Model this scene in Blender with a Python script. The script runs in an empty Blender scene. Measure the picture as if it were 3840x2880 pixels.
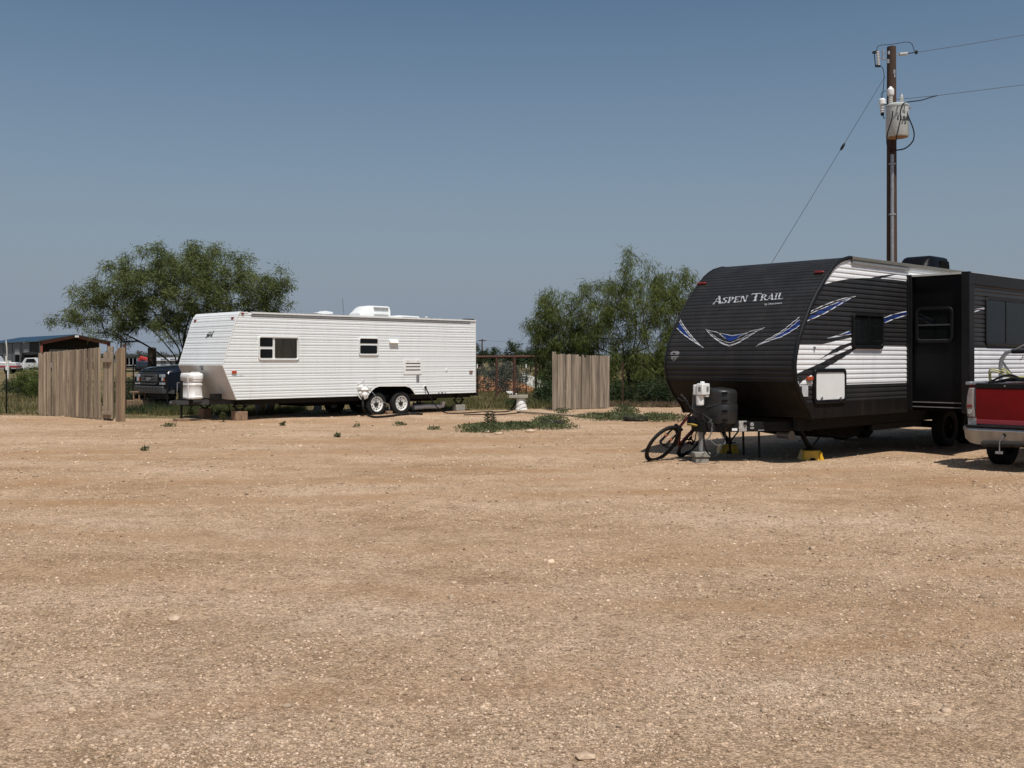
import bpy, math, random
import numpy as np
from mathutils import Vector, Matrix, noise
random.seed(7)
R = math.radians
SC = bpy.context.scene
COL = SC.collection
F = 3883.0; HY = 1350.0; CX = 1920.0; CH = 1.6      # focal length, horizon row, centre column (px of the photo), eye height

# ------------------------------------------------------------------ helpers
def wpt(px, py, D): return Vector(((px-CX)/F*D, D, CH-(py-HY)/F*D))
def gpt(px, py):
    D = F*CH/(py-HY); return Vector(((px-CX)/F*D, D, 0))
def bump(x, y, cx, cy, sx, sy, h): return h*math.exp(-((x-cx)/sx)**2-((y-cy)/sy)**2)
def terrain(x, y):
    z = 0.035*noise.noise(Vector((x*.22, y*.22, 3.1)))+0.02*noise.noise(Vector((x*.7, y*.7, 9.1)))
    z += 0.010*noise.noise(Vector((x*2.3, y*2.3, 1.7)))
    if y < 12: z *= .8
    z += bump(x, y, -1.9, 56, 2.6, 3.0, .62)+bump(x, y, 1.0, 54, 2.0, 2.5, .35)+bump(x, y, -5.5, 58, 3.0, 3.0, .45)
    z += bump(x, y, 7.0, 16.3, 1.4, .55, .05)
    z += bump(x, y, 2.55, 16.2, 1.3, 1.1, .06)
    return z
class MB:
    def __init__(s): s.v = []; s.f = []; s.m = []
    def add(s, vs, fs, m=0):
        b = len(s.v); s.v += [tuple(p) for p in vs]
        for f in fs: s.f.append(tuple(i+b for i in f)); s.m.append(m)
        return s
    def bx(s, x0, x1, y0, y1, z0, z1, m=0):
        v = [(x0,y0,z0),(x1,y0,z0),(x1,y1,z0),(x0,y1,z0),(x0,y0,z1),(x1,y0,z1),(x1,y1,z1),(x0,y1,z1)]
        return s.add(v, [(0,3,2,1),(4,5,6,7),(0,1,5,4),(1,2,6,5),(2,3,7,6),(3,0,4,7)], m)
    def obox(s, c, ex, ey, ez, m=0):
        c = Vector(c); v = []
        for k in (-1,1):
            for (i,j) in ((-1,-1),(1,-1),(1,1),(-1,1)): v.append(c+Vector(ex)*i+Vector(ey)*j+Vector(ez)*k)
        return s.add(v, [(0,3,2,1),(4,5,6,7),(0,1,5,4),(1,2,6,5),(2,3,7,6),(3,0,4,7)], m)
    def prism(s, poly, axis, a0, a1, m=0):
        def mp(u, v, a): return (u, a, v) if axis == 'y' else ((a, u, v) if axis == 'x' else (u, v, a))
        n = len(poly); v = [mp(u, w, a0) for u, w in poly]+[mp(u, w, a1) for u, w in poly]
        return s.add(v, [tuple(range(n))[::-1], tuple(range(n, 2*n))]+[(i, (i+1)%n, n+(i+1)%n, n+i) for i in range(n)], m)
    def ring(s, outer, inner, axis, a0, a1, m=0):
        def mp(u, v, a): return (u, a, v) if axis == 'y' else ((a, u, v) if axis == 'x' else (u, v, a))
        n = len(outer); v = [mp(u,w,a) for a in (a0,a1) for L in (outer,inner) for u,w in L]
        f = []
        for i in range(n):
            j = (i+1)%n
            f += [(i,j,n+j,n+i), (2*n+i,3*n+i,3*n+j,2*n+j), (i,2*n+i,2*n+j,j), (n+i,n+j,3*n+j,3*n+i)]
        return s.add(v, f, m)
    def tube(s, path, r, n=8, m=0, caps=True):
        P = [Vector(p) for p in path]; k = len(P); v = []; f = []; up = None
        for i, p in enumerate(P):
            t = (P[min(i+1,k-1)]-P[max(i-1,0)]); t = t.normalized() if t.length > 1e-9 else Vector((0,0,1))
            if up is None:
                up = Vector((0,0,1)) if abs(t.z) < .9 else Vector((1,0,0))
            a = (up-t*up.dot(t)); a = a.normalized() if a.length > 1e-6 else t.orthogonal().normalized()
            b = t.cross(a); up = a; rr = r[i] if isinstance(r, (list, tuple)) else r
            for q in range(n):
                w = 2*math.pi*q/n; v.append(p+a*(rr*math.cos(w))+b*(rr*math.sin(w)))
        for i in range(k-1):
            for q in range(n):
                w = (q+1)%n; f.append((i*n+q, i*n+w, (i+1)*n+w, (i+1)*n+q))
        if caps: f += [tuple(range(n))[::-1], tuple(range((k-1)*n, k*n))]
        return s.add(v, f, m)
    def lathe(s, prof, o, ax, n=24, m=0, caps=True):
        o = Vector(o); ax = Vector(ax).normalized(); a = ax.orthogonal().normalized(); b = ax.cross(a); v = []; f = []
        for r, h in prof:
            for q in range(n):
                w = 2*math.pi*q/n; v.append(o+ax*h+a*(r*math.cos(w))+b*(r*math.sin(w)))
        for i in range(len(prof)-1):
            for q in range(n):
                w = (q+1)%n; f.append((i*n+q, i*n+w, (i+1)*n+w, (i+1)*n+q))
        if caps: f += [tuple(range(n))[::-1], tuple(range((len(prof)-1)*n, len(prof)*n))]
        return s.add(v, f, m)
    def build(s, name, mat, parent=None, bevel=0, smooth=35, origin=None):
        me = bpy.data.meshes.new(name)
        vs = s.v
        if origin is not None: vs = [(a-origin[0], b-origin[1], c-origin[2]) for a,b,c in vs]
        me.from_pydata(vs, [], s.f); 
        mats = mat if isinstance(mat, (list, tuple)) else [mat]
        for q in mats: me.materials.append(q)
        if len(mats) > 1: me.polygons.foreach_set('material_index', s.m)
        me.update()
        if smooth:
            me.shade_smooth(); me.set_sharp_from_angle(angle=R(smooth))
        o = bpy.data.objects.new(name, me); COL.objects.link(o)
        if origin is not None: o.location = origin
        if parent is not None: o.parent = parent
        if bevel:
            b = o.modifiers.new('bevel', 'BEVEL'); b.width = bevel; b.segments = 2; b.limit_method = 'ANGLE'; b.angle_limit = R(40)
        return o
def tag(o, label=None, cat=None, group=None, kind=None):
    if label: o['label'] = label
    if cat: o['category'] = cat
    if group: o['group'] = group
    if kind: o['kind'] = kind
    return o
def empty(name, loc, ang=0, label=None, cat=None, group=None):
    o = bpy.data.objects.new(name, None); COL.objects.link(o); o.empty_display_size = .2
    o.location = loc; o.rotation_euler = (0,0,ang); return tag(o, label, cat, group)
def copy_tree(o, parent=None):
    c = o.copy(); COL.objects.link(c); c.parent = parent
    for ch in list(o.children): copy_tree(ch, c)
    return c
def rr(x0, z0, x1, z1, r, n=4):
    x0, x1 = min(x0,x1), max(x0,x1); z0, z1 = min(z0,z1), max(z0,z1); P = []
    for cx, cz, a0 in ((x1-r,z1-r,0),(x0+r,z1-r,90),(x0+r,z0+r,180),(x1-r,z0+r,270)):
        for k in range(n+1):
            a = R(a0+90*k/n); P.append((cx+r*math.cos(a), cz+r*math.sin(a)))
    return P
def spline(P, n=8):
    P = [Vector(p) for p in P]; out = []
    for i in range(len(P)-1):
        p0 = P[max(i-1,0)]; p1 = P[i]; p2 = P[i+1]; p3 = P[min(i+2,len(P)-1)]
        for k in range(n):
            t = k/n; out.append(.5*((2*p1)+(p2-p0)*t+(2*p0-5*p1+4*p2-p3)*t*t+(3*p1-p0-3*p2+p3)*t**3))
    return out+[P[-1]]
def npmesh(name, verts, faces, k, mat, smooth=False, parent=None, loc=(0,0,0)):
    me = bpy.data.meshes.new(name); nv = len(verts); nf = len(faces)
    me.vertices.add(nv); me.vertices.foreach_set('co', np.ascontiguousarray(verts, dtype=np.float32).ravel())
    me.loops.add(nf*k); me.loops.foreach_set('vertex_index', np.ascontiguousarray(faces, dtype=np.int32).ravel())
    me.polygons.add(nf); me.polygons.foreach_set('loop_start', np.arange(nf, dtype=np.int32)*k)
    me.polygons.foreach_set('loop_total', np.full(nf, k, dtype=np.int32))
    if smooth: me.polygons.foreach_set('use_smooth', np.ones(nf, dtype=bool))
    me.materials.append(mat); me.update(calc_edges=True)
    o = bpy.data.objects.new(name, me); COL.objects.link(o); o.location = loc
    if parent is not None: o.parent = parent
    return o

# ------------------------------------------------------------------ materials
def mat(name, col, rough=.6, metal=0., var=.12, scale=6., bump=0., bscale=60., spec=.5, coat=0., col2=None, stretch=None, transl=0., dist=.01, isl=0., streak=0.):
    m = bpy.data.materials.new(name); m.use_nodes = True; nt = m.node_tree; N = nt.nodes; L = nt.links
    p = N['Principled BSDF']; p.inputs['Roughness'].default_value = rough; p.inputs['Metallic'].default_value = metal
    p.inputs['Specular IOR Level'].default_value = spec
    if coat: p.inputs['Coat Weight'].default_value = coat; p.inputs['Coat Roughness'].default_value = .06
    tc = N.new('ShaderNodeTexCoord'); src = tc.outputs['Object']
    if stretch:
        mp = N.new('ShaderNodeMapping'); mp.inputs['Scale'].default_value = stretch; L.new(src, mp.inputs['Vector']); src = mp.outputs['Vector']
    nz = N.new('ShaderNodeTexNoise'); nz.inputs['Scale'].default_value = scale; nz.inputs['Detail'].default_value = 5; nz.inputs['Roughness'].default_value = .6
    L.new(src, nz.inputs['Vector'])
    ra = N.new('ShaderNodeValToRGB'); ra.color_ramp.elements[0].position = .3; ra.color_ramp.elements[1].position = .7
    c2 = col2 if col2 else tuple(c*(1+var) for c in col); c1 = col if col2 else tuple(c*(1-var) for c in col)
    ra.color_ramp.elements[0].color = (*c1, 1); ra.color_ramp.elements[1].color = (*c2, 1)
    L.new(nz.outputs['Fac'], ra.inputs['Fac']); L.new(ra.outputs['Color'], p.inputs['Base Color'])
    colout = ra.outputs['Color']
    if streak:
        m5 = N.new('ShaderNodeMapping'); m5.inputs['Scale'].default_value = (2.6,2.6,.22); L.new(tc.outputs['Object'], m5.inputs['Vector'])
        n5 = N.new('ShaderNodeTexNoise'); n5.inputs['Scale'].default_value = 1.6; n5.inputs['Detail'].default_value = 6; n5.inputs['Roughness'].default_value = .7; L.new(m5.outputs[0], n5.inputs['Vector'])
        r5 = N.new('ShaderNodeMapRange'); r5.inputs[1].default_value = .50; r5.inputs[2].default_value = .80; r5.inputs[4].default_value = abs(streak); L.new(n5.outputs['Fac'], r5.inputs[0])
        x5 = N.new('ShaderNodeMix'); x5.data_type = 'RGBA'; L.new(r5.outputs[0], x5.inputs[0]); L.new(colout, x5.inputs[6]); x5.inputs[7].default_value = (.30,.25,.19,1) if streak > 0 else (.14,.11,.085,1); colout = x5.outputs[2]; L.new(colout, p.inputs['Base Color'])
    if isl:
        ge = N.new('ShaderNodeNewGeometry'); mr = N.new('ShaderNodeMapRange'); mr.inputs[3].default_value = 1-isl; mr.inputs[4].default_value = 1+isl; L.new(ge.outputs['Random Per Island'], mr.inputs[0])
        vm = N.new('ShaderNodeVectorMath'); vm.operation = 'SCALE'; L.new(ra.outputs['Color'], vm.inputs[0]); L.new(mr.outputs[0], vm.inputs['Scale']); colout = vm.outputs[0]; L.new(colout, p.inputs['Base Color'])
    if bump:
        n2 = N.new('ShaderNodeTexNoise'); n2.inputs['Scale'].default_value = bscale; n2.inputs['Detail'].default_value = 4; L.new(src, n2.inputs['Vector'])
        b = N.new('ShaderNodeBump'); b.inputs['Strength'].default_value = bump; b.inputs['Distance'].default_value = dist
        L.new(n2.outputs['Fac'], b.inputs['Height']); L.new(b.outputs['Normal'], p.inputs['Normal'])
    if transl:
        t = N.new('ShaderNodeBsdfTranslucent'); L.new(colout, t.inputs['Color'])
        mx = N.new('ShaderNodeMixShader'); mx.inputs[0].default_value = transl
        L.new(p.outputs[0], mx.inputs[1]); L.new(t.outputs[0], mx.inputs[2]); L.new(mx.outputs[0], N['Material Output'].inputs['Surface'])
    return m
def glass_mat(name, col, rough=.05):
    return mat(name, col, rough=rough, var=.25, scale=1.5, spec=.25)
M = {}
M['wwall'] = mat('white_siding', (.77,.80,.80), .42, var=.015, scale=1.5, streak=.15)
M['wpanel'] = mat('white_front_panel', (.60,.59,.57), .45, var=.08, scale=2)
M['wtrim'] = mat('white_trim', (.72,.72,.69), .4, var=.06, scale=12)
M['wplastic'] = mat('white_plastic', (.78,.78,.76), .35, var=.04, scale=5)
M['greytrim'] = mat('grey_trim', (.20,.20,.20), .5)
M['roofw'] = mat('roof_membrane', (.55,.54,.50), .7, var=.15, scale=2)
M['awall'] = mat('aspen_white_siding', (.78,.78,.78), .35, var=.05, scale=2.5, streak=.20)
M['adark'] = mat('charcoal_siding', (.022,.0215,.0215), .45, var=.22, scale=2.5, spec=.3, streak=-.10)
M['askirt'] = mat('black_brown_skirt', (.008,.0065,.0055), .55, var=.35, scale=3, spec=.2, stretch=(2,2,.4), streak=-.12)
M['ablack'] = mat('black_trim', (.008,.008,.0085), .45, var=.2, spec=.25)
M['gloss'] = mat('black_gloss', (.0035,.0035,.004), .4, var=.2, scale=2, spec=.15)
M['blk'] = mat('black_paint', (.009,.009,.009), .6, var=.3, scale=8, spec=.2)
M['under'] = mat('dark_underbelly', (.006,.006,.006), .9, var=.3, spec=.1)
M['blue'] = mat('graphic_blue', (.010,.030,.15), .3, var=.35, scale=3)
M['white'] = mat('graphic_white', (.58,.59,.62), .35, var=.03)
M['silver'] = mat('graphic_silver', (.42,.43,.45), .35, var=.35, scale=22)
M['chrome'] = mat('chrome_metal', (.42,.42,.43), .28, metal=.85, var=.15, scale=10)
M['steel'] = mat('galvanised_steel', (.33,.34,.35), .45, metal=.6, var=.2, scale=15)
M['oldsteel'] = mat('dirty_bumper', (.24,.235,.23), .42, metal=.55, var=.35, scale=7, col2=(.42,.41,.39), stretch=(1,1,.4))
M['rubber'] = mat('rubber', (.014,.014,.014), .8, var=.3, scale=20, bump=.3, bscale=120, spec=.25)
M['dustrub'] = mat('dusty_rubber', (.030,.028,.025), .9, var=.4, scale=14, spec=.15)
M['glass'] = glass_mat('dark_glass', (.006,.007,.007), .04)
M['glassg'] = mat('tinted_glass', (.014,.018,.018), .2, spec=.12)
M['curtain'] = mat('curtain_behind_glass', (.026,.024,.016), .12, var=.4, scale=3, stretch=(6,6,.6))
M['amber'] = mat('amber_lens', (.42,.07,.02), .2, var=.2, scale=60)
M['redlens'] = mat('red_lens', (.20,.022,.018), .2, var=.2, scale=60)
M['palelens'] = mat('faded_lens', (.22,.15,.13), .3, var=.2, scale=60)
M['yellow'] = mat('yellow_plastic', (.62,.36,.015), .45, var=.12, scale=10)
M['yelpaint'] = mat('yellow_paint', (.6,.42,.08), .5)
M['conc'] = mat('concrete', (.26,.25,.215), .9, var=.2, scale=12, bump=.5, bscale=80)
M['woodblk'] = mat('weathered_block', (.25,.16,.10), .9, var=.25, scale=10, bump=.4, bscale=50)
M['fence'] = mat('weathered_pine', (.15,.11,.075), .9, col2=(.37,.29,.205), scale=3.5, stretch=(5,5,.35), bump=.5, bscale=30, isl=0.38)
M['fence2'] = mat('grey_weathered_pine', (.12,.095,.072), .9, col2=(.32,.26,.195), scale=3.0, stretch=(5,5,.35), bump=.5, bscale=30, isl=0.36)
M['post'] = mat('new_pine_post', (.17,.115,.07), .85, col2=(.31,.22,.135), scale=3, stretch=(6,6,.4))
M['pole'] = mat('creosote_pole', (.028,.016,.011), .85, col2=(.075,.04,.024), scale=5, stretch=(6,6,.35), bump=.6, bscale=25)
M['tank'] = mat('transformer_grey', (.46,.48,.46), .4, var=.05)
M['porc'] = mat('porcelain', (.58,.58,.55), .25, var=.05)
M['wire'] = mat('dark_cable', (.012,.012,.013), .6, spec=.2)
M['wiregrey'] = mat('aluminium_wire', (.10,.10,.11), .5, metal=.3)
M['bark'] = mat('mesquite_bark', (.030,.023,.017), .95, col2=(.075,.06,.045), scale=8, bump=.7, bscale=30, spec=.1)
M['leafA'] = mat('mesquite_leaf', (.095,.12,.038), .6, col2=(.175,.20,.07), scale=1.6, transl=.40, spec=.25, isl=0.35)
M['leafB'] = mat('mesquite_leaf_yellowish', (.075,.102,.022), .6, col2=(.155,.18,.05), scale=1.6, transl=.40, spec=.25, isl=0.35)
M['leafD'] = mat('dark_leaf', (.028,.045,.018), .65, col2=(.06,.085,.034), scale=.7, transl=.2, spec=.2, isl=0.35)
M['leafG'] = mat('grey_far_leaf', (.075,.083,.070), .8, col2=(.11,.115,.10), scale=.15, transl=.1, spec=.1)  # far-tree leaf greyed to carry distance haze in its colour; two shrubs share it
M['weed'] = mat('weed_leaf', (.055,.072,.028), .6, col2=(.13,.15,.062), scale=4, transl=.25, spec=.3, isl=0.3)
M['drygrass'] = mat('dry_grass', (.14,.115,.055), .85, col2=(.24,.20,.10), scale=.8, transl=.25, spec=.1, isl=0.3)
M['greengrass'] = mat('olive_grass', (.075,.085,.03), .8, col2=(.15,.14,.06), scale=.6, transl=.25, spec=.1, isl=0.3)
M['brownweed'] = mat('brown_dry_weed', (.13,.09,.06), .9, col2=(.20,.14,.10), scale=2, transl=.2, spec=.1, isl=0.3)
M['rust'] = mat('rusty_pipe', (.055,.024,.016), .85, col2=(.11,.045,.028), scale=8)
M['redpaint'] = mat('truck_red', (.17,.002,.003), .38, var=.25, scale=1.5, spec=.22)
M['redtrim'] = mat('faded_red_strip', (.30,.035,.045), .45, var=.12, scale=4)
M['navy'] = mat('black_car_paint', (.006,.008,.014), .16, var=.2, scale=1, spec=.5, coat=.5)
M['headl'] = mat('headlight_chrome', (.5,.52,.54), .25, metal=.2, var=.5, scale=14)
M['bikered'] = mat('bike_red', (.10,.008,.009), .3, var=.15)
M['orange'] = mat('orange_decal', (.30,.075,.025), .5)
M['greywall'] = mat('steel_wall_grey', (.165,.168,.175), .6, var=.08, scale=.5)
M['lightdoor'] = mat('pale_roller_door', (.42,.42,.42), .6, var=.06, scale=.8)
M['blueroof'] = mat('blue_metal_roof', (.045,.095,.155), .45, var=.1, scale=.3)
M['redsteel'] = mat('red_oxide_steel', (.25,.075,.05), .6, var=.15, scale=1)
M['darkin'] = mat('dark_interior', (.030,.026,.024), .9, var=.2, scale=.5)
M['vehw'] = mat('white_vehicle', (.5,.5,.5), .35, var=.05)
M['lichen'] = mat('stone_slab', (.30,.285,.23), .9, var=.2, scale=10, bump=.3)
M['plank'] = mat('grey_plank', (.30,.24,.17), .9, var=.25, scale=6, stretch=(1,8,8))
M['whitepipe'] = mat('dirty_white_metal', (.55,.54,.48), .6, var=.25, scale=3)
M['hoseyel'] = mat('yellow_hose', (.42,.40,.16), .5, var=.12, scale=30)
M['grid'] = mat('grille_grey', (.10,.10,.105), .35, metal=.4)
M['label'] = mat('paper_label', (.5,.48,.45), .6, col2=(.20,.18,.17), scale=30)
M['ink'] = mat('black_ink', (.02,.02,.02), .6)
M['greyink'] = mat('faded_grey_ink', (.35,.35,.34), .6)

# ground
def ground_mat():
    m = bpy.data.materials.new('gravel_ground'); m.use_nodes = True; nt = m.node_tree; N = nt.nodes; L = nt.links
    p = N['Principled BSDF']; p.inputs['Roughness'].default_value = .95; p.inputs['Specular IOR Level'].default_value = .12
    geo = N.new('ShaderNodeNewGeometry'); pos = geo.outputs['Position']
    def nz(sc, det=4, ro=.55, src=pos):
        n = N.new('ShaderNodeTexNoise'); n.inputs['Scale'].default_value = sc; n.inputs['Detail'].default_value = det; n.inputs['Roughness'].default_value = ro
        L.new(src, n.inputs['Vector']); return n.outputs['Fac']
    def ramp(f, *st):
        r = N.new('ShaderNodeValToRGB'); e = r.color_ramp.elements
        while len(e) < len(st): e.new(.5)
        for q, (a, c) in zip(e, st): q.position = a; q.color = (*c, 1)
        L.new(f, r.inputs['Fac']); return r.outputs['Color']
    def mix(f, a, b, mode='MIX'):
        x = N.new('ShaderNodeMix'); x.data_type = 'RGBA'; x.blend_type = mode
        if isinstance(f, float): x.inputs[0].default_value = f
        else: L.new(f, x.inputs[0])
        L.new(a, x.inputs[6]); L.new(b, x.inputs[7]); return x.outputs[2]
    def math_(op, a, b=None):
        x = N.new('ShaderNodeMath'); x.operation = op
        for i, q in enumerate((a, b)):
            if q is None: continue
            if isinstance(q, (int, float)): x.inputs[i].default_value = q
            else: L.new(q, x.inputs[i])
        return x.outputs[0]
    mp = N.new('ShaderNodeMapping'); mp.inputs['Scale'].default_value = (.55,1.,1.); L.new(pos, mp.inputs['Vector'])
    base = ramp(nz(.55, 6, .6, mp.outputs[0]), (.30,(.375,.25,.15)), (.5,(.475,.335,.218)), (.70,(.56,.415,.295)))
    mid = ramp(nz(2.6, 6, .65), (.30,(.80,.77,.73)), (.5,(1,1,1)), (.72,(1.12,1.13,1.14)))
    c = mix(1., base, mid, 'MULTIPLY')
    # stones: voronoi cells of three sizes with their own tone
    def stones(sc, lo, hi, amt, thr):
        v = N.new('ShaderNodeTexVoronoi'); v.inputs['Scale'].default_value = sc; L.new(pos, v.inputs['Vector'])
        sep = N.new('ShaderNodeSeparateColor'); L.new(v.outputs['Color'], sep.inputs[0])
        tone = ramp(sep.outputs[0], (0.,lo), (.5,(.95,.95,.95)), (1.,hi))
        return v, tone, sep
    v1, t1, s1 = stones(85, (.55,.53,.51), (1.42,1.45,1.48), 1, .4)
    v2, t2, s2 = stones(34, (.66,.64,.62), (1.38,1.41,1.44), 1, .4)
    edge1 = ramp(v1.outputs['Distance'], (.25,(1.06,1.06,1.06)), (.75,(.72,.70,.68)))
    c = mix(.9, c, mix(1., c, t1, 'MULTIPLY'), 'MIX')
    c = mix(.7, c, mix(1., c, edge1, 'MULTIPLY'), 'MIX')
    m2 = math_('MULTIPLY', math_('GREATER_THAN', s2.outputs[1], .6), .7)
    c = mix(m2, c, mix(1., c, t2, 'MULTIPLY'), 'MIX')
    v3 = N.new('ShaderNodeTexVoronoi'); v3.inputs['Scale'].default_value = 7; v3.inputs['Randomness'].default_value = 1; L.new(mp.outputs[0], v3.inputs['Vector'])
    s3 = N.new('ShaderNodeSeparateColor'); L.new(v3.outputs['Color'], s3.inputs[0]); m3 = math_('MULTIPLY', math_('GREATER_THAN', s3.outputs[2], .80), math_('LESS_THAN', math_('ADD', v3.outputs['Distance'], math_('MULTIPLY', nz(22, 3), .5)), .50))
    pale = N.new('ShaderNodeRGB'); pale.outputs[0].default_value = (.66,.51,.375,1); c = mix(math_('MULTIPLY', m3, .26), c, pale.outputs[0])
    # zones
    at = N.new('ShaderNodeAttribute'); at.attribute_name = 'field'; at2 = N.new('ShaderNodeAttribute'); at2.attribute_name = 'dirt'
    at3 = N.new('ShaderNodeAttribute'); at3.attribute_name = 'soil'
    soil = ramp(nz(9, 5), (.3,(.31,.175,.085)), (.7,(.40,.245,.135)))
    c = mix(math_('MULTIPLY', at3.outputs['Fac'], .95), c, soil)
    fld = ramp(nz(.9, 7, .7), (.30,(.085,.075,.030)), (.5,(.155,.125,.062)), (.70,(.25,.185,.11)))
    dirt = ramp(nz(2, 6, .7), (.3,(.30,.13,.06)), (.7,(.42,.21,.11)))
    fm = math_('ADD', at.outputs['Fac'], math_('MULTIPLY', math_('SUBTRACT', nz(3.5, 4, .7), .5), 1.2))
    fm2 = N.new('ShaderNodeMapRange'); fm2.inputs[1].default_value = .4; fm2.inputs[2].default_value = .6; L.new(fm, fm2.inputs[0])
    c = mix(fm2.outputs[0], c, fld)
    dm = math_('ADD', at2.outputs['Fac'], math_('MULTIPLY', math_('SUBTRACT', nz(1.5, 5, .7), .5), .8))
    dm2 = N.new('ShaderNodeMapRange'); dm2.inputs[1].default_value = .4; dm2.inputs[2].default_value = .6; L.new(dm, dm2.inputs[0])
    c = mix(dm2.outputs[0], c, dirt)
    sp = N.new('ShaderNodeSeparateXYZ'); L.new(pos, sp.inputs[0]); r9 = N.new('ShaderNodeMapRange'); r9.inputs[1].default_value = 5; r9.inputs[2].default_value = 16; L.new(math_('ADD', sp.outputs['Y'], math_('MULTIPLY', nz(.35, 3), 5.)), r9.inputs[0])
    c = mix(1., c, ramp(r9.outputs[0], (0.,(.93,.93,.95)), (1.,(1.09,1.065,1.04))), 'MULTIPLY')   # ground colour darker and greyer near, paler farther into the lot
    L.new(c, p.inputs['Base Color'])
    inv = math_('SUBTRACT', 1., v1.outputs['Distance']); inv2 = math_('MULTIPLY', math_('SUBTRACT', 1., v2.outputs['Distance']), m2)
    h = math_('ADD', math_('ADD', math_('MULTIPLY', inv, .35), math_('MULTIPLY', inv2, .8)), math_('MULTIPLY', nz(14, 6, .7), 1.0))
    b = N.new('ShaderNodeBump'); b.inputs['Strength'].default_value = 1.; b.inputs['Distance'].default_value = .02
    L.new(h, b.inputs['Height']); L.new(b.outputs['Normal'], p.inputs['Normal'])
    return m
M['ground'] = ground_mat()
M['pebble'] = mat('limestone_gravel', (.34,.24,.158), .9, col2=(.62,.475,.345), scale=11, spec=.1, isl=0.32)
M['pebbled'] = mat('dark_gravel', (.17,.11,.075), .9, col2=(.33,.22,.15), scale=9, spec=.1, isl=0.3)

# ------------------------------------------------------------------ world, sun, camera
W = bpy.data.worlds.new('World'); SC.world = W; W.use_nodes = True
wn = W.node_tree; bg = wn.nodes['Background']; sky = wn.nodes.new('ShaderNodeTexSky'); sky.sky_type = 'NISHITA'; sky.sun_disc = False
EL = R(62); AZ = R(160)
sky.sun_elevation = EL; sky.sun_rotation = AZ; sky.altitude = 0; sky.air_density = 1.0; sky.dust_density = 1.0; sky.ozone_density = 1.0
hs = wn.nodes.new('ShaderNodeMix'); hs.data_type = 'RGBA'; SKYS = .068
tcw = wn.nodes.new('ShaderNodeTexCoord'); sx = wn.nodes.new('ShaderNodeSeparateXYZ'); wr = wn.nodes.new('ShaderNodeValToRGB')   # haze band low over the horizon
wn.links.new(tcw.outputs['Generated'], sx.inputs[0]); wn.links.new(sx.outputs['Z'], wr.inputs['Fac']); e = wr.color_ramp.elements
while len(e) < 6: e.new(.5)
for q, (p_, v_) in zip(e, ((0.,1.),(.03,1.),(.07,.86),(.12,.66),(.20,.34),(.34,.0))): q.position = p_; q.color = (v_,v_,v_,1)
wn.links.new(wr.outputs['Color'], hs.inputs[0]); tn = wn.nodes.new('ShaderNodeVectorMath'); tn.operation = 'MULTIPLY'; tn.inputs[1].default_value = (.93,1.04,1.05); wn.links.new(sky.outputs[0], tn.inputs[0]); wn.links.new(tn.outputs[0], hs.inputs[6]); hs.inputs[7].default_value = (.252/SKYS, .298/SKYS, .368/SKYS, 1)
wn.links.new(hs.outputs[2], bg.inputs['Color']); bg.inputs['Strength'].default_value = SKYS
sd = bpy.data.lights.new('sun', 'SUN'); sd.energy = 4.3; sd.angle = R(.5); sd.color = (1., .955, .90)
so = bpy.data.objects.new('sun', sd); COL.objects.link(so)
sv = Vector((math.sin(AZ)*math.cos(EL), math.cos(AZ)*math.cos(EL), math.sin(EL))); so.rotation_euler = sv.to_track_quat('Z', 'Y').to_euler(); so.location = (5,-10,30)
cd = bpy.data.cameras.new('camera'); cam = bpy.data.objects.new('camera', cd); COL.objects.link(cam); SC.camera = cam
cd.sensor_width = 36; cd.lens = 36*F/3840; cd.shift_y = -(1440-HY)/3840; cd.clip_end = 5000; cd.clip_start = .05
cam.location = (0,0,CH); cam.rotation_euler = (R(90),0,0)
SC.view_settings.view_transform = 'Standard'; SC.view_settings.look = 'None'; SC.view_settings.exposure = 0.0; SC.view_settings.gamma = 1.0
SC.cycles.max_bounces = 6; SC.cycles.transparent_max_bounces = 6
SC.cycles.use_denoising = True

# ------------------------------------------------------------------ ground sheet
def axis(segs):
    out = [segs[0][0]]
    for a, b, st in segs:
        n = max(1, int(round((b-a)/st)))
        out += [a+(b-a)*(i+1)/n for i in range(n)]
    return np.array(out)
gx = axis([(-3000,-400,200),(-400,-60,20),(-60,-20,1.5),(-20,-9,.3),(-9,9,.14),(9,20,.4),(20,60,2),(60,400,20),(400,3000,200)])
gy = axis([(-60,-4,4),(-4,2,.5),(2,8,.07),(8,20,.12),(20,40,.22),(40,66,.5),(66,120,3),(120,400,14),(400,4000,200)])
nx, ny = len(gx), len(gy)
gv = np.zeros((ny, nx, 3), dtype=np.float32); fld = np.zeros((ny, nx), dtype=np.float32); drt = fld.copy(); soilA = fld.copy()
def edge_y(x):
    # distance at which gravel gives way to the weedy field
    pts = [(-60,26),(-16,29.2),(-13.4,29.8),(-11.2,28.6),(-8.6,28.6),(-6,31),(-2.2,32.6),(-.6,33.6),(1.2,33.6),(3,34.8),(5.5,35.0),(9,37),(14,42),(60,60)]
    for (a,ya),(b,yb) in zip(pts, pts[1:]):
        if a <= x <= b: return ya+(yb-ya)*(x-a)/(b-a)
    return 29
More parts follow.
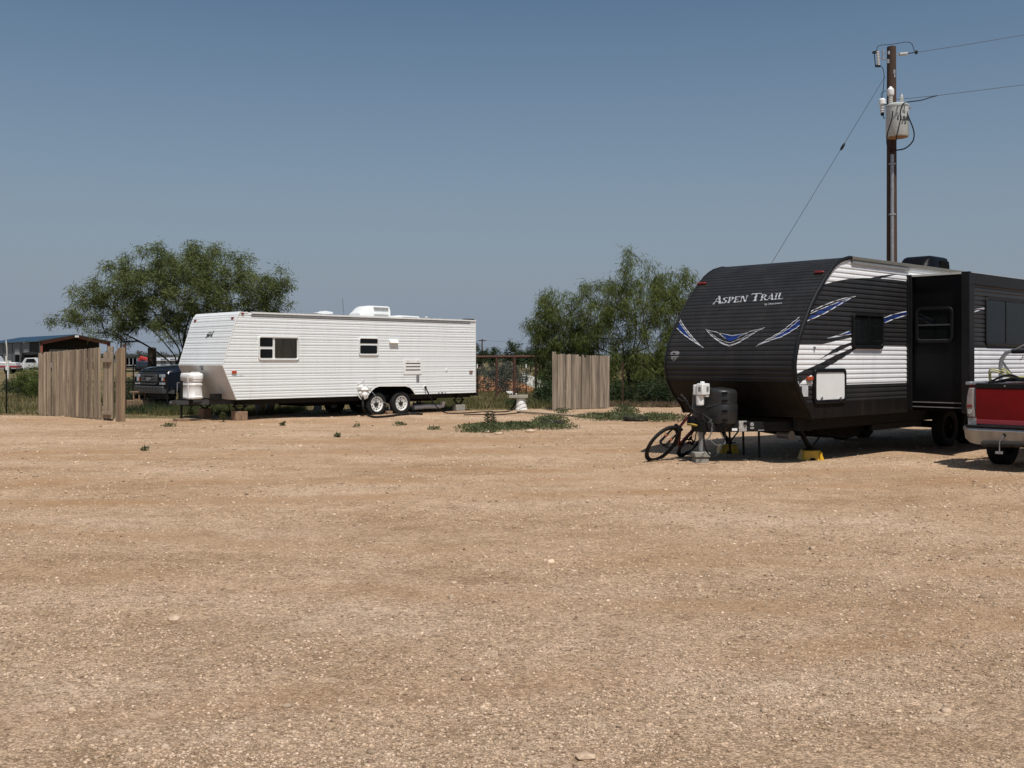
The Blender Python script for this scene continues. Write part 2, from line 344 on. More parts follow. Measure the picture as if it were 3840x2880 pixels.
def soil_at(x, y):
    s = bump(x,y,-1.9,20.5,3.6,.8,.9)+bump(x,y,-.2,15.2,2.2,.5,.7)+bump(x,y,-7,17,3.5,.7,.45)+bump(x,y,1.,22.6,2.8,.5,.5)+bump(x,y,-4.0,24.5,2.5,.5,.6)+bump(x,y,-7,14,2.5,.35,.4)+bump(x,y,1.5,9.0,1.2,.5,.35)
    for (c0, k, q, w, am, x0, x1) in ((12.2,.16,.012,.42,.62,-9,6),(13.9,.16,.012,.38,.55,-9,5),(8.4,-.22,.02,.30,.50,-5,5),(6.9,-.20,.02,.26,.42,-4,4),(18.2,.10,.008,.55,.6,-12,7),(26.3,-.03,.004,.7,.55,-13,9),(5.2,.28,.01,.22,.35,-3,3)):
        if x0-1 < x < x1+1: s += am*math.exp(-((y-(c0+k*x+q*x*x)+.25*noise.noise(Vector((x*.5,c0,0))))/w)**2)
    return max(0., min(1., s*(.8+.9*noise.noise(Vector((x*.9,y*2.2,4))))))
for j, y in enumerate(gy):
    far = y > 70
    for i, x in enumerate(gx):
        gv[j,i,0] = x; gv[j,i,1] = y
        near = abs(x) < 70 and y < 100
        gv[j,i,2] = terrain(x, y) if near else 0
        if near or y > 25:
            e = edge_y(max(-60, min(60, x)))+.8*noise.noise(Vector((x*.5,y*.5,0)))
            f = max(0., min(1., (y-e)/.5+.5)); 
            if x < -60 or x > 60: f = 1. if y > 30 else f
            # gravel tongues inside the field
            f -= bump(x, y, -2.9, 38.5, 1.6, 1.0, .9)+bump(x, y, -11.5, 36.5, 1.8, .8, .9)
            fld[j,i] = f
            drt[j,i] = bump(x,y,-1.9,55.5,4.2,5.,1.1)+bump(x,y,-6,58,5,4,1.)+bump(x,y,1.2,54,3.,4,.9)+bump(x,y,-15.5,30.6,4,.5,.55)+bump(x,y,-40,110,30,14,.5)
        if y < 60 and abs(x) < 40:
            soilA[j,i] = soil_at(x, y)
idx = np.arange(nx*ny).reshape(ny, nx)
fq = np.stack([idx[:-1,:-1], idx[:-1,1:], idx[1:,1:], idx[1:,:-1]], -1).reshape(-1,4)
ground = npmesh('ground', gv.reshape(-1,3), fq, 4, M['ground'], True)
for nm, arr in (('field', fld), ('dirt', drt), ('soil', soilA)):
    a = ground.data.attributes.new(nm, 'FLOAT', 'POINT'); a.data.foreach_set('value', arr.ravel())
tag(ground, kind='structure')

# gravel stones
rng = np.random.default_rng(3)
ph = (1+5**.5)/2
ico = np.array([(-1,ph,0),(1,ph,0),(-1,-ph,0),(1,-ph,0),(0,-1,ph),(0,1,ph),(0,-1,-ph),(0,1,-ph),(ph,0,-1),(ph,0,1),(-ph,0,-1),(-ph,0,1)])/1.902
icf = np.array([(0,11,5),(0,5,1),(0,1,7),(0,7,10),(0,10,11),(1,5,9),(5,11,4),(11,10,2),(10,7,6),(7,1,8),(3,9,4),(3,4,2),(3,2,6),(3,6,8),(3,8,9),(4,9,5),(2,4,11),(6,2,10),(8,6,7),(9,8,1)])
def gravel(name, n, material, rmin, rmax, label, pymin=1490., seed=1, power=2.2):
    g = np.random.default_rng(seed)
    py = pymin+(3150-pymin)*g.random(n)**1.0
    D = F*CH/(py-HY); X = (g.random(n)*1.5-.75)*3840/F*D
    D = D+g.normal(0,.15,n)
    keep = np.ones(n, bool)
    # clumpy density
    for i in range(n):
        q = noise.noise(Vector((X[i]*.5, D[i]*.8, 7.)))+.6*noise.noise(Vector((X[i]*1.9, D[i]*2.5, 2.)))
        keep[i] = g.random() < (.60+1.25*q)*(1-.8*soil_at(X[i], D[i]))
        if keep[i] and D[i] > 27: keep[i] = D[i] < edge_y(X[i])
    X = X[keep]; D = D[keep]; n = len(X)
    r = rmin+(rmax-rmin)*g.random(n)**(power*2.2)
    r *= np.clip(D/9., .6, 2.6)**.75
    T = ico[None]*(1+.22*g.normal(size=(n,12,1)))*np.stack([r*(.8+.5*g.random(n)), r*(.8+.5*g.random(n)), r*(.45+.3*g.random(n))],-1)[:,None,:]
    a = g.random(n)*6.283; c, s = np.cos(a)[:,None], np.sin(a)[:,None]
    x = T[:,:,0]*c-T[:,:,1]*s; y = T[:,:,0]*s+T[:,:,1]*c
    gz = np.array([terrain(X[i], D[i]) for i in range(n)])+r*.12
    V = np.stack([x+X[:,None], y+D[:,None], T[:,:,2]+gz[:,None]], -1).reshape(-1,3)
    Fc = (icf[None]+(np.arange(n)*12)[:,None,None]).reshape(-1,3)
    o = npmesh(name, V, Fc, 3, material, False); return tag(o, label, 'gravel', kind='stuff')
gravel('gravel', 95000, M['pebble'], .0035, .015, 'loose pale limestone gravel scattered over the tan dirt lot', seed=1, power=1.6)
gravel('gravel', 16000, M['pebbled'], .004, .016, 'sparse dark brown pebbles scattered over the tan dirt lot', seed=2, power=1.6)
gravel('gravel', 700, M['pebble'], .014, .034, 'larger pale stones lying here and there on the dirt lot', seed=5, power=1.6)
gravel('gravel', 34000, M['pebble'], .006, .017, 'coarse pale gravel chips across the tan dirt lot', seed=9, power=1.2)
# ------------------------------------------------------------------ trailer frames and siding
class Frame:
    def __init__(s, P0, ang):
        s.P = P0; s.a = ang; s.d = (math.cos(ang), math.sin(ang)); s.i = (-math.sin(ang), math.cos(ang))
    def on(s, px, py, y=0.):                 # (x,z) where a sight line meets the lengthwise plane y
        r = (px-CX)/F; X = s.P[0]+y*s.i[0]; Y = s.P[1]+y*s.i[1]
        x = (r*Y-X)/(s.d[0]-r*s.d[1]); D = Y+x*s.d[1]
        return (x, CH-(py-HY)/F*D)
    def onx(s, px, py, x):                   # (y,z) on the cross plane x
        r = (px-CX)/F; X = s.P[0]+x*s.d[0]; Y = s.P[1]+x*s.d[1]
        y = (r*Y-X)/(s.i[0]-r*s.i[1]); D = Y+y*s.i[1]
        return (y, CH-(py-HY)/F*D)
    def world(s, x, y, z=0): return Vector((s.P[0]+x*s.d[0]+y*s.i[0], s.P[1]+x*s.d[1]+y*s.i[1], z))
def zz(Z, pts): return [(Z[0]+x/Z[2], Z[1]+y/Z[2]) for x, y in pts]
def bands(polys, breaks):
    vs = set(round(b, 5) for b in breaks)
    lo = min(v for P in polys for _, v in P); hi = max(v for P in polys for _, v in P)
    vs = {b for b in vs if lo < b < hi} | {round(v, 5) for P in polys for _, v in P}
    vs = sorted(vs); out = []
    for v0, v1 in zip(vs, vs[1:]):
        if v1-v0 < 1e-5: continue
        vm = (v0+v1)/2; cr = []
        for P in polys:
            for (a, b), (c, d) in zip(P, P[1:]+P[:1]):
                if (b > vm) != (d > vm):
                    u = lambda v: a+(c-a)*(v-b)/(d-b)
                    cr.append((u(vm), u(v0), u(v1)))
        cr.sort()
        for k in range(0, len(cr)-1, 2):
            out.append(((cr[k][1],v0), (cr[k+1][1],v0), (cr[k+1][2],v1), (cr[k][2],v1)))
    return out
class Rib:
    def __init__(s, per, prof): s.per = per; s.prof = prof+[(1.0, prof[0][1])]
    def __call__(s, v):
        f = (v/s.per) % 1.0
        for (a, x), (b, y) in zip(s.prof, s.prof[1:]):
            if a <= f <= b: return x+(y-x)*(f-a)/(b-a+1e-9)
        return s.prof[0][1]
    def breaks(s, lo, hi):
        out = []; k = math.floor(lo/s.per)
        while k*s.per < hi:
            out += [(k+a)*s.per for a, _ in s.prof[:-1]]; k += 1
        return out
def sheet(mb, polys, rib, Mp, off=0., fine=0, m=0):
    lo = min(v for P in polys for _, v in P); hi = max(v for P in polys for _, v in P)
    br = rib.breaks(lo, hi) if rib else []
    if fine: br += [lo+(hi-lo)*k/fine for k in range(fine)]
    for q in bands(polys, br):
        mb.add([Mp(u, v, off) for u, v in q], [(0,1,2,3)], m)
def glyph_mesh(txt, size, shear=0., bold=0.):
    cu = bpy.data.curves.new('t', 'FONT'); cu.body = txt; cu.size = size; cu.shear = shear; cu.resolution_u = 2; cu.offset = bold
    o = bpy.data.objects.new('t', cu); COL.objects.link(o); bpy.context.view_layer.update()
    dg = bpy.context.evaluated_depsgraph_get(); me = bpy.data.meshes.new_from_object(o.evaluated_get(dg))
    V = [tuple(v.co) for v in me.vertices]; P = [tuple(p.vertices) for p in me.polygons]
    bpy.data.objects.remove(o); bpy.data.curves.remove(cu); bpy.data.meshes.remove(me); return V, P
def wheel(parent, c, out, Rt, w, Rr, kind='steel', name='wheel'):
    """a wheel as tyre with rim and hub below it, axle along the unit vector out"""
    c = Vector(c); o = Vector(out)
    t = MB(); h = w/2
    prof = [(Rr*.98,-h*.8),(Rt*.80,-h),(Rt*.93,-h*.9),(Rt*.985,-h*.7),(Rt,-h*.3),(Rt,h*.3),(Rt*.985,h*.7),(Rt*.93,h*.9),(Rt*.80,h),(Rr*.98,h*.8),(Rr*.9,h*.3),(Rr*.9,-h*.3)]
    t.lathe(prof+[prof[0]], c, o, 40, caps=False)
    if kind == 'chunky':
        a = o.orthogonal().normalized(); b = o.cross(a)
        for k in range(34):
            w_ = 2*math.pi*k/34; e = a*math.cos(w_)+b*math.sin(w_); tg = o.cross(e)
            t.obox(c+e*(Rt*.985)+o*(h*.55), e*.022, tg*.018, o*(h*.42)); t.obox(c+e*(Rt*.985)-o*(h*.55), e*.022, tg*.018, o*(h*.42))
            t.obox(c+e*(Rt*.90)+o*(h*.98), e*.045, tg*.014, o*.008)
    tyre = t.build(name, M['rubber'] if kind != 'chunky' else M['dustrub'], parent, smooth=50)
    r = MB(); a = o.orthogonal().normalized(); b = o.cross(a); f = h*.55
    if kind == 'steel':
        r.lathe([(Rr,h*.85),(Rr*1.02,h*.98),(Rr*.96,h*.98),(Rr*.90,f),(Rr*.62,f+.012),(Rr*.50,f-.004),(.001,f-.004)], c, o, 36, caps=False)
        rim = r.build('rim', M['wtrim'], tyre, smooth=40)
        for k in range(10):
            w_ = 2*math.pi*k/10+.2; e = a*math.cos(w_)+b*math.sin(w_); d = MB(); d.lathe([(.017,0),(.017,.004)], c+e*(Rr*.72)+o*(f+.009), o, 10); d.build('vent_hole', M['under'], tyre)
        g = MB(); g.lathe([(Rr*.27,0),(Rr*.25,.03),(Rr*.16,.045),(Rr*.15,.06),(.01,.062)], c+o*(f-.004), o, 14)
        for k in range(5):
            w_ = 2*math.pi*k/5+.3; e = a*math.cos(w_)+b*math.sin(w_); g.lathe([(.017,0),(.014,.03)], c+e*(Rr*.36)+o*(f-.003), o, 6)
        g.build('hub', M['dustrub'], tyre)
    elif kind == 'chunky':
        r.lathe([(Rr,h*.95),(Rr*.93,h*.95),(Rr*.90,0),(Rr*.89,-h*.2),(.001,-h*.2)], c, o, 36, caps=False)
        for k in range(6):
            w_ = 2*math.pi*k/6+.3; e = a*math.cos(w_)+b*math.sin(w_); tg = o.cross(e)
            for sg in (-1,1): r.obox(c+e*(Rr*.52)+tg*(sg*.035)+o*(h*.6), e*(Rr*.42)+tg*(sg*.02), tg*.011, o*.018)
        r.lathe([(.05,h*.3),(.05,h*.7),(.001,h*.72)], c, o, 16)
        r.build('rim', M['steel'], tyre, smooth=40)
    else:
        r.lathe([(Rr,h*.85),(Rr*.95,h*.85),(Rr*.9,f*.4),(.001,f*.4)], c, o, 28, caps=False)
        r.build('rim', M['under'], tyre, smooth=40)
    return tyre
def scissor_jack(parent, x, y, z0, z1, half, name='stabilizer_jack'):
    m = MB(); zm = (z0+z1)/2
    for sg in (-1, 1):
        m.obox(((x+sg*half/2), y, (zm+z1)/2), (half/2,0,-(z1-zm)/2*sg*1.0*sg if False else 0), (0,.022,0), (0,0,.001)) if False else None
        m.tube([(x, y, z1-.01), (x+sg*half, y, zm)], .018, 6); m.tube([(x+sg*half, y, zm), (x+sg*.02, y, z0+.01)], .018, 6)
        m.tube([(x, y+.04, z1-.01), (x+sg*half, y+.04, zm)], .014, 6); m.tube([(x+sg*half, y+.04, zm), (x+sg*.02, y+.04, z0+.01)], .014, 6)
    m.tube([(x-half-.06, y+.02, zm), (x+half+.06, y+.02, zm)], .010, 6)
    m.bx(x-.09, x+.09, y-.03, y+.07, z1-.03, z1); m.bx(x-.08, x+.08, y-.04, y+.08, z0, z0+.02)
    return m.build(name, M['blk'], parent)

# ================================================================== WHITE TRAVEL TRAILER
FW = Frame((-7.14, 26.9), R(44.46)); WW = 2.36
T = empty('travel_trailer', (FW.P[0], FW.P[1], 0), FW.a, 'older white travel trailer with ribbed metal siding and a white roof air conditioner', 'travel trailer')
Z2 = (600, 1100, 3.072); Z3 = (1200, 1100, 3.072)
def W2(pts, y=0.): return [FW.on(px, py, y) for px, py in zz(Z2, pts)]
def W3(pts, y=0.): return [FW.on(px, py, y) for px, py in zz(Z3, pts)]
ribW = Rib(.153, [(0,0.),(.03,0.),(.13,.017),(.30,.019),(.46,.018),(.53,.012),(.57,.012),(.66,.018),(.88,.019),(.95,.004)])
XE = 8.36; ZT = 2.84; ZB = .572
front = W2([(1010,222),(960,208),(925,216),(895,255),(860,350),(790,590),(720,832),(800,1030),(880,1232)])
crx, crz = front[6]; btx = front[8][0]
front[0] = (front[0][0], ZT); front[1] = (front[1][0], ZT-.003)
arch = W3([(545,1192),(588,1122),(625,1088),(675,1070),(980,1068),(1030,1083),(1065,1122),(1090,1180)])
arch[0] = (arch[0][0], ZB); arch[-1] = (arch[-1][0], ZB)
side = front[:-1]+[(btx, ZB)]+arch+[(XE, ZB), (XE, ZT-.04), (XE-.04, ZT)]
s = MB(); sheet(s, [side], ribW, lambda u, v, o: (u, -(ribW(v)+o), v)); s.build('side_siding', M['wwall'], T, smooth=0)
# far side, roof, rear, floor: one shell
fo = [p for p in front if p[1] <= ZT]; sh = MB()
outl = front[:-1]+[(btx, ZB), (XE, ZB), (XE, ZT)]
sh.prism([(x, z) for x, z in outl], 'y', WW-.01, WW); sh.bx(.35, XE, .02, WW-.01, ZT-.03, ZT+.006); sh.bx(XE-.02, XE, .0, WW-.01, ZB, ZT-.03)
sh.bx(btx+.02, 4.0, .03, WW-.01, ZB-.01, ZB+.02); sh.bx(6.0, XE-.02, .03, WW-.01, ZB-.01, ZB+.02); sh.build('rear_shell', M['wwall'], T)
wb = MB(); wb.bx(4.0, 6.0, .45, .48, ZB-.25, 1.15); wb.bx(4.0, 6.0, .02, .45, 1.12, 1.15); wb.bx(4.0, 4.03, .02, .45, ZB, 1.12); wb.bx(5.97, 6.0, .02, .45, ZB, 1.12); wb.build('wheel_well', M['under'], T)
# front face above the crease (ribbed) and below it (flat)
def pathmap(pts):
    L = [0.]
    for a, b in zip(pts, pts[1:]): L.append(L[-1]+math.hypot(b[0]-a[0], b[1]-a[1]))
    def f(t, o):
        t = max(0., min(L[-1]-1e-6, t))
        for k in range(len(pts)-1):
            if L[k] <= t <= L[k+1]:
                (x0,z0),(x1,z1) = pts[k], pts[k+1]; q = (t-L[k])/(L[k+1]-L[k]); dx, dz = (x1-x0)/(L[k+1]-L[k]), (z1-z0)/(L[k+1]-L[k])
                return (x0+(x1-x0)*q-dz*o, z0+(z1-z0)*q+dx*o)
    return f, L
upF = front[:7][::-1]; fW, LW = pathmap(upF)
def MW(u, v, o):
    x, z = fW(v, ribW(v)+o); return (x, u, z)
s = MB(); sheet(s, [[(0.,0.),(WW,0.),(WW,LW[-1]),(0.,LW[-1])]], ribW, MW, fine=40); s.build('front_siding', M['wwall'], T, smooth=0)
s = MB(); s.add([(crx,0,crz),(crx,WW,crz),(btx,WW,ZB),(btx,0,ZB)], [(0,1,2,3)]); s.build('lower_front_panel', M['wpanel'], T)
tr = MB()
for y in (-.012, WW+.004): tr.tube([(x-.004, y, z) for x, z in front[:-1]]+[(btx-.004, y, ZB)], .017, 6)
tr.tube([(crx-.004, 0, crz), (crx-.004, WW, crz)], .008, 6)
tr.bx(.42, XE+.01, -.045, -.004, ZT-.022, ZT+.022); tr.bx(XE-.01, XE+.02, -.024, 0., ZB, ZT-.02); tr.bx(XE, XE+.02, 0., WW, ZT-.03, ZT+.02)
tr.build('edge_trim', M['wtrim'], T)
g = MB(); g.bx(.40, XE-.22, -.034, -.014, ZT-.085, ZT-.026); g.build('grey_rail_strip', M['greytrim'], T)  # dark grey strip just below the white roof rail
a = MB(); ap = arch; op = [(x+(x-(arch[0][0]+arch[-1][0])/2)*.035, z+.045) if 0 < k < 7 else (x+(x-(arch[0][0]+arch[-1][0])/2)*.035, z) for k, (x, z) in enumerate(arch)]
for k in range(7): a.add([(ap[k][0],-.022,ap[k][1]),(ap[k+1][0],-.022,ap[k+1][1]),(op[k+1][0],-.022,op[k+1][1]),(op[k][0],-.022,op[k][1])], [(0,1,2,3)]); a.tube([(ap[k][0],-.022,ap[k][1]),(ap[k+1][0],-.022,ap[k+1][1])], .010, 6)
a.build('wheel_arch_trim', M['wtrim'], T)
def window(parent, fr, panes, y=-.0, depth=.05, fm=M['wtrim'], pm=None, rad=.07, prad=.03, name='window', out=-1):
    (x0,z1),(x1,z0) = fr; m = MB()
    outer = rr(x0,z0,x1,z1,rad); wbar = .035
    inner = rr(min(x0,x1)+wbar, min(z0,z1)+wbar, max(x0,x1)-wbar, max(z0,z1)-wbar, max(.01, rad-wbar+.012))
    m.ring(outer, inner, 'y', y-depth, y+.02); bars = []
    w = m.build(name, fm, parent, bevel=.006)
    bk = MB(); bk.prism(inner, 'y', y-depth*.35, y+.015); bk.build('mullion', fm, w)
    for k, ((a,b),(c,d)) in enumerate(panes):
        p = MB(); p.prism(rr(a,d,c,b,prad), 'y', y-depth*.55, y); p.build('pane', pm[k] if pm else M['glass'], w)
    return w
wi = W2([(1127,492),(1595,770)]); pn = [W2([(1145,512),(1293,612)]), W2([(1150,642),(1291,744)]), W2([(1319,520),(1572,746)])]
window(T, wi, pn, pm=[M['glass'], M['glass'], M['curtain']])
wi = W3([(440,508),(667,716)]); pn = [W3([(453,521),(656,577)]), W3([(459,599),(652,694)])]
window(T, wi, pn)
# side fittings
m = MB(); (x0,z1),(x1,z0) = W3([(790,528),(888,574)]); m.bx(x0,x1,-.03,0,z0,z1); m.prism([(-.03,z1),(-.105,z0+.01),(-.105,z0),(-.03,z0+.0)], 'x', x0, x1); m.build('vent_hood', M['wplastic'], T, bevel=.004)
m = MB(); (x0,z1),(x1,z0) = W3([(958,762),(1165,932)]); m.prism(rr(x0,z0,x1,z1,.03), 'y', -.035, 0)
h = m.build('refrigerator_vent', M['wplastic'], T, bevel=.005); m = MB()
for yy in (807,845,882):
    (a,b),(c,d) = W3([(980,yy-5),(1147,yy+5)]); m.bx(a,c,-.038,-.030,d,b)
for xx in (1005,1120): (a,b) = W3([(xx,783)])[0]; m.bx(a-.012,a+.012,-.038,-.03,b-.012,b+.012)
m.build('slot', M['blk'], h)
m = MB(); (x0,z1),(x1,z0) = W3([(1106,943),(1138,1022)]); m.bx(x0,x1,-.025,-.016,z0,z1); m.build('sticker', mat('mottled_sticker', (.03,.035,.04), .5, col2=(.3,.32,.33), scale=45), T)
m = MB(); x, z = W3([(1207,1085)])[0]; m.lathe([(.075,0),(.075,.02),(.05,.024),(.045,.01)], (x,-.012,z), (0,-1,0), 20); h = m.build('power_inlet', M['wplastic'], T); m = MB(); m.lathe([(.042,0),(.038,.03)], (x,-.02,z), (0,-1,0), 16); m.build('plug', M['blk'], h)
inlet = (x, z)
m = MB(); x, z = W3([(1452,883)])[0]; m.lathe([(.04,0),(.036,.018),(.012,.02)], (x,-.018,z), (0,-1,0), 16); m.build('water_inlet', M['wplastic'], T)
m = MB(); (x0,z1),(x1,z0) = W2([(822,893),(876,926)]); m.prism(rr(x0,z0,x1,z1,.02), 'y', -.045, -.0); m.build('marker_light', M['amber'], T, bevel=.008)
m = MB(); (x0,z1),(x1,z0) = W3([(1716,890),(1750,922)]); m.prism(rr(x0,z0,x1,z1,.02), 'y', -.045, -.0); m.build('marker_light', M['palelens'], T, bevel=.008)
m = MB(); (x0,z1),(x1,z0) = W2([(930,224),(960,244)]); m.prism(rr(x0,z0,x1,z1,.015), 'y', -.045, -.0); m.build('marker_light', M['redlens'], T, bevel=.006)
for xx in (1365,1402,1440): (x,z) = W3([(xx,1146)])[0]; (MB().bx(x-.03,x+.03,-.024,-.015,z-.012,z+.012)).build('small_plate', M['greyink'] if xx != 1402 else M['blk'], T)
m = MB()
for k, (a_, w_) in enumerate(((824,6),(836,4),(846,8),(858,6),(868,10),(882,8),(893,6),(908,5),(916,12),(931,9),(943,12))):
    (x0, z0), (x1, z1) = W2([(a_,957-k*.3),(a_+w_,946-k*.3)]); m.bx(x0, x1, -.0225, -.0165, z0, z1)
m.build('faded_lettering', mat('faded_lettering_grey', (.42,.42,.42), .6), T)
def front_hit(px, py, x_guess=-.2):
    x = x_guess
    for _ in range(8):
        y, z = FW.onx(px, py, x); zc = max(crz, min(ZT-.05, z))
        for (xa,za),(xb,zb) in zip(upF, upF[1:]):
            if za <= zc <= zb: x = xa+(xb-xa)*(zc-za)/(zb-za+1e-9)
    return x, y, z
for zx, zy in ((415,318),(845,288)):
    x, y, z = front_hit(*zz(Z2, [(zx,zy)])[0]); m = MB(); m.obox((x-.02,y,z), (.022,0,0), (0,.055,0), (0,0,.032)); m.build('marker_light', M['redlens'], T, bevel=.01)
# black scribble badge
m = MB()
for st in ([(537,518),(548,490),(560,462)],[(552,500),(566,470),(582,446)],[(562,500),(575,492),(582,470)],[(575,498),(590,462),(604,452)],[(586,500),(600,488),(606,462)],[(598,502),(612,470),(630,432)],[(545,492),(575,484),(612,478)],[(604,498),(612,488)],[(556,506),(566,488),(572,476)]):
    pts = []
    for p in spline([(a,b,0) for a,b in st], 4):
        x, y, z = front_hit(*zz(Z2, [(p.x,p.y)])[0]); pts.append((x-.018, y, z))
    m.tube(pts, .011, 5)
m.build('badge', M['ink'], T)
m = MB(); x, y, z = front_hit(*zz(Z2, [(478,842)])[0]); m.bx(crx-.03, crx+.01, y-.08, y+.08, crz-.05, crz-.02); m.bx(crx, crx+.03, y-.02, y+.05, crz-.13, crz-.05); m.build('hitch_light', M['steel'], T)
# roof gear
def shroud(parent, x0, x1, y0, y1, z0, z1, mt, vent, name='air_conditioner', front_slope=.35):
    m = MB(); n = 10; secs = []
    for k in range(n+1):
        t = k/n; x = x0+(x1-x0)*t
        hgt = (z1-z0)*min(1, (math.sin(min(1, t/front_slope)*math.pi/2))**.6 if t > 0 else .35); hgt = max(hgt, (z1-z0)*.38)
        ins = .06*(1-min(1, t/front_slope))
        sec = [(y0+ins, z0+.02), (y0+ins-.015, z0+.07), (y0+ins, z0+hgt*.62), (y0+ins+.05, z0+hgt*.93), (y0+ins+.12, z0+hgt), (y1-ins-.12, z0+hgt), (y1-ins-.05, z0+hgt*.93), (y1-ins, z0+hgt*.62), (y1-ins+.015, z0+.07), (y1-ins, z0+.02)]
        secs.append([(x, a, b) for a, b in sec])
    v = [p for s_ in secs for p in s_]; q = 10; f = []
    for k in range(n):
        for j in range(q): f.append((k*q+j, k*q+(j+1)%q, (k+1)*q+(j+1)%q, (k+1)*q+j))
    f += [tuple(range(q))[::-1], tuple(range(n*q, n*q+q))]
    m.add(v, f); o = m.build(name, mt, parent, smooth=50, bevel=.012)
    for (xa, xb, za, zb, ns) in vent:
        l = MB()
        for k in range(ns):
            x = xa+(xb-xa)*k/ns; l.bx(x, x+(xb-xa)/ns*.55, y0-.022, y0+.03, za, zb)
        l.build('louvre', M['greyink'] if mt == M['wplastic'] else M['under'], o)
    return o
ax0 = FW.on(1312,1180,.75)[0]+.42; ax1 = FW.on(1464,1180,.75)[0]
shroud(T, ax0, ax1, .75, 1.45, ZT+.02, ZT+.385, M['wplastic'], [(ax1-.62, ax1-.08, ZT+.24, ZT+.34, 22), (ax1-.62, ax1-.08, ZT+.07, ZT+.13, 22)])
vx0 = FW.on(1475,1190,.6)[0]; vx1 = FW.on(1575,1190,.6)[0]
m = MB(); m.prism([(vx0,ZT+.01),(vx0+.10,ZT+.08),(vx0+.22,ZT+.115),(vx1-.05,ZT+.105),(vx1,ZT+.07),(vx1+.01,ZT+.01)], 'y', .6, 1.0); o = m.build('roof_vent', M['wplastic'], T, bevel=.02)
m = MB(); m.bx(vx0+.35, vx1-.08, .592, .61, ZT+.055, ZT+.068); m.build('slot', M['greytrim'], o)
x = FW.on(1598,1188,1.1)[0]; m = MB(); m.lathe([(.045,0),(.045,.09),(.06,.09),(.06,.13),(.02,.14)], (x,1.1,ZT), (0,0,1), 14); m.build('plumbing_vent', M['wplastic'], T)
xa = FW.on(1592,1196,.8)[0]; xb = FW.on(1665,1196,.8)[0]; m = MB(); m.prism([(xa,ZT+.06),(xa+.3,ZT+.075),(xb-.1,ZT+.04),(xb,ZT+.01),(xa,ZT+.01)], 'y', .8, 1.3); m.build('roof_hatch', M['blk'], T, bevel=.01)
xa = FW.on(1741,1207,.05)[0]; m = MB(); m.bx(XE-.32, XE-.02, .0, .25, ZT+.022, ZT+.06); m.build('rubber_pad', M['blk'], T, bevel=.01)
xa = FW.on(1142,1174,.9)[0]; xb = FW.on(1202,1174,.9)[0]; m = MB(); m.bx(xa, xb, .9, 1.5, ZT+.03, ZT+.075); m.build('solar_panel', M['gloss'], T, bevel=.008)
xa = FW.on(1197,1166,.8)[0]; xb = FW.on(1252,1166,.8)[0]; xm = (xa+xb)/2
m = MB(); m.tube([(xm,1.0,ZT),(xm+.1,1.0,ZT+.09)], .03, 8); m.prism([(xa,ZT+.11),(xa+.2,ZT+.15),(xm,ZT+.175),(xm+.25,ZT+.15),(xb,ZT+.145),(xb+.01,ZT+.10),(xm,ZT+.085),(xa,ZT+.095)], 'y', .85, 1.15); m.build('television_antenna', M['wplastic'], T, bevel=.012)
xw = FW.on(1291,1181,1.8)[0]; m = MB(); m.tube([(xw,1.8,ZT),(xw-.06,1.8,ZT+.62)], .007, 5); m.build('whip_antenna', M['wiregrey'], T)
# chassis
m = MB()
for y in (.32, WW-.32): m.bx(btx+.1, XE+.05, y-.03, y+.03, .42, ZB-.01)
for x in (1.0,2.6,4.1,6.1,7.6): m.bx(x, x+.05, .3, WW-.3, .44, .55)
m.bx(XE+.02, XE+.13, .0, WW, .47, .56); m.tube([(5.0,.35,.3),(5.0,WW-.35,.3)], .035, 8); m.tube([(4.56,.2,.3),(4.56,WW-.2,.3)], .035, 8); m.tube([(5.47,.2,.3),(5.47,WW-.2,.3)], .035, 8)
m.build('chassis', M['blk'], T)
(MB().bx(2.4, 4.0, .6, 1.9, .3, .5)).build('holding_tank', M['under'], T, bevel=.03); (MB().bx(6.4,7.3,.6,1.8,.33,.5)).build('holding_tank', M['under'], T, bevel=.03)
yc = WW/2; xs = -1.12
m = MB()
for sg in (-1, 1): m.obox(((xs+.55)/2, yc+sg*.43, .49), ((.55-xs)/2, sg*.40, 0), (0,.03,0), (0,0,.055))
m.bx(xs-.12, xs+.12, yc-.06, yc+.06, .46, .55); m.lathe([(.055,0),(.06,.05),(.03,.09)], (xs-.12,yc,.44), (0,0,1), 12); m.bx(-.78,-.35,yc-.34,yc+.34,.50,.56)
m.build('tongue', mat('dull_dark_metal', (.035,.035,.036), .6), T)
jx, jz = FW.on(680,1500,yc); m = MB(); m.tube([(jx,yc,.07),(jx,yc,1.02)], .03, 10); m.tube([(jx,yc,.45),(jx,yc,1.06)], .042, 10); m.bx(jx-.06,jx+.06,yc-.06,yc+.06,.07,.085)
jk = m.build('tongue_jack', M['blk'], T); m = MB(); m.tube(spline([(jx,yc+.04,1.0),(jx-.03,yc+.16,1.0),(jx-.03,yc+.17,.93),(jx-.03,yc+.17,.78),(jx-.02,yc+.24,.72)],4), .011, 6); m.build('crank_handle', M['steel'], jk)
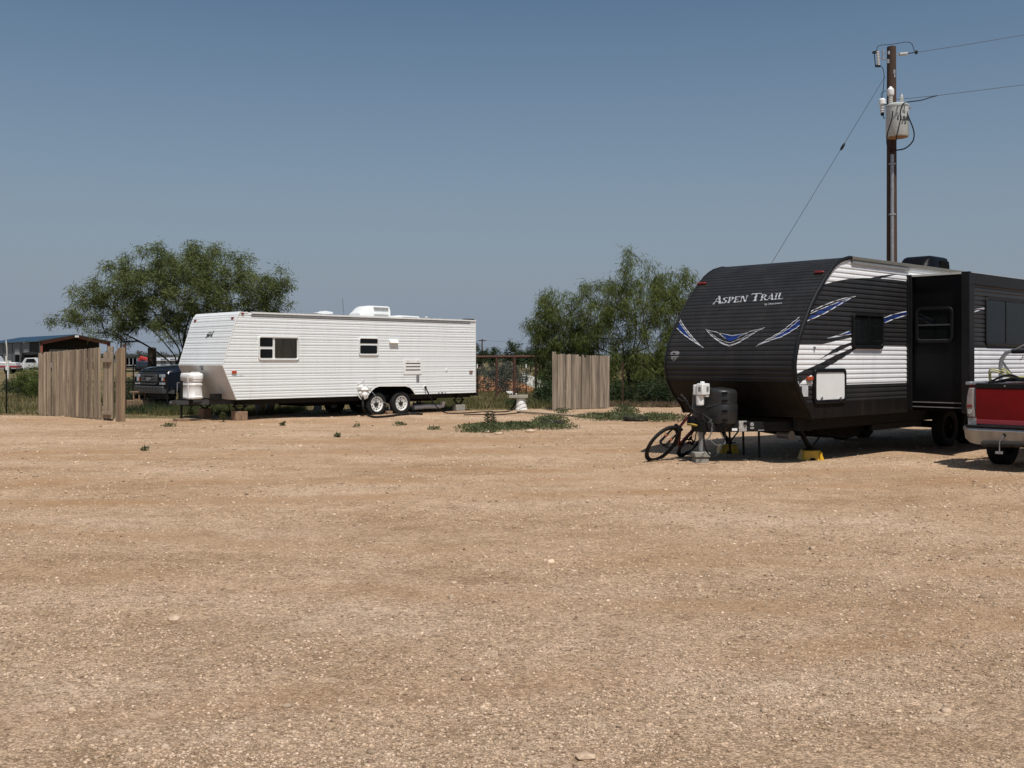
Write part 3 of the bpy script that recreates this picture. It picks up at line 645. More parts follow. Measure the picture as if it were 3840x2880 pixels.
# twin propane cover
pxc = -.66; m = MB()
def oval(cx, cy, rx, ry, n=28): return [(cx+rx*math.copysign(abs(math.cos(a))**.7, math.cos(a)), cy+ry*math.copysign(abs(math.sin(a))**.6, math.sin(a))) for a in [2*math.pi*k/n for k in range(n)]]
lev = [(.575,.94),(.60,1.0),(.64,1.0),(.66,.93),(.80,.93),(.92,.93),(.94,.97),(.97,.97),(.99,.90),(1.03,.90),(1.05,.98),(1.09,.98),(1.10,1.02),(1.17,1.03),(1.23,1.0),(1.255,.90),(1.262,.6)]
n = 28; v = []
for z, k in lev: v += [(a, b, z) for a, b in oval(pxc, yc, .21*k, .36*k)]
f = [tuple(range(n))[::-1], tuple(range((len(lev)-1)*n, len(lev)*n))]
for i in range(len(lev)-1): f += [(i*n+q, i*n+(q+1)%n, (i+1)*n+(q+1)%n, (i+1)*n+q) for q in range(n)]
m.add(v, f); pc = m.build('propane_cover', M['wplastic'], T, smooth=50)
m = MB()
for yy in (yc-.22,): m.tube([(pxc-.20,yy,.6),(pxc-.215,yy,.8),(pxc-.215,yy,1.05),(pxc-.225,yy,1.2),(pxc-.12,yy,1.275),(pxc+.12,yy,1.275)], .012, 6)
m.build('strap', M['wtrim'], pc)
m = MB(); m.prism([(yc-.3,.57),(yc+.3,.57),(yc+.18,.40),(yc-.18,.40)], 'x', pxc-.18, pxc+.18); m.bx(-.42,-.2,yc-.75,yc-.5,.56,.72); m.build('battery_tray', M['blk'], T)
for y in (.25, WW-.25):
    scissor_jack(T, .22, y, .265, .5, .19); 
scissor_jack(T, 7.86, .2, .20, .50, .20); scissor_jack(T, 7.86, WW-.2, .20, .50, .20)
for k, (px, x) in enumerate(((1418.7, 0), (1510.9, 0))):
    x, z = FW.on(px, 1520, .0); wheel(T, (x, .16, .315), (0,-1,0), .355, .20, .215); wheel(T, (x, WW-.16, .315), (0,1,0), .355, .20, .215)
# supports (separate things)
def block(name, fr, x, y, z0, z1, hx, hy, mt, label, cat='block', grp=None, split=False):
    w = fr.world(x, y); zt = terrain(w.x, w.y)
    o = empty(name, (w.x, w.y, zt), fr.a+random.uniform(-.15,.15), label, cat, grp)
    m = MB(); m.bx(-hx, hx if not split else -.004, -hy, hy, z0-.03, z1-zt); m.build('lower_block' if split else 'block_body', mt, o, bevel=.012)
    if split: m = MB(); m.bx(.004, hx, -hy+.01, hy-.01, z0-.03, z1-zt-.015); m.build('block_half', mt, o, bevel=.012)
    return o
def solo(name, fr, x, y, z0, z1, hx, hy, mt, label, cat='block', grp=None, bev=.012):
    w = fr.world(x, y); zt = terrain(w.x, w.y); m = MB(); m.bx(-hx, hx, -hy, hy, z0-.03, z1-zt)
    o = m.build(name, mt, None, bevel=bev); o.location = (w.x, w.y, zt); o.rotation_euler = (0,0,fr.a+random.uniform(-.12,.12)); return tag(o, label, cat, grp)
G1 = 'blocks under the white trailer'
solo('wood_block', FW, jx, yc, 0, .075, .17, .15, M['woodblk'], 'reddish wood block under the crank jack of the white trailer tongue', grp=G1)
block('wood_block_stack', FW, .22, .27, 0, .265, .17, .15, M['woodblk'], 'pair of upright tan blocks under the near front scissor jack of the white trailer', grp=G1, split=True)
solo('wood_block', FW, .22, WW-.23, 0, .265, .12, .14, M['woodblk'], 'single tan block under the far front scissor jack of the white trailer', grp=G1)
block('concrete_block', FW, 7.86, .22, 0, .20, .17, .13, M['conc'], 'broken concrete block under the rear scissor jack of the white trailer', grp=G1)
solo('concrete_block', FW, 7.86, WW-.18, 0, .20, .17, .13, M['conc'], 'concrete block under the far rear corner of the white trailer', grp=G1)
solo('wheel_chock', FW, 5.03, .12, 0, .10, .09, .08, M['woodblk'], 'brown wedge of wood between the two wheels of the white trailer', 'wheel chock')
for px, py, nm, lb in ((976,1556,.42,'dark grey plastic bucket under the white trailer, the larger one'),(1014,1553,.34,'smaller dark bucket under the white trailer beside the larger one')):
    p = gpt(px, py); m = MB(); h = nm*.9; zt = terrain(p.x, p.y)
    m.lathe([(nm*.30,0),(nm*.38,h*.98),(nm*.40,h*.98),(nm*.40,h),(nm*.36,h),(nm*.28,.02)], (0,0,0), (0,0,1), 20)
    o = m.build('bucket', M['conc'] if nm > .4 else M['greytrim'], None); o.location = (p.x, p.y, zt); tag(o, lb, 'bucket')
# folded metal step under the front
p = gpt(828, 1556); st = empty('metal_step', (p.x, p.y, terrain(p.x,p.y)), .3, 'small black folding metal step standing under the nose of the white trailer', 'step')
m = MB()
for sx in (-.27,.27):
    m.tube([(sx,-.12,0),(sx*.75,0,.34)], .011, 6); m.tube([(sx,.14,0),(sx*.75,0,.34)], .011, 6)
m.tube([(-.25,-.1,.07),(.25,-.1,.07)], .010, 6); m.build('legs', M['blk'], st); m = MB(); m.bx(-.24,.24,-.1,.1,.33,.35); m.build('tread', M['blk'], st)
# utility outlet wrapped in white plastic, hoses and cords
def wx(zx, zy, y=-.1): x, z = FW.on(*zz(Z3, [(zx,zy)])[0], y); return FW.world(x, y, z)
o0 = wx(498,1100,-.12); ow = empty('water_filter', o0, 0, 'bundle of white plastic and tubing hanging at the wheel arch of the white trailer', 'water filter')
m = MB(); random.seed(4)
def lump(m, c, r, sd):
    rs = random.Random(sd); v = [(c[0]+p[0]*r[0]*(1+rs.uniform(-.25,.3)), c[1]+p[1]*r[1]*(1+rs.uniform(-.25,.3)), c[2]+p[2]*r[2]*(1+rs.uniform(-.25,.3))) for p in ico]
    m.add(v, [tuple(f) for f in icf])
lump(m, (.06,0,-.02), (.17,.08,.08), 1); lump(m, (-.09,0,.04), (.10,.07,.12), 2); lump(m, (.05,0,-.17), (.11,.07,.14), 3); lump(m, (-.06,.02,-.12), (.07,.06,.10), 4)
m.build('plastic_wrap', M['wplastic'], ow, smooth=0)
m = MB(); m.tube(spline([(-.16,0,.0),(-.15,-.03,.12),(-.05,-.03,.17),(.02,0,.25),(.02,0,.12)],5), .016, 6); m.tube(spline([(-.14,0,.02),(-.18,-.02,-.12),(-.1,-.02,-.24),(-.06,0,-.30)],5), .016, 6); m.tube(spline([(.08,-.02,.1),(.17,-.04,.02),(.12,-.02,-.08)],5), .014, 6); m.build('tubing', M['porc'], ow)
def gl(px, py, z=.03): q = gpt(px, py); q.z = terrain(q.x, q.y)+z; return q
P = [wx(500,1180,-.14), wx(492,1240,-.16), wx(500,1330,-.22)]+[gl(*zz(Z3,[a])[0]) for a in ((540,1405),(600,1432),(660,1438),(800,1425),(900,1408),(1060,1400),(1180,1402))]
m = MB(); Q = spline(P, 14); m.tube(Q, [.036 if i%2 else .030 for i in range(len(Q))], 8); tag(m.build('sewer_hose', M['blk'], origin=tuple(Q[0])), 'black corrugated hose curling down past the front wheel of the white trailer', 'hose')
iw = FW.world(inlet[0], -.05, inlet[1]-.01); P = [iw, iw+Vector((.06,-.06,-.12)), wx(1300,1250,-.12), wx(1370,1330,-.2)]+[gl(*zz(Z3,[a])[0], .02) for a in ((1430,1372),(1500,1390),(1700,1385),(1966,1363))]+[gl(1850,1548,.02), gl(1900,1544,.02), gl(1932,1536,.03), gl(1940,1524,.25)]
m = MB(); m.tube(spline(P, 8), .019, 8); tag(m.build('black_cable', M['wire'], origin=tuple(P[0])), 'black power cord plugged into the white trailer and running along the gravel to the right', 'cord')
P = [wx(555,1085,-.06), wx(620,1160,-.14), wx(660,1205,-.16), wx(700,1240,-.16), wx(760,1265,-.16), wx(792,1282,-.1), wx(800,1340,-.1)]
m = MB(); m.tube(spline(P, 6), .012, 6); tag(m.build('cable', M['steel'], origin=tuple(P[0])), 'thin grey cable looping across the front wheel of the white trailer', 'cable')
P = [gl(1740,1558,.02), gl(1800,1557,.02), gl(1870,1558,.02), gl(1925,1553,.02), gl(1955,1549,.02)]
m = MB(); m.tube(spline(P, 6), .015, 6); tag(m.build('garden_hose', M['wire'], origin=tuple(P[0])), 'thin black hose lying on the gravel in front of the black power cord', 'hose')
# white drain pipe on a slinky support
pa = gl(1550,1546,.13); pb = gl(1644,1542,.15); sp = empty('drain_pipe', pa, 0, 'white drain pipe on a row of thin legs behind the wheels of the white trailer', 'pipe')
m = MB(); m.tube([Vector((0,0,0)), (pb-pa)*.5+Vector((0,0,.02)), pb-pa], .075, 12); m.build('pipe', M['wplastic'], sp)
m = MB()
for k in range(5):
    c = (pb-pa)*(k/5+.06); m.tube([c+Vector((0,-.10,-.14)), c+Vector((0,-.07,.0)), c+Vector((0,.07,.0)), c+Vector((0,.10,-.14))], .006, 5)
m.build('support_legs', M['blk'], sp)
m = MB(); c = pb-pa; m.tube([c, c+Vector((.12,.02,.02)), c+Vector((.16,.02,.16))], .07, 10); m.build('elbow', M['wplastic'], sp)
p = gpt(1178, 1546); m = MB(); m.bx(-.11,.11,-.1,.1,-.03,.42); o = m.build('concrete_pier', M['conc'], None, bevel=.01); o.location = (p.x, p.y+.6, terrain(p.x,p.y+.6)); tag(o, 'upright grey concrete pier in the shade under the middle of the white trailer', 'block')
# ================================================================== CHARCOAL TRAVEL TRAILER
FA = Frame((5.41, 16.6), R(42.85)); WA = 2.44
A = empty('travel_trailer', (FA.P[0], FA.P[1], 0), FA.a, 'charcoal and white travel trailer with a rounded dark nose and extended black slide-out', 'travel trailer')
ZA3 = (2960, 940, 2.5136); ZF = (2360, 920, 3.456); ZB2 = (2360, 1380, 2.765); ZW4 = (3240, 1300, 3.457)
def A3(pts, y=0.): return [FA.on(px, py, y) for px, py in zz(ZA3, pts)]
def AB(pts, y=0.): return [FA.on(px, py, y) for px, py in zz(ZB2, pts)]
ribA = Rib(.0765, [(0,.0),(.12,.008),(.24,.0095),(.60,.0075),(.82,.0),(.94,-.001)])
ZTA = 3.24; ZBA = .70; XEA = 7.4; SL0 = 1.97; SL1 = 5.9
curve = A3([(598,74),(560,74),(520,78),(480,92),(440,122),(400,163),(330,268),(250,408),(190,538),(130,698),(80,850),(52,1000),(45,1100),(58,1240),(110,1378),(190,1506)])+AB([(1895,522)])
curve = [(x, min(z, ZTA)) for x, z in curve]; curve[0] = (curve[0][0], ZTA); curve[1] = (curve[1][0], ZTA-.002)
prof = curve[::-1]                                 # bottom to top
zb0 = prof[0][1]
# near side wall
BA = [(prof[0][0]+.02, ZBA)]
sidepoly = [(x, z) for x, z in curve]+[(SL0, min(zb0, ZBA+.01)), (SL0, ZTA)]
MA = lambda u, v, o: (u, -(ribA(v)+o), v)
s = MB(); sheet(s, [sidepoly], ribA, MA); s.build('side_siding', M['awall'], A, smooth=0)
s = MB(); sheet(s, [[(SL1,.93),(XEA,.93),(XEA,ZTA),(SL1,ZTA)]], ribA, MA); s.build('rear_side_siding', M['awall'], A, smooth=0)
s = MB(); sheet(s, [[(SL0,3.06),(SL1,3.06),(SL1,ZTA),(SL0,ZTA)]], ribA, MA); s.build('header_panel', M['awall'], A, smooth=0)
# decals on the near side
E = curve
def edge_between(z0, z1): return [p for p in E if min(z0,z1)-1e-6 <= p[1] <= max(z0,z1)+1e-6]
up = A3([(302,322),(430,290),(500,275),(560,266),(680,258),(760,258),(850,237),(940,226),(1025,222),(950,238),(855,262),(980,272),(1114,290)])
lowb = A3([(1103,898),(865,893),(585,862)]); wedge = A3([(580,818),(440,850),(300,882)]); lft = A3([(95,882)])
dk = up+[(SL0, up[-1][1]), (SL0, lowb[0][1])]+lowb+wedge+lft+edge_between(lft[0][1], up[0][1])[::-1]
deca = MB(); sheet(deca, [dk], ribA, MA, .0015)
sheet(deca, [A3([(275,1026),(340,985),(400,940),(440,915),(480,895),(530,880),(582,862),(582,893),(530,912),(490,935),(450,955),(400,968),(340,996)])], ribA, MA, .0017)
b3 = A3([(66,1160),(180,1108),(260,1075),(330,1040),(400,1000),(470,968),(530,945),(600,910),(640,910),(600,945),(540,985),(480,1022),(400,1070),(330,1107),(240,1150),(150,1205),(88,1258)])
sheet(deca, [b3], ribA, MA, .0019)
lowz = 1.207; lowd = [(A3([(88,1264)])[0][0], lowz), (SL0, lowz), (SL0, .95), (A3([(150,1440)])[0][0], .95)]
sheet(deca, [lowd+edge_between(.95, lowz)[::-1][1:-1]], ribA, MA, .0015)
deca.build('charcoal_graphic', M['adark'], A, smooth=0)
sk = MB(); skp = [(x, z) for x, z in E if z < .95]; skp = [(A3([(160,1440)])[0][0]-.02,.95)]+skp+[(prof[0][0]+.03, ZBA),(SL0, ZBA),(SL0,.95)]
sk.prism(skp, 'y', -.020, .01); sk.build('lower_skirt', M['askirt'], A)
def strip(pts_px, ws, conv, Mp, rib, off, mb):      # tapered strip following pixels, widths in metres
    P = [conv(p) for p in pts_px]; ws = [w_*.72 for w_ in ws]
    P = [(q.x, q.y) for q in spline([(a, b, 0) for a, b in P], 5)]; n = len(P); Wd = []
    for i in range(n):
        t = i/(n-1)*(len(ws)-1); k = min(int(t), len(ws)-2); Wd.append(ws[k]+(ws[k+1]-ws[k])*(t-k))
    L = []; Rr = []
    for i, (x, z) in enumerate(P):
        a = P[min(i+1,n-1)]; b = P[max(i-1,0)]; dx, dz = a[0]-b[0], a[1]-b[1]; l = math.hypot(dx, dz)+1e-9
        L.append((x-dz/l*Wd[i]/2, z+dx/l*Wd[i]/2)); Rr.append((x+dz/l*Wd[i]/2, z-dx/l*Wd[i]/2))
    for i in range(n-1): sheet(mb, [[L[i], L[i+1], Rr[i+1], Rr[i]]], rib, Mp, off)
cA = lambda p: A3([p])[0]
for pl_ in ([(160,660),(180,630),(280,565),(380,515),(500,470),(600,435),(520,490),(430,540),(330,590),(240,630)], [(872,648),(960,618),(1040,592),(1104,572),(1104,606),(1020,630),(940,655),(874,686)], [(470,790),(576,762),(576,782),(500,798)]): bl = MB(); sheet(bl, [A3(pl_)], ribA, MA, .003); bl.build('blue_graphic', M['blue'], A, smooth=0)
wh = MB()
for pts, ws in (([(186,578),(290,528),(400,484),(500,452),(618,430)],(.016,.018,.010)), ([(176,600),(280,555),(380,515),(480,476),(600,436)],(.012,.014,.006)), ([(158,664),(250,625),(350,578),(480,500),(560,455),(620,430)],(.020,.022,.008)),
                ([(872,640),(960,606),(1040,585),(1104,572)],(.018,.022)), ([(874,688),(960,652),(1040,625),(1104,606)],(.022,.022)),
                ([(576,754),(500,782),(430,806),(350,826)],(.020,.014,.008)), ([(576,786),(500,800),(430,812),(350,826)],(.016,.018,.01))):
    wh = MB(); strip(pts, ws, cA, MA, ribA, .0045, wh); wh.build('white_pinstripe', M['white'], A, smooth=0)
# front cap: the side curve swept across the width
ft = [p for p in prof]; fA, LA = pathmap(ft); zsid = 1.27
cum = LA
def t_of_z(z):
    for k in range(len(ft)-1):
        if ft[k][1] <= z <= ft[k+1][1]: return LA[k]+(LA[k+1]-LA[k])*(z-ft[k][1])/(ft[k+1][1]-ft[k][1]+1e-9)
    return LA[-1]
def MF(u, v, o): x, z = fA(v, ribA(v)+o); return (x, u, z)
tm = t_of_z(zsid); tb = LA[-1]
s = MB(); sheet(s, [[(0.,tm),(WA,tm),(WA,tb),(0.,tb)]], ribA, MF, fine=120); s.build('front_siding', M['adark'], A, smooth=30)
s = MB()
pp = [fA(tm*k/14, .004) for k in range(15)]
for (xa,za),(xb,zb) in zip(pp, pp[1:]): s.add([(xa,0,za),(xa,WA,za),(xb,WA,zb),(xb,0,zb)], [(0,1,2,3)])
s.build('lower_front_panel', M['askirt'], A)
def front_at(px, py):                               # sight line -> (y, t) on the cap
    best = None; r = (px-CX)/F
    for k in range(200):
        t = tb*k/199; x, z = fA(t, .01); X = FA.P[0]+x*FA.d[0]; Y = FA.P[1]+x*FA.d[1]
        y = (r*Y-X)/(FA.i[0]-r*FA.i[1]); D = Y+y*FA.i[1]; e = abs(CH-(py-HY)/F*D-z)
        if best is None or e < best[0]: best = (e, y, t)
    e, y, t0 = best; lo, hi = max(0, t0-tb/199), min(tb, t0+tb/199)
    for k in range(30):
        t = lo+(hi-lo)*k/29; x, z = fA(t, .01); X = FA.P[0]+x*FA.d[0]; Y = FA.P[1]+x*FA.d[1]
        y = (r*Y-X)/(FA.i[0]-r*FA.i[1]); D = Y+y*FA.i[1]; e = abs(CH-(py-HY)/F*D-z)
        if e < best[0]: best = (e, y, t)
    return (min(WA, max(0., best[1])), best[2])
cF = lambda p: front_at(*zz(ZF, [p])[0])
for pl_ in ([(1205,1155),(1330,1172),(1480,1140),(1410,1195),(1300,1245),(1240,1200)], [(655,1000),(690,1060),(740,1140),(800,1215),(830,1245),(760,1195),(700,1150),(650,1100),(622,1072)], [(1850,1208),(1960,1150),(2080,1065),(2150,1005),(2205,960),(2205,1040),(2120,1100),(2010,1158),(1920,1195)]): bl = MB(); sheet(bl, [[cF(p) for p in pl_]], ribA, MF, .003); bl.build('blue_front_graphic', M['blue'], A, smooth=0)
wh = MB()
for pts, ws in (([(655,960),(700,1035),(770,1130),(860,1235),(960,1328)],(.012,.018,.008)), ([(648,990),(700,1070),(760,1150),(850,1245),(955,1325)],(.010,.012,.006)), ([(616,1070),(680,1135),(760,1195),(850,1258),(955,1326)],(.012,.020,.008)),
                ([(1640,1308),(1760,1235),(1860,1180),(1980,1110),(2080,1030),(2205,930)],(.008,.018,.016)), ([(1680,1290),(1800,1228),(1900,1175),(2000,1120),(2100,1050),(2205,962)],(.006,.012,.012)), ([(1645,1306),(1780,1248),(1900,1208),(2000,1168),(2100,1110),(2205,1040)],(.008,.020,.018))):
    wh = MB(); strip(pts, ws, cF, MF, ribA, .0045, wh); wh.build('white_front_pinstripe', M['white'], A, smooth=0)
sv_ = MB()
for pts, ws in (([(990,1086),(1060,1110),(1140,1130),(1210,1180),(1240,1198)],(.010,.014,.010)), ([(990,1086),(1060,1165),(1130,1220),(1210,1272),(1295,1303)],(.012,.030,.034)), ([(1295,1303),(1400,1265),(1530,1190),(1640,1120),(1758,1064)],(.034,.030,.012)),
                ([(1758,1064),(1640,1095),(1560,1120),(1490,1150),(1400,1196)],(.010,.014,.010)), ([(1020,1105),(1110,1180),(1200,1235),(1300,1262)],(.006,.012,.012)), ([(1300,1262),(1420,1220),(1560,1150),(1700,1090)],(.012,.012,.006)),
                ([(1168,1136),(1250,1150),(1325,1170),(1420,1155),(1525,1128)],(.010,.016,.010)), ([(1170,1138),(1205,1180),(1245,1204)],(.010,.012,.01)), ([(1525,1128),(1470,1160),(1400,1198)],(.010,.012,.01))):
    strip(pts, ws, cF, MF, ribA, .0045, sv_)
sv_.build('silver_chevron', M['silver'], A, smooth=0)
# lettering: italic serif capitals drawn as strokes in a unit cell
def LT(ch):
    k = .085; T_ = .20; S = []
    def q(*p): S.append(list(p))
    def ser(x, y, w=.26): q((x-w/2,y-.035),(x+w/2,y-.035),(x+w/2,y+.035),(x-w/2,y+.035))
    if ch == 'A': q((.0,0),(.08,0),(.46,1),(.40,1)); q((.36,1),(.52,1),(.80,0),(.58,0)); q((.18,.30),(.64,.30),(.62,.38),(.21,.38)); ser(.04,.03,.24); ser(.70,.03,.32); return S, .86
    if ch == 'S': q((.55,.75),(.62,.98),(.56,1),(.50,.93),(.34,1.),(.14,.92),(.05,.74),(.12,.56),(.34,.44),(.42,.32),(.38,.16),(.25,.08),(.12,.14),(.06,.30),(.0,.28),(.0,.0),(.08,.04),(.28,-.02),(.50,.06),(.62,.26),(.56,.46),(.32,.60),(.24,.72),(.28,.86),(.38,.90),(.48,.84)); return S, .70
    if ch in 'PR':
        q((.10,0),(.28,0),(.28,1),(.10,1)); ser(.18,.03,.34); ser(.14,.97,.26); q((.28,.92),(.28,1),(.50,.99),(.66,.88),(.70,.72),(.64,.56),(.48,.46),(.28,.44),(.28,.52),(.42,.54),(.50,.64),(.51,.74),(.47,.87),(.40,.92))
        if ch == 'R': q((.36,.48),(.52,.48),(.84,.04),(.90,0),(.66,0)); return S, .90
        return S, .76
    if ch == 'E': q((.10,0),(.28,0),(.28,1),(.10,1)); q((.04,.92),(.62,.92),(.64,.78),(.70,1),(.04,1)); q((.28,.47),(.54,.47),(.54,.54),(.28,.54)); q((.04,0),(.66,0),(.72,.26),(.64,.22),(.56,.08),(.04,.08)); return S, .78
    if ch == 'N': q((.12,0),(.20,0),(.20,1),(.12,1)); q((.12,1),(.34,1),(.84,0),(.66,0)); q((.76,.1),(.84,.0),(.84,1),(.76,1)); ser(.16,.03,.28); ser(.80,.97,.28); ser(.10,.97,.16); return S, .98
    if ch == 'T': q((.36,0),(.56,0),(.56,.95),(.36,.95)); q((.02,.90),(.90,.90),(.94,.72),(.96,1),(-.02,1),(-.04,.72)); ser(.46,.03,.38); return S, .96
    if ch == 'I': q((.12,0),(.30,0),(.30,1),(.12,1)); ser(.21,.03,.34); ser(.21,.97,.34); return S, .44
    if ch == 'L': q((.10,0),(.28,0),(.28,1),(.10,1)); q((.04,0),(.62,0),(.70,.28),(.62,.22),(.54,.08),(.04,.08)); ser(.18,.97,.34); return S, .74
    return S, .4
def lettering(word, conv, p0, p1, caps, big, small, mb, Mp, rib, off, slant=.28):
    tot = sum((big if i in caps else small)*(LT(c)[1]) if c != ' ' else small*.42 for i, c in enumerate(word)); Lx = math.hypot(p1[0]-p0[0], p1[1]-p0[1]); k = Lx/tot
    ux, uy = (p1[0]-p0[0])/Lx, (p1[1]-p0[1])/Lx; x = 0; n = 0
    for i, c in enumerate(word):
        if c == ' ': x += small*.42*k; continue
        h = big if i in caps else small; S, adv = LT(c)
        for st in S:
            pts = []
            for a, b in st:
                lx = x+(a*h*k+slant*b*h); ly = b*h; pts.append(conv((p0[0]+ux*lx, p0[1]+uy*lx-ly)))
            n += 1; sheet(mb, [pts], rib, Mp, off+.0002*(n%5))
        x += adv*h*k
lt = MB(); lettering('ASPEN TRAIL', cF, (1085,762), (1990,696), (0,6), 100, 80, lt, MF, ribA, .0035); lt.build('front_lettering', M['silver'], A, smooth=0)
V, P = glyph_mesh('by Dutchmen', 30, .3); m = MB(); q = [cF((1745+a*1.42, 775-(a*1.42)*.075-b)) for a, b, _ in V]; m.add([MF(u, v, .006) for u, v in q], P); m.build('maker_lettering', M['white'], A, smooth=0)
# shield badge
m = MB(); sheet(m, [[cF(p) for p in [(532,1418),(542,1382),(568,1362),(610,1364),(648,1380),(650,1400),(640,1418)]]], ribA, MF, .003); sheet(m, [[cF(p) for p in [(538,1438),(636,1433),(634,1445),(540,1450)]]], ribA, MF, .003)
sheet(m, [[cF(p) for p in [(540,1456),(618,1452),(606,1480),(574,1500),(550,1485)]]], ribA, MF, .003); m.build('shield_badge', M['greytrim'], A, smooth=0)
m = MB(); sheet(m, [[cF(p) for p in [(562,1394),(580,1390),(602,1398),(598,1410),(566,1410)]]], ribA, MF, .005); sheet(m, [[cF(p) for p in [(566,1466),(590,1464),(578,1480)]]], ribA, MF, .005); m.build('badge_detail', M['blk'], A, smooth=0)
for (zx, zy), mp, hw in (((942,500), cF, .055), ): 
    u, v = cF((zx,zy)); x, z = fA(v, .02); m = MB(); m.obox((x,u,z), (.03,0,0), (0,.09,0), (0,0,.020)); m.build('marker_light', M['redlens'], A, bevel=.015)
u, v = front_at(*zz(ZA3, [(300,206)])[0]); x, z = fA(v, .02); m = MB(); m.obox((x,u+.03,z), (.03,0,0), (0,.08,0), (0,0,.019)); m.build('marker_light', M['redlens'], A, bevel=.015)
# edge trims
m = MB(); m.tube([(x-.006, -.012, z) for x, z in curve], .032, 8); m.build('corner_trim', M['ablack'], A)
m = MB(); m.tube([(x-.004, WA+.0, z) for x, z in curve], .022, 8); m.build('corner_trim', M['ablack'], A)
# shell
sh = MB(); sh.prism([(x, z) for x, z in curve]+[(XEA,ZBA),(XEA,ZTA)], 'y', WA-.012, WA-.002); sh.bx(curve[0][0], XEA, .02, WA-.02, ZTA-.04, ZTA-.003); sh.bx(XEA-.02, XEA, 0, WA-.012, .5, ZTA); sh.build('far_shell', M['awall'], A)
m = MB(); m.prism([(x, z) for x, z in ((.12,ZTA-.003),(.3,ZTA+.02),(XEA,ZTA+.02),(XEA,ZTA-.003))], 'y', .0, WA); m.build('roof', M['roofw'], A)
m = MB(); m.bx(.02, SL0+2.3, -.050, -.012, ZTA-.035, ZTA+.022); m.build('gutter_rail', mat('brown_grey_rail', (.13,.12,.10), .5), A, bevel=.006); 
m = MB(); m.bx(.04, SL0, -.038, -.014, ZTA-.095, ZTA-.037); m.build('eave_shade_strip', M['greytrim'], A)  # dark strip standing in for the eave shade under the gutter rail
# slide-out
ZS0, ZS1 = .84, 3.055; PS = -1.04; S = MB()
S.bx(SL0+.06, SL1, PS+.03, .1, ZS0, ZS1-.02); so_ = S.build('slide_out', M['gloss'], A)
FS = lambda pts: [FA.on(px, py, PS) for px, py in zz(ZA3, pts)]
MS = lambda u, v, o: (u, PS-(ribA(v)+o), v)
s = MB(); sheet(s, [[(SL0+.16,ZS0+.02),(SL1,ZS0+.02),(SL1,2.88),(SL0+.16,2.88)]], ribA, MS); s.build('slide_siding', M['awall'], so_, smooth=0)
zbl = FS([(1698,915)])[0][1]
s = MB(); sheet(s, [[(SL0+.16,zbl),(SL1,zbl),(SL1,2.88),(SL0+.16,2.88)]], ribA, MS, .0015); sheet(s, [[(SL0+.16,ZS0+.02),(SL1,ZS0+.02),(SL1,1.0),(SL0+.16,1.0)]], ribA, MS, .0015); s.build('charcoal_graphic', M['adark'], so_, smooth=0)
s = MB(); s.bx(SL0, SL1, PS-.035, PS+.02, 2.86, ZS1); s.bx(SL0-.0, SL0+.18, PS-.035, PS+.02, ZS0-.12, 2.86); s.bx(SL0-.02, SL0+.055, PS-.038, PS+.10, ZS0-.13, ZS1+.015); s.build('slide_trim', M['ablack'], so_, bevel=.006)
s = MB(); s.bx(SL0+.0, SL1, PS-.0, .0, ZS1-.018, ZS1+.012); s.build('slide_roof', M['roofw'], so_)
s = MB(); s.bx(SL0-.05, SL0+.05, -.045, .03, .74, 3.07); s.bx(SL0-.02, SL0+.03, -.075, -.045, .74, 3.07); s.build('slide_flange', M['ablack'], A, bevel=.004)
s = MB(); s.bx(SL0+.046, SL0+.058, PS+.1, -.06, ZS0+.03, ZS0+.045); s.bx(SL0+.046, SL0+.058, PS+.1, -.06, ZS0-.05, ZS0-.035); s.build('floor_edge', M['greytrim'], so_)
# window in the end face of the slide
fe = [FA.onx(px, py, SL0+.06) for px, py in zz(ZA3, [(1195,537),(1553,868)])]; (ya,za),(yb,zb) = fe
m = MB(); m.ring(rr(ya,zb,yb,za,.10), rr(ya-.05,zb+.05,yb+.05,za-.05,.06), 'x', SL0+.02, SL0+.062); w_ = m.build('end_window', M['ablack'], so_, bevel=.006)
m = MB(); m.prism(rr(ya-.05,zb+.05,yb+.05,za-.05,.06), 'x', SL0+.045, SL0+.058); m.build('pane', M['glass'], w_)
(y1,z1) = FA.onx(*zz(ZA3, [(1210,700)])[0], SL0+.05); m = MB(); m.bx(SL0+.030, SL0+.045, min(ya,yb)+.05, max(ya,yb)-.05, z1-.018, z1+.004); m.bx(SL0+.030, SL0+.045, min(ya,yb)+.05, max(ya,yb)-.05, zb+.05, zb+.064); m.build('sash_bar', mat('dark_sash', (.06,.06,.06), .5), w_)
# slide outer window
(xa,za),(xb,zb) = FS([(1838,432),(2225,905)]); m = MB(); y = PS-.005
m.ring(rr(xa,zb,xb,za,.09), rr(xa+.045,zb+.05,xb-.045,za-.045,.06), 'y', y-.03, y); w_ = m.build('window', M['ablack'], so_, bevel=.006)
m = MB(); m.prism(rr(xa+.045,zb+.05,xb-.045,za-.045,.06), 'y', y-.016, y-.004); m.build('pane', M['glassg'], w_)
xm = FS([(2029,600)])[0][0]; m = MB(); m.bx(xm-.012, xm+.012, y-.026, y-.014, zb+.05, za-.045); m.build('mullion', M['ablack'], w_)
m = MB(); nb = 26
for k in range(nb): z = zb+.09+(za-zb-.2)*k/nb; m.bx(xa+.07, xm-.03, y-.0175, y-.0155, z, z+.010)
m.build('blind_slats', M['glass'], w_)
wh = MB(); cS = lambda p: FS([p])[0]
strip([(1698,563),(1760,551),(1830,541)], (.022,.016), cS, MS, ribA, .0045, wh); strip([(1698,592),(1760,569),(1832,548)], (.024,.016), cS, MS, ribA, .0045, wh); wh.build('white_pinstripe', M['white'], so_, smooth=0)
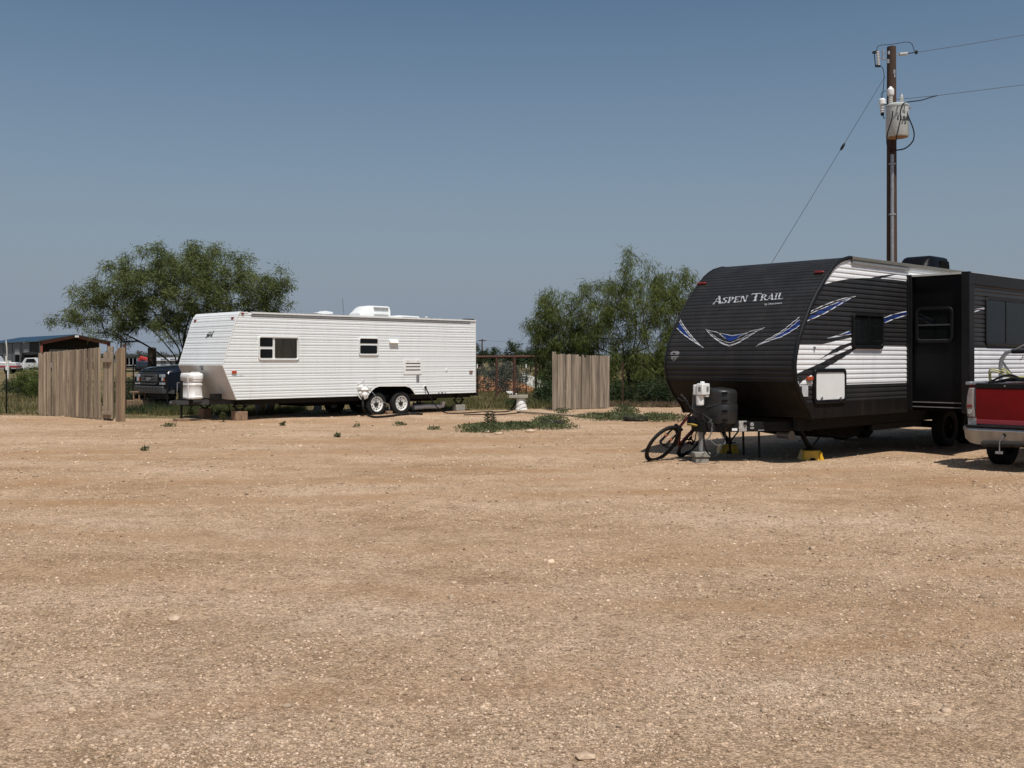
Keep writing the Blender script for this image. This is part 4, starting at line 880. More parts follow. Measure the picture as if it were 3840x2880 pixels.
lt = MB(); q0 = (2168,1028); lettering('ASPEN TRAIL', cS, q0, (2168+640,1028-2), (0,6), 66, 52, lt, MS, ribA, .003); lt.build('side_lettering', M['ink'], so_, smooth=0)
s = MB(); sheet(s, [[FS([p])[0] for p in [(2130,925),(2212,905),(2400,870),(2400,915),(2160,918)]]], ribA, MS, .002); s.build('grey_swoosh', M['adark'], so_, smooth=0)
# windows and hatch on the near side
(xa,za),(xb,zb) = A3([(581,584),(868,928)])
m = MB(); m.ring(rr(xa,zb,xb,za,.08), rr(xa+.045,zb+.055,xb-.035,za-.045,.05), 'y', -.05, -.0); w_ = m.build('window', M['ablack'], A, bevel=.006)
m = MB(); m.prism(rr(xa+.045,zb+.055,xb-.035,za-.045,.05), 'y', -.03, -.016); m.build('pane', M['glass'], w_)
xm = A3([(729,700)])[0][0]; m = MB(); m.bx(xm-.010, xm+.010, -.044, -.028, zb+.055, za-.045); m.build('mullion', M['ablack'], w_)
m = MB()
for k in range(20): z = zb+.09+(za-zb-.2)*k/20; m.bx(xa+.06, xm-.03, -.0318, -.0302, z, z+.008)
m.build('blind_slats', M['glassg'], w_)
(xa,za),(xb,zb) = A3([(212,1112),(511,1430)])
m = MB(); m.ring(rr(xa,zb,xb,za,.07), rr(xa+.05,zb+.06,xb-.04,za-.06,.045), 'y', -.055, -.0); w_ = m.build('storage_door', M['ablack'], A, bevel=.008)
m = MB(); m.prism(rr(xa+.05,zb+.06,xb-.04,za-.06,.045), 'y', -.04, -.0); m.build('door_panel', M['wplastic'], w_)
for zx in (279,455): (x, z) = A3([(zx,1388)])[0]; m = MB(); m.lathe([(.022,0),(.022,.02),(.01,.024)], (x,-.04,z), (0,-1,0), 12); m.bx(x-.006,x+.006,-.066,-.05,z-.04,z+.02); m.build('latch', M['chrome'], w_)
(xa,za),(xb,zb) = A3([(153,1187),(203,1222)]); m = MB(); m.prism(rr(xa,zb,xb,za,.015), 'y', -.05, -.01); m.build('marker_light', M['amber'], A, bevel=.01)
(xa,za),(xb,zb) = A3([(158,1224),(197,1242)]); m = MB(); m.prism(rr(xa,zb,xb,za,.012), 'y', -.03, -.01); m.build('reflector', M['greyink'], A)
(xa,za),(xb,zb) = A3([(108,1272),(164,1374)]); m = MB(); m.bx(xa,xb,-.024,-.018,zb,za); m.build('notice_sticker', mat('pale_sticker', (.42,.42,.42), .5, col2=(.6,.6,.6), scale=12), A)
(x, z) = A3([(228,916)])[0]; m = MB(); m.prism([(x-.022,z+.02),(x+.022,z+.02),(x+.012,z-.035),(x-.012,z-.035)], 'y', -.03, -.012); m.build('key_inlet', M['greytrim'], A)
# roof gear
def ac_y(px, py, y): return FA.on(px, py, y)
xa = ac_y(3375, 990, 1.55)[0]-.25; xb = ac_y(3557, 990, .85)[0]+.05
o = shroud(A, xa, xb, .85, 1.55, ZTA+.02, 3.68, M['gloss'], [(xb-.42, xb-.06, ZTA+.06, 3.58, 14)])
m = MB(); y0, y1 = .93, 1.47
for k in range(9): yy = y0+(y1-y0)*k/9; m.bx(xb-.01, xb+.012, yy, yy+.03, ZTA+.08, 3.56)
m.build('rear_louvre', M['under'], o)
xa = ac_y(3270, 977, 1.3)[0]; m = MB(); m.prism([(xa,ZTA+.02),(xa+.05,ZTA+.10),(xa+.15,ZTA+.14),(xa+.5,ZTA+.14),(xa+.6,ZTA+.1),(xa+.62,ZTA+.02)], 'y', 1.1, 1.6); m.build('roof_vent', M['gloss'], A, bevel=.015)
xa = FA.on(3788, 1032, .9)[0]; m = MB(); m.prism([(xa,ZTA+.02),(xa+.04,ZTA+.1),(xa+.7,ZTA+.12),(xa+.75,ZTA+.02)], 'y', .7, 1.2); m.build('roof_vent', M['gloss'], A, bevel=.015)
# chassis, tongue
m = MB()
for y in (.30, WA-.30): m.bx(-1.1, XEA+.05, y-.035, y+.035, .50, ZBA+.02)
for x in (-.9,.4,1.8,3.2,4.6,6.2): m.bx(x, x+.06, .3, WA-.3, .52, .66)
m.bx(-1.0, XEA, .04, WA-.04, ZBA+.005, ZBA+.03); m.bx(1.2, 3.0, .25, .31, .40, .50); m.tube([(3.9,.1,.36),(3.9,WA-.1,.36)], .04, 8); m.tube([(4.8,.1,.36),(4.8,WA-.1,.36)], .04, 8)
m.tube([(2.1,WA-.2,.47),(3.3,WA-.2,.44)], .04, 8); m.bx(2.6,2.72,WA-.4,WA-.3,.3,.5); m.build('chassis', M['blk'], A)
m = MB(); m.prism([(-.3,.66),(1.45,.66),(1.42,.42),(1.25,.30),(.9,.26),(-.1,.40)], 'y', .5, 2.0); m.build('holding_tank', M['under'], A, bevel=.04)
m = MB(); m.prism([(2.2,.84),(5.7,.84),(5.7,.72),(2.2,.72)], 'y', -.9, .2); m.build('slide_rails', M['under'], A)
for x in (3.75, 4.65):
    wheel(A, (x, .16, .355), (0,-1,0), .37, .21, .21, 'dark'); wheel(A, (x, WA-.16, .355), (0,1,0), .37, .21, .21, 'dark')
yc = WA/2; m = MB(); xt = -2.30
for sg in (-1, 1): m.obox(((xt-.75)/2, yc+sg*.50, .565), ((-.75-xt)/2, sg*.47, 0), (.0,.028,0), (0,0,.075))
m.bx(xt-.10, xt+.25, yc-.09, yc+.09, .50, .64); m.bx(-1.75, -1.2, yc-.45, yc+.45, .60, .64); ton = m.build('tongue', M['blk'], A, bevel=.004)
m = MB(); x, z = FA.on(2595, 1582, yc); m.lathe([(.075,0),(.08,.06),(.06,.115),(.02,.14)], (x,yc,z-.05), (0,0,1), 16); m.build('coupler', M['gloss'], A)
m = MB(); m.lathe([(.082,0),(.082,.014)], (x,yc,z-.05), (.25,0,1), 16); m.build('coupler_strap', M['yelpaint'], A)
# power jack
jx = FA.on(2628, 1450, yc)[0]; m = MB(); m.tube([(jx,yc,.16),(jx,yc,.62)], .035, 12); m.lathe([(.075,.15),(.06,.17),(.036,.18)], (jx,yc,0), (0,0,1), 14); m.build('jack_leg', mat('dull_grey_leg', (.20,.205,.20), .6, metal=.2), A)
m = MB(); m.bx(jx-.09, jx+.10, yc-.10, yc+.02, 1.06, 1.24); m.bx(jx-.07, jx+.09, yc+.02, yc+.10, 1.06, 1.22); m.lathe([(.06,.90),(.065,1.06)], (jx-.02,yc,0), (0,0,1), 16); m.bx(jx+.02, jx+.1, yc-.09, yc-.03, 1.03, 1.06); m.bx(jx-.03,jx+.03,yc-.06,yc,1.24,1.27)
hd = m.build('power_jack_head', M['wplastic'], A, bevel=.022); m = MB(); m.obox((jx+.03,yc-.105,1.16), (.022,0,0), (0,.008,0), (0,0,.034)); m.bx(jx-.094,jx-.089,yc-.07,yc-.02,1.12,1.19); m.build('switch_plate', M['greytrim'], hd, bevel=.004)
# propane cover
px0 = -1.93; m = MB(); lev = [(.62,.96),(.66,1.0),(.80,1.0),(.90,1.01),(.915,.985),(.93,.985),(1.08,.99),(1.12,.985),(1.155,.95),(1.17,.86),(1.173,.5)]; v = []
for z, k in lev: v += [(a, b, z-(.035 if (z > 1.1) else 0)*abs(b-yc)/.36) for a, b in oval(px0, yc, .23*k, .36*k)]
n = 28; f = [tuple(range(n))[::-1], tuple(range((len(lev)-1)*n, len(lev)*n))]
for i in range(len(lev)-1): f += [(i*n+q, i*n+(q+1)%n, (i+1)*n+(q+1)%n, (i+1)*n+q) for q in range(n)]
m.add(v, f); pc = m.build('propane_cover', mat('textured_black_plastic', (.018,.018,.018), .42, var=.2, scale=30, bump=.2, bscale=200), A, smooth=45)
m = MB()
for z in (.68,.82,.98,1.10): m.obox((px0-.17, yc-.315, z), (.03,-.03,0), (.01,.01,0), (0,0,.014))
m.build('cover_vents', M['under'], pc, bevel=.006)
m = MB(); m.tube(spline([(px0-.20,yc+.25,.86),(px0-.235,yc+.1,.86),(px0-.235,yc-.1,.885),(px0-.20,yc-.25,.93),(px0-.10,yc-.35,.95)],4), .006, 6); m.build('moulded_line', mat('dark_line', (.05,.05,.05), .6, spec=.1), pc)
m = MB(); m.prism([(yc-.33,.62),(yc+.33,.62),(yc+.25,.49),(yc-.25,.49)], 'x', px0-.2, px0+.2); m.build('tank_tray', M['blk'], A)
# stickers on the near tongue rail
def on_rail(px, py):                                 # near rail plane
    ex, ey = (-.75-xt), -.94; best = None
    for k in range(400):
        t = k/399; x = xt+ex*t; y = yc+ey*.5*2*t if False else yc-.03+(-.94)*t
        w = FA.world(x, y-.03); q = CX+F*w.x/w.y
        if best is None or abs(q-px) < best[0]: best = (abs(q-px), x, y, w.y)
    return best[1], best[2], CH-(py-HY)/F*best[3]
dr = Vector((-.75-xt, -.94, 0)).normalized(); nr = Vector((-dr.y, dr.x, 0)); nr = nr if nr.y < 0 else -nr
for (pa, pb_, nm, mt) in (((2773,1578),(2802,1617),'warning_label',M['label']), ((2748,1606),(2767,1615),'small_label',M['wplastic']), ((2845,1611),(2868,1615),'small_label',M['steel'])):
    a_ = on_rail(*pa); b_ = on_rail(*pb_); c = Vector(((a_[0]+b_[0])/2, (a_[1]+b_[1])/2, (a_[2]+b_[2])/2))+nr*.035
    m = MB(); m.obox(c, dr*(Vector(b_[:2])-Vector(a_[:2])).length*.5, nr*.002, (0,0,abs(a_[2]-b_[2])/2)); m.build(nm, mt, A)
a_ = on_rail(2823,1591); c = Vector(a_)+nr*.034; m = MB(); m.lathe([(.030,0),(.030,.003)], c, nr, 20); m.obox(c+Vector((0,0,-.05)), dr*.035, nr*.002, (0,0,.005)); m.obox(c+Vector((0,0,-.066)), dr*.03, nr*.002, (0,0,.006)); m.build('round_logo', M['greyink'], A)
m = MB(); m.obox(c+nr*.004, dr*.006+Vector((0,0,.012)), nr*.001, dr*.006); m.build('logo_mark', M['blk'], A)
# safety chains and cable
cc = Vector((xt+.12, yc-.12, .60)); P = spline([FA.on(2660,1575,yc-.2)+(0,), FA.on(2668,1600,yc-.2)+(0,), FA.on(2662,1625,yc-.2)+(0,), FA.on(2650,1645,yc-.2)+(0,), FA.on(2635,1650,yc-.2)+(0,), FA.on(2620,1640,yc-.2)+(0,), FA.on(2612,1620,yc-.2)+(0,)], 5)
m = MB(); P3 = [(p.x, yc-.22, p.y) for p in P]
for k in range(len(P3)-1):
    a, b = Vector(P3[k]), Vector(P3[k+1]); dd = (b-a); e = (Vector((0,1,0)) if k%2 else Vector((0,1,0)).cross(dd).normalized())*.012
    ring = [a-dd*.15, a+dd*.2+e, b-dd*.2+e, b+dd*.15, b-dd*.2-e, a+dd*.2-e, a-dd*.15]; m.tube(ring, .0035, 5)
m.build('safety_chain', mat('dull_chain', (.13,.125,.12), .5, metal=.4), A)
m = MB(); m.tube(spline([(xt+.15,yc-.05,.66),(xt+.1,yc-.15,.52),(xt-.02,yc-.2,.40),(xt+.1,yc-.25,.30),(xt+.3,yc-.25,.33),(xt+.25,yc-.2,.5),(xt+.45,yc-.2,.62)],6), .006, 6); m.build('breakaway_cable', M['greytrim'], A)
P = [FA.on(2720,1590,yc-.3), FA.on(2718,1640,yc-.3), FA.on(2700,1690,yc-.3), FA.on(2680,1712,yc-.3), FA.on(2660,1705,yc-.3), FA.on(2642,1670,yc-.3), FA.on(2640,1620,yc-.3)]
m = MB(); m.tube(spline([(x, yc-.3, max(z,.03)) for x, z in P], 6), .012, 6); m.build('trailer_plug_cable', M['wire'], A)
# stabilizer legs under the nose
FJ = [(-.40, .46), (-.30, 2.10)]
for (x, y) in FJ:
    m = MB(); m.tube([(x,y,.16),(x-.35,y+.02,.60)], .028, 8); m.tube([(x,y+.05,.18),(x-.02,y+.3,.62)], .02, 6); m.tube([(x,y-.05,.18),(x-.28,y-.06,.38)], .014, 6); m.bx(x-.09,x+.09,y-.08,y+.08,.155,.175); m.tube([(x+.02,y-.02,.2),(x+.25,y-.02,.36)], .014, 6); m.build('stabilizer_jack', M['blk'], A)
x, z = FA.on(2963, 1632, .7); m = MB(); m.lathe([(.06,-.25),(.06,0),(.075,0),(.075,.03),(.0,.032)], (x,.7,z), Vector((-.733,-.68,0)) if False else (-.2,-1,0), 20); m.build('drain_cap', M['steel'], A)
for (x0, y0, z0_) in ((-1.0,1.6,.5),(-1.05,1.3,.5),(-1.2,.9,.5)): m = MB(); m.tube([(x0,y0,.5),(x0+.02,y0,.05)], .018, 6); m.build('drop_leg', M['blk'], A)
# yellow jack stands
def yellow_stand(x, y, label):
    w = FA.world(x, y); o = empty('jack_stand', (w.x, w.y, terrain(w.x,w.y)-.01), R(-3), label, 'jack stand', 'yellow jack stands')
    m = MB(); b, t, h = .185, .135, .165
    v = [(-b,-b*.85,0),(b,-b*.85,0),(b,b*.85,0),(-b,b*.85,0),(-t,-t*.9,h),(t,-t*.9,h),(t,t*.9,h),(-t,t*.9,h)]
    m.add(v, [(4,5,6,7),(0,1,5,4),(1,2,6,5),(2,3,7,6),(3,0,4,7)])
    for sx in (-1,1): m.obox((sx*.125,-b*.80,.07), (.020,0,0), (0,.022,0), (0,.004,.072)); 
    m.build('stand_body', M['yellow'], o, bevel=.008); m = MB(); m.prism([(-.05,-.002),(.05,-.002),(.035,.05),(-.035,.05)], 'y', -b*.86, -b*.80); m.build('arch_opening', M['under'], o)
yellow_stand(-.36, .48, 'yellow plastic jack stand in the sun under the near front corner of the charcoal trailer'); yellow_stand(-.2, 2.2, 'yellow plastic jack stand in the shade behind the tongue jack of the charcoal trailer')
w = FA.world(jx, yc)
st = empty('concrete_blocks', (w.x, w.y, terrain(w.x, w.y)), R(6), 'two flat concrete blocks stacked under the tongue jack of the charcoal trailer', 'blocks')
m = MB(); m.bx(-.11,.10,-.10,.12,-.02,.075); m.build('lower_block', M['conc'], st, bevel=.012); m = MB(); m.bx(-.125,.12,-.12,.12,.082,.158); m.build('upper_block', M['conc'], st, bevel=.012)

# ================================================================== BICYCLE leaning on the tongue
h_ = Vector((-.580,-.814,0)).normalized(); side_ = Vector((.814,-.580,0)).normalized(); lean = R(36.7)
up_ = (side_*math.sin(lean)+Vector((0,0,1))*math.cos(lean)).normalized(); yl = up_.cross(h_).normalized()
rc = Vector((2.759, 16.94, 0)); rc.z = terrain(rc.x, rc.y)
B = bpy.data.objects.new('bicycle', None); COL.objects.link(B)
k_b = .9625; B.matrix_world = Matrix(((h_.x*k_b,yl.x*k_b,up_.x*k_b,rc.x),(h_.y*k_b,yl.y*k_b,up_.y*k_b,rc.y),(h_.z*k_b,yl.z*k_b,up_.z*k_b,rc.z),(0,0,0,1)))
tag(B, 'dark red and black mountain bicycle leaning against the tongue of the charcoal trailer', 'bicycle')
RW = .356; WB = 1.08; zc_ = RW+.006
def bwheel(nm, x):
    t = MB(); t.lathe([(RW-.048,-.016),(RW-.03,-.026),(RW-.006,-.018),(RW,0),(RW-.006,.018),(RW-.03,.026),(RW-.048,.016),(RW-.048,-.016)], (x,0,zc_), (0,1,0), 56, caps=False)
    for k in range(60):
        a = 2*math.pi*k/60; e = Vector((math.cos(a),0,math.sin(a))); tg = Vector((-e.z,0,e.x))
        for s_ in (-1,1): t.obox(Vector((x,0,zc_))+e*(RW-.004)+Vector((0,s_*.014,0)), e*.006, tg*.007, Vector((0,.006,0)))
    ty = t.build(nm, M['rubber'], B, smooth=50)
    r = MB(); r.lathe([(RW-.048,-.013),(RW-.064,-.012),(RW-.068,0),(RW-.064,.012),(RW-.048,.013)], (x,0,zc_), (0,1,0), 56, caps=False); r.build('rim', M['ablack'], ty)
    s = MB()
    for k in range(32):
        a = 2*math.pi*k/32; b = a+(.35 if k%4 < 2 else -.35); sd_ = (-.03,.03)[k%2]
        s.tube([(x+.022*math.cos(b),sd_,zc_+.022*math.sin(b)), (x+(RW-.06)*math.cos(a),0,zc_+(RW-.06)*math.sin(a))], .0016, 4)
    s.build('spokes', M['blk'], ty); s = MB(); s.lathe([(.012,-.055),(.026,-.035),(.014,-.02),(.014,.02),(.026,.035),(.012,.055)], (x,0,zc_), (0,1,0), 14); s.build('hub', M['blk'], ty)
bwheel('front_wheel', WB); bwheel('rear_wheel', 0)
HT0 = Vector((WB-.185,0,.735)); HT1 = Vector((WB-.235,0,.90)); BBk = Vector((.44,0,.30)); ST = Vector((.26,0,.74))
m = MB(); m.tube([HT0,HT1],.022,10); m.tube([HT1-Vector((0,0,.03)),ST],.017,10); m.tube([HT0,BBk],.023,10); m.tube([BBk,ST],.016,10)
for s_ in (-.05,.05): m.tube([BBk+Vector((0,s_*.6,0)),(0,s_,zc_)],.010,8); m.tube([ST+Vector((0,s_*.3,-.03)),(0,s_,zc_)],.008,8)
m.build('frame', M['bikered'], B)
m = MB(); cr = Vector((WB-.16,0,.70))
m.obox(cr, (.03,0,0), (0,.075,0), (0,0,.02)); m.tube([HT0,cr],.018,8)
for s_ in (-.06,.06):
    lo = Vector((WB,s_,zc_)); tp = cr+Vector((0,s_,0)); m.tube([tp, tp+(lo-tp)*.5],.017,8); m.tube([tp+(lo-tp)*.5, lo],.021,8)
m.tube([cr+Vector((.05,-.06,-.02)), cr+Vector((.09,0,.05)), cr+Vector((.05,.06,-.02))],.012,8); fk = m.build('fork', M['blk'], B)
m = MB()
for s_ in (-.06,.06):
    lo = Vector((WB,s_,zc_)); tp = cr+Vector((0,s_,0)); a = tp+(lo-tp)*.56; b = tp+(lo-tp)*.66; m.tube([a,b],.0225,8)
m.build('fork_decal', M['orange'], fk)
m = MB(); sm = HT1+Vector((-.02,0,.15)); m.tube([HT1,HT1+Vector((-.015,0,.07)),sm],.016,8)
m.tube(spline([sm+Vector((-.05,-.33,.05)),sm+Vector((-.02,-.20,.045)),sm+Vector((0,-.08,.0)),sm,sm+Vector((0,.08,.0)),sm+Vector((-.02,.20,.045)),sm+Vector((-.05,.33,.05))],5),.012,8)
hb = m.build('handlebar', M['blk'], B)
for s_ in (-1,1):
    m = MB(); m.tube([sm+Vector((-.05,s_*.34,.05)), sm+Vector((-.02,s_*.21,.045))],.0185,10); m.build('grip', M['dustrub'], hb)
    m = MB(); m.tube([sm+Vector((-.01,s_*.19,.045)), sm+Vector((.06,s_*.22,.02)), sm+Vector((.07,s_*.31,.01))],.007,6); m.lathe([(.02,-.015),(.02,.015)], sm+Vector((-.01,s_*.17,.04)), (0,1,0), 10); m.build('brake_lever', M['blk'], hb)
m = MB()
for s_, c_ in ((-1,.12),(1,.16),(1,.2)):
    m.tube(spline([sm+Vector((.0,s_*.16,.04)), sm+Vector((c_,s_*.12,.06)), sm+Vector((c_*.9,s_*.02,-.10)), cr+Vector((.06,s_*.04,.06))],6),.004,5)
m.build('brake_cables', M['wire'], B)
st_ax = (HT1-HT0).normalized(); st_m = Matrix.Translation(HT0) @ Matrix.Rotation(R(-9), 4, st_ax) @ Matrix.Translation(-HT0)
for ch in B.children:
    if ch.name.startswith(('front_wheel','fork')): ch.matrix_local = st_m
m = MB(); m.tube([ST,ST+Vector((-.03,0,.10))],.013,8); m.build('seat_post', M['blk'], B)
m = MB(); sp_ = ST+Vector((-.04,0,.12)); m.add([sp_+Vector(p) for p in [(-.13,-.07,0),(-.13,.07,0),(-.02,.055,.0),(.14,.018,-.005),(.14,-.018,-.005),(-.02,-.055,.0),(-.13,-.065,.045),(-.13,.065,.045),(-.02,.045,.035),(.14,.015,.03),(.14,-.015,.03),(-.02,-.045,.035)]], [(5,4,3,2,1,0),(6,7,8,9,10,11)]+[(i,(i+1)%6,6+(i+1)%6,6+i) for i in range(6)]); m.build('saddle', M['blk'], B, bevel=.01)
m = MB(); m.lathe([(.09,-.004),(.09,.004)], BBk+Vector((0,-.05,0)), (0,1,0), 24); m.tube([BBk+Vector((0,-.07,0)), BBk+Vector((.10,-.08,-.13))],.010,6); m.tube([BBk+Vector((0,.07,0)), BBk+Vector((-.10,.08,.13))],.010,6); cs = m.build('crankset', M['grid'], B)
m = MB(); m.obox(BBk+Vector((.10,-.13,-.13)), (.045,0,0), (0,.04,0), (0,0,.010)); m.obox(BBk+Vector((-.10,.13,.13)), (.045,0,0), (0,.04,0), (0,0,.010)); m.build('pedal', M['blk'], cs)
m = MB(); m.lathe([(.05,-.01),(.035,.012)], (0,-.045,zc_), (0,1,0), 16); m.tube([BBk+Vector((0,-.05,.09)),(0,-.045,zc_+.05)],.004,5); m.tube([BBk+Vector((0,-.05,-.09)),(0.03,-.045,zc_-.12),(0,-.045,zc_-.05)],.004,5); m.build('chain', M['blk'], B)

# ================================================================== RED PICKUP (rear corner in the picture)
FT = Frame((6.66, 15.28), FA.a); TK = empty('pickup_truck', (FT.P[0], FT.P[1], 0), FT.a, 'red pickup truck with a dirty silver bumper and a bed rack, beside the charcoal trailer', 'pickup truck')
def TX(pts, x=0.): return [FT.onx(px, py, x) for px, py in zz(ZW4, pts)]
zt_ = TX([(1470,478)])[0][1]; WT = 1.95
gy0 = TX([(1447,700)])[0][0]; gy1 = -WT-gy0
(_, zA) = TX([(1700,545)])[0]; (_, zB) = TX([(1700,948)])[0]; (_, zC) = TX([(1700,1010)])[0]
m = MB(); m.bx(.0, .06, gy1, gy0, zB, zA); tg_ = m.build('tailgate', M['redpaint'], TK, bevel=.006)
m = MB(); m.bx(-.006, .055, gy1+.005, gy0-.005, zA+.001, zt_); m.bx(.0,.08,gy1,gy0,zt_-.02,zt_+.005); m.build('top_cap', M['blk'], tg_, bevel=.008)
m = MB(); m.bx(-.008, .05, gy1+.004, gy0-.004, zC, zB-.001); m.build('lower_strip', M['redtrim'], tg_, bevel=.004)
m = MB(); m.lathe([(.012,0),(.012,.012)], (-.004,gy0-.42,zA+.04), (-1,0,0), 10); m.build('lock', M['chrome'], tg_)
tl = TX([(1370,535),(1430,535),(1425,620),(1420,740),(1440,915),(1350,905),(1335,760),(1345,640)])
for sd_ in (0, 1):
    pl = tl if not sd_ else [(-WT-a, b) for a, b in tl][::-1]
    m = MB(); m.prism(pl, 'x', -.035, .10); o = m.build('tail_light', mat('tail_light_lens', (.20,.17,.16), .22, col2=(.30,.26,.24), scale=9), TK, bevel=.012)
    zz_ = [(a,b) for a,b in TX([(1345,752),(1415,752),(1415,782),(1345,782)])]; zz_ = zz_ if not sd_ else [(-WT-a,b) for a,b in zz_]
    m = MB(); m.prism(zz_, 'x', -.040, -.03); m.build('red_band', M['redlens'], o)
    c = TX([(1385,845)])[0]; cy = c[0] if not sd_ else -WT-c[0]; m = MB(); m.lathe([(.032,0),(.028,.006),(.01,.003)], (-.036,cy,c[1]), (-1,0,0), 14); m.build('reverse_lamp', M['greyink'], o)
# bed sides
yl0 = max(a for a, b in tl)
bp = [(.10,zt_+.005),(2.25,zt_+.02),(2.25,.55),(1.62,.52),(1.52,.74),(1.30,.88),(1.02,.92),(.76,.88),(.54,.74),(.46,.56),(.10,.60)]
for y0, y1 in ((-.045,-.08),(-WT+.08,-WT+.045)): m = MB(); m.prism(bp, 'y', y0, y1); m.build('bed_side', M['redpaint'], TK, bevel=.012)
m = MB()
for y in (-.02,-WT+.02): m.bx(.02, 2.25, y-.09 if y > -1 else y-.0, y+.0 if y > -1 else y+.09, zt_-.02, zt_+.025)
m.build('bed_rail', M['steel'], TK, bevel=.01)
m = MB(); c = TX([(1353,920),(1460,922),(1460,1032),(1358,1030)]); m.prism(c, 'x', -.02, .06); m.prism([(-WT-a,b) for a,b in c][::-1], 'x', -.02, .06); m.bx(.07,2.2,-WT+.06,-.06,.62,.68); m.bx(2.18,2.22,-WT+.06,-.06,.68,zt_); m.build('bed_floor', M['steel'], TK)
# bumper
bq = TX([(1305,1045),(1330,1030),(2074,1068)]); yb0 = bq[0][0]; zb1 = TX([(1700,1040)])[0][1]; zb0_ = TX([(1500,1240)])[0][1]
def bump_sec(y, lo): return [(-.17,y,zb1-.015),(-.185,y,zb1-.05),(-.17,y,(zb1+lo)/2+.01),(-.14,y,lo),(-.02,y,lo+.02),(-.02,y,zb1)]
ys = [yb0, yb0-.05, yb0-.14, yb0-.24, -WT/2, -WT-yb0+.24, -WT-yb0+.14, -WT-yb0+.05, -WT-yb0]; los = [zb1-.08, zb0_+.06, zb0_+.0, zb0_-.02, zb0_-.02, zb0_-.02, zb0_, zb0_+.06, zb1-.08]; xo = [.13,.05,.0,0,0,0,0,.05,.13]
m = MB(); v = []
for y, lo, xx in zip(ys, los, xo): v += [(a+xx, b, c_) for a, b, c_ in bump_sec(y, lo)]
f = [tuple(range(6))[::-1], tuple(range(len(v)-6, len(v)))]
for k in range(len(ys)-1): f += [(k*6+j, k*6+(j+1)%6, (k+1)*6+(j+1)%6, (k+1)*6+j) for j in range(6)]
m.add(v, f); bmp = m.build('rear_bumper', M['oldsteel'], TK, smooth=30, bevel=.01)
m = MB(); m.bx(-.19,-.0,-WT-yb0+.1,yb0-.06,zb1-.004,zb1+.018); m.build('step_pad', M['blk'], bmp, bevel=.008)
m = MB(); m.tube([(-.165,yb0-.32,zb0_-.01),(-.165,-WT/2,zb0_+.015)], .040, 10); m.build('lower_roll', M['dustrub'], bmp)
c = TX([(1808,1145)], -.2)[0]; m = MB(); m.lathe([(.028,0),(.02,.012)], (-.172,c[0],c[1]), (-1,0,0), 12); m.build('socket', M['blk'], bmp)
P = [(-.20,)+tuple(c), (-.21, c[0]+.01, c[1]-.04), (-.215, c[0]+.045, c[1]-.10), (-.215, c[0]+.05, c[1]-.23)]
m = MB(); m.tube(spline(P,4), .007, 5); m.bx(-.235,-.195,c[0]+.01,c[0]+.10,c[1]-.27,c[1]-.235); m.build('hanging_connector', M['steel'], TK)
for x in (1.02, 4.55):
    wheel(TK, (x, -.16, .37), (0,1,0), .385, .25, .22, 'dark'); wheel(TK, (x, -WT+.16, .37), (0,-1,0), .385, .25, .22, 'dark')
m = MB(); m.bx(.1,5.3,-WT+.45,-WT+.55,.38,.54); m.bx(.1,5.3,-.55,-.45,.38,.54); m.tube([(1.02,-.2,.37),(1.02,-WT+.2,.37)],.05,8); m.build('chassis', M['under'], TK)
# cab, bonnet
cb = [(2.28,.50),(2.28,1.28),(2.42,1.80),(2.62,1.86),(3.75,1.86),(3.95,1.80),(4.55,1.30),(5.35,1.20),(5.5,1.1),(5.52,.55),(5.02,.5),(4.92,.74),(4.72,.86),(4.42,.86),(4.20,.74),(4.1,.48)]
m = MB(); m.prism(cb, 'y', -WT+.03, -.03); m.build('cab', M['redpaint'], TK, bevel=.03)
m = MB(); m.prism([(2.62,1.32),(2.66,1.76),(3.7,1.76),(3.9,1.70),(4.2,1.34)], 'y', -.030, -.022); m.prism([(2.62,1.32),(2.66,1.76),(3.7,1.76),(3.9,1.70),(4.2,1.34)], 'y', -WT+.022, -WT+.030); m.add([(2.285,-.25,1.32),(2.285,-WT+.25,1.32),(2.405,-WT+.3,1.76),(2.405,-.3,1.76)], [(0,1,2,3)]); m.build('cab_glass', M['glass'], TK)
# rack and cords in the bed
rp = lambda zx, zy: FT.onx(*zz(ZA3, [(zx,zy)])[0], .9)
pts = [rp(1992,1225), rp(1992,1060), rp(2010,1010), rp(2045,962), rp(2085,950)]; pts[0] = (pts[0][0], zt_-.3)
y0, z0 = pts[-1]; yv = pts[0][0]; far = -WT-yv
m = MB(); m.tube([(.9,a,b) for a,b in pts]+[(.9, -WT-y0, z0)]+[(.9,-WT-a,b) for a,b in pts[::-1][1:]], .030, 10); rk = m.build('bed_rack', M['steel'], TK)
m = MB(); m.tube([(.9,y0-.02,z0),(.9,-WT-y0+.02,z0)], .034, 10); m.build('padded_bar', M['blk'], rk)
m = MB(); m.tube([(.9,yv,zt_),(1.9,yv,zt_+.02)],.02,6); m.tube([(1.9,yv,zt_),(1.9,yv,z0)],.025,8); m.tube([(.9,yv-.02,z0-.15),(1.5,yv,zt_)],.018,6); m.build('rack_brace', M['steel'], rk)
m = MB(); q = [rp(2085,945), rp(2130,935), rp(2175,910), rp(2215,890)]; m.tube([(.9,a,b) for a,b in q], .014, 6); q = [rp(2005,1000), rp(1990,1020), rp(1975,1030)]; m.tube([(.88,a,b) for a,b in q], .008, 6); m.build('rack_strap', M['greytrim'], rk)
def bedline(pts, x): return [FT.world(x+.03*math.sin(i*1.7), *FT.onx(*zz(ZA3, [p])[0], x)) for i, p in enumerate(pts)]
m = MB()
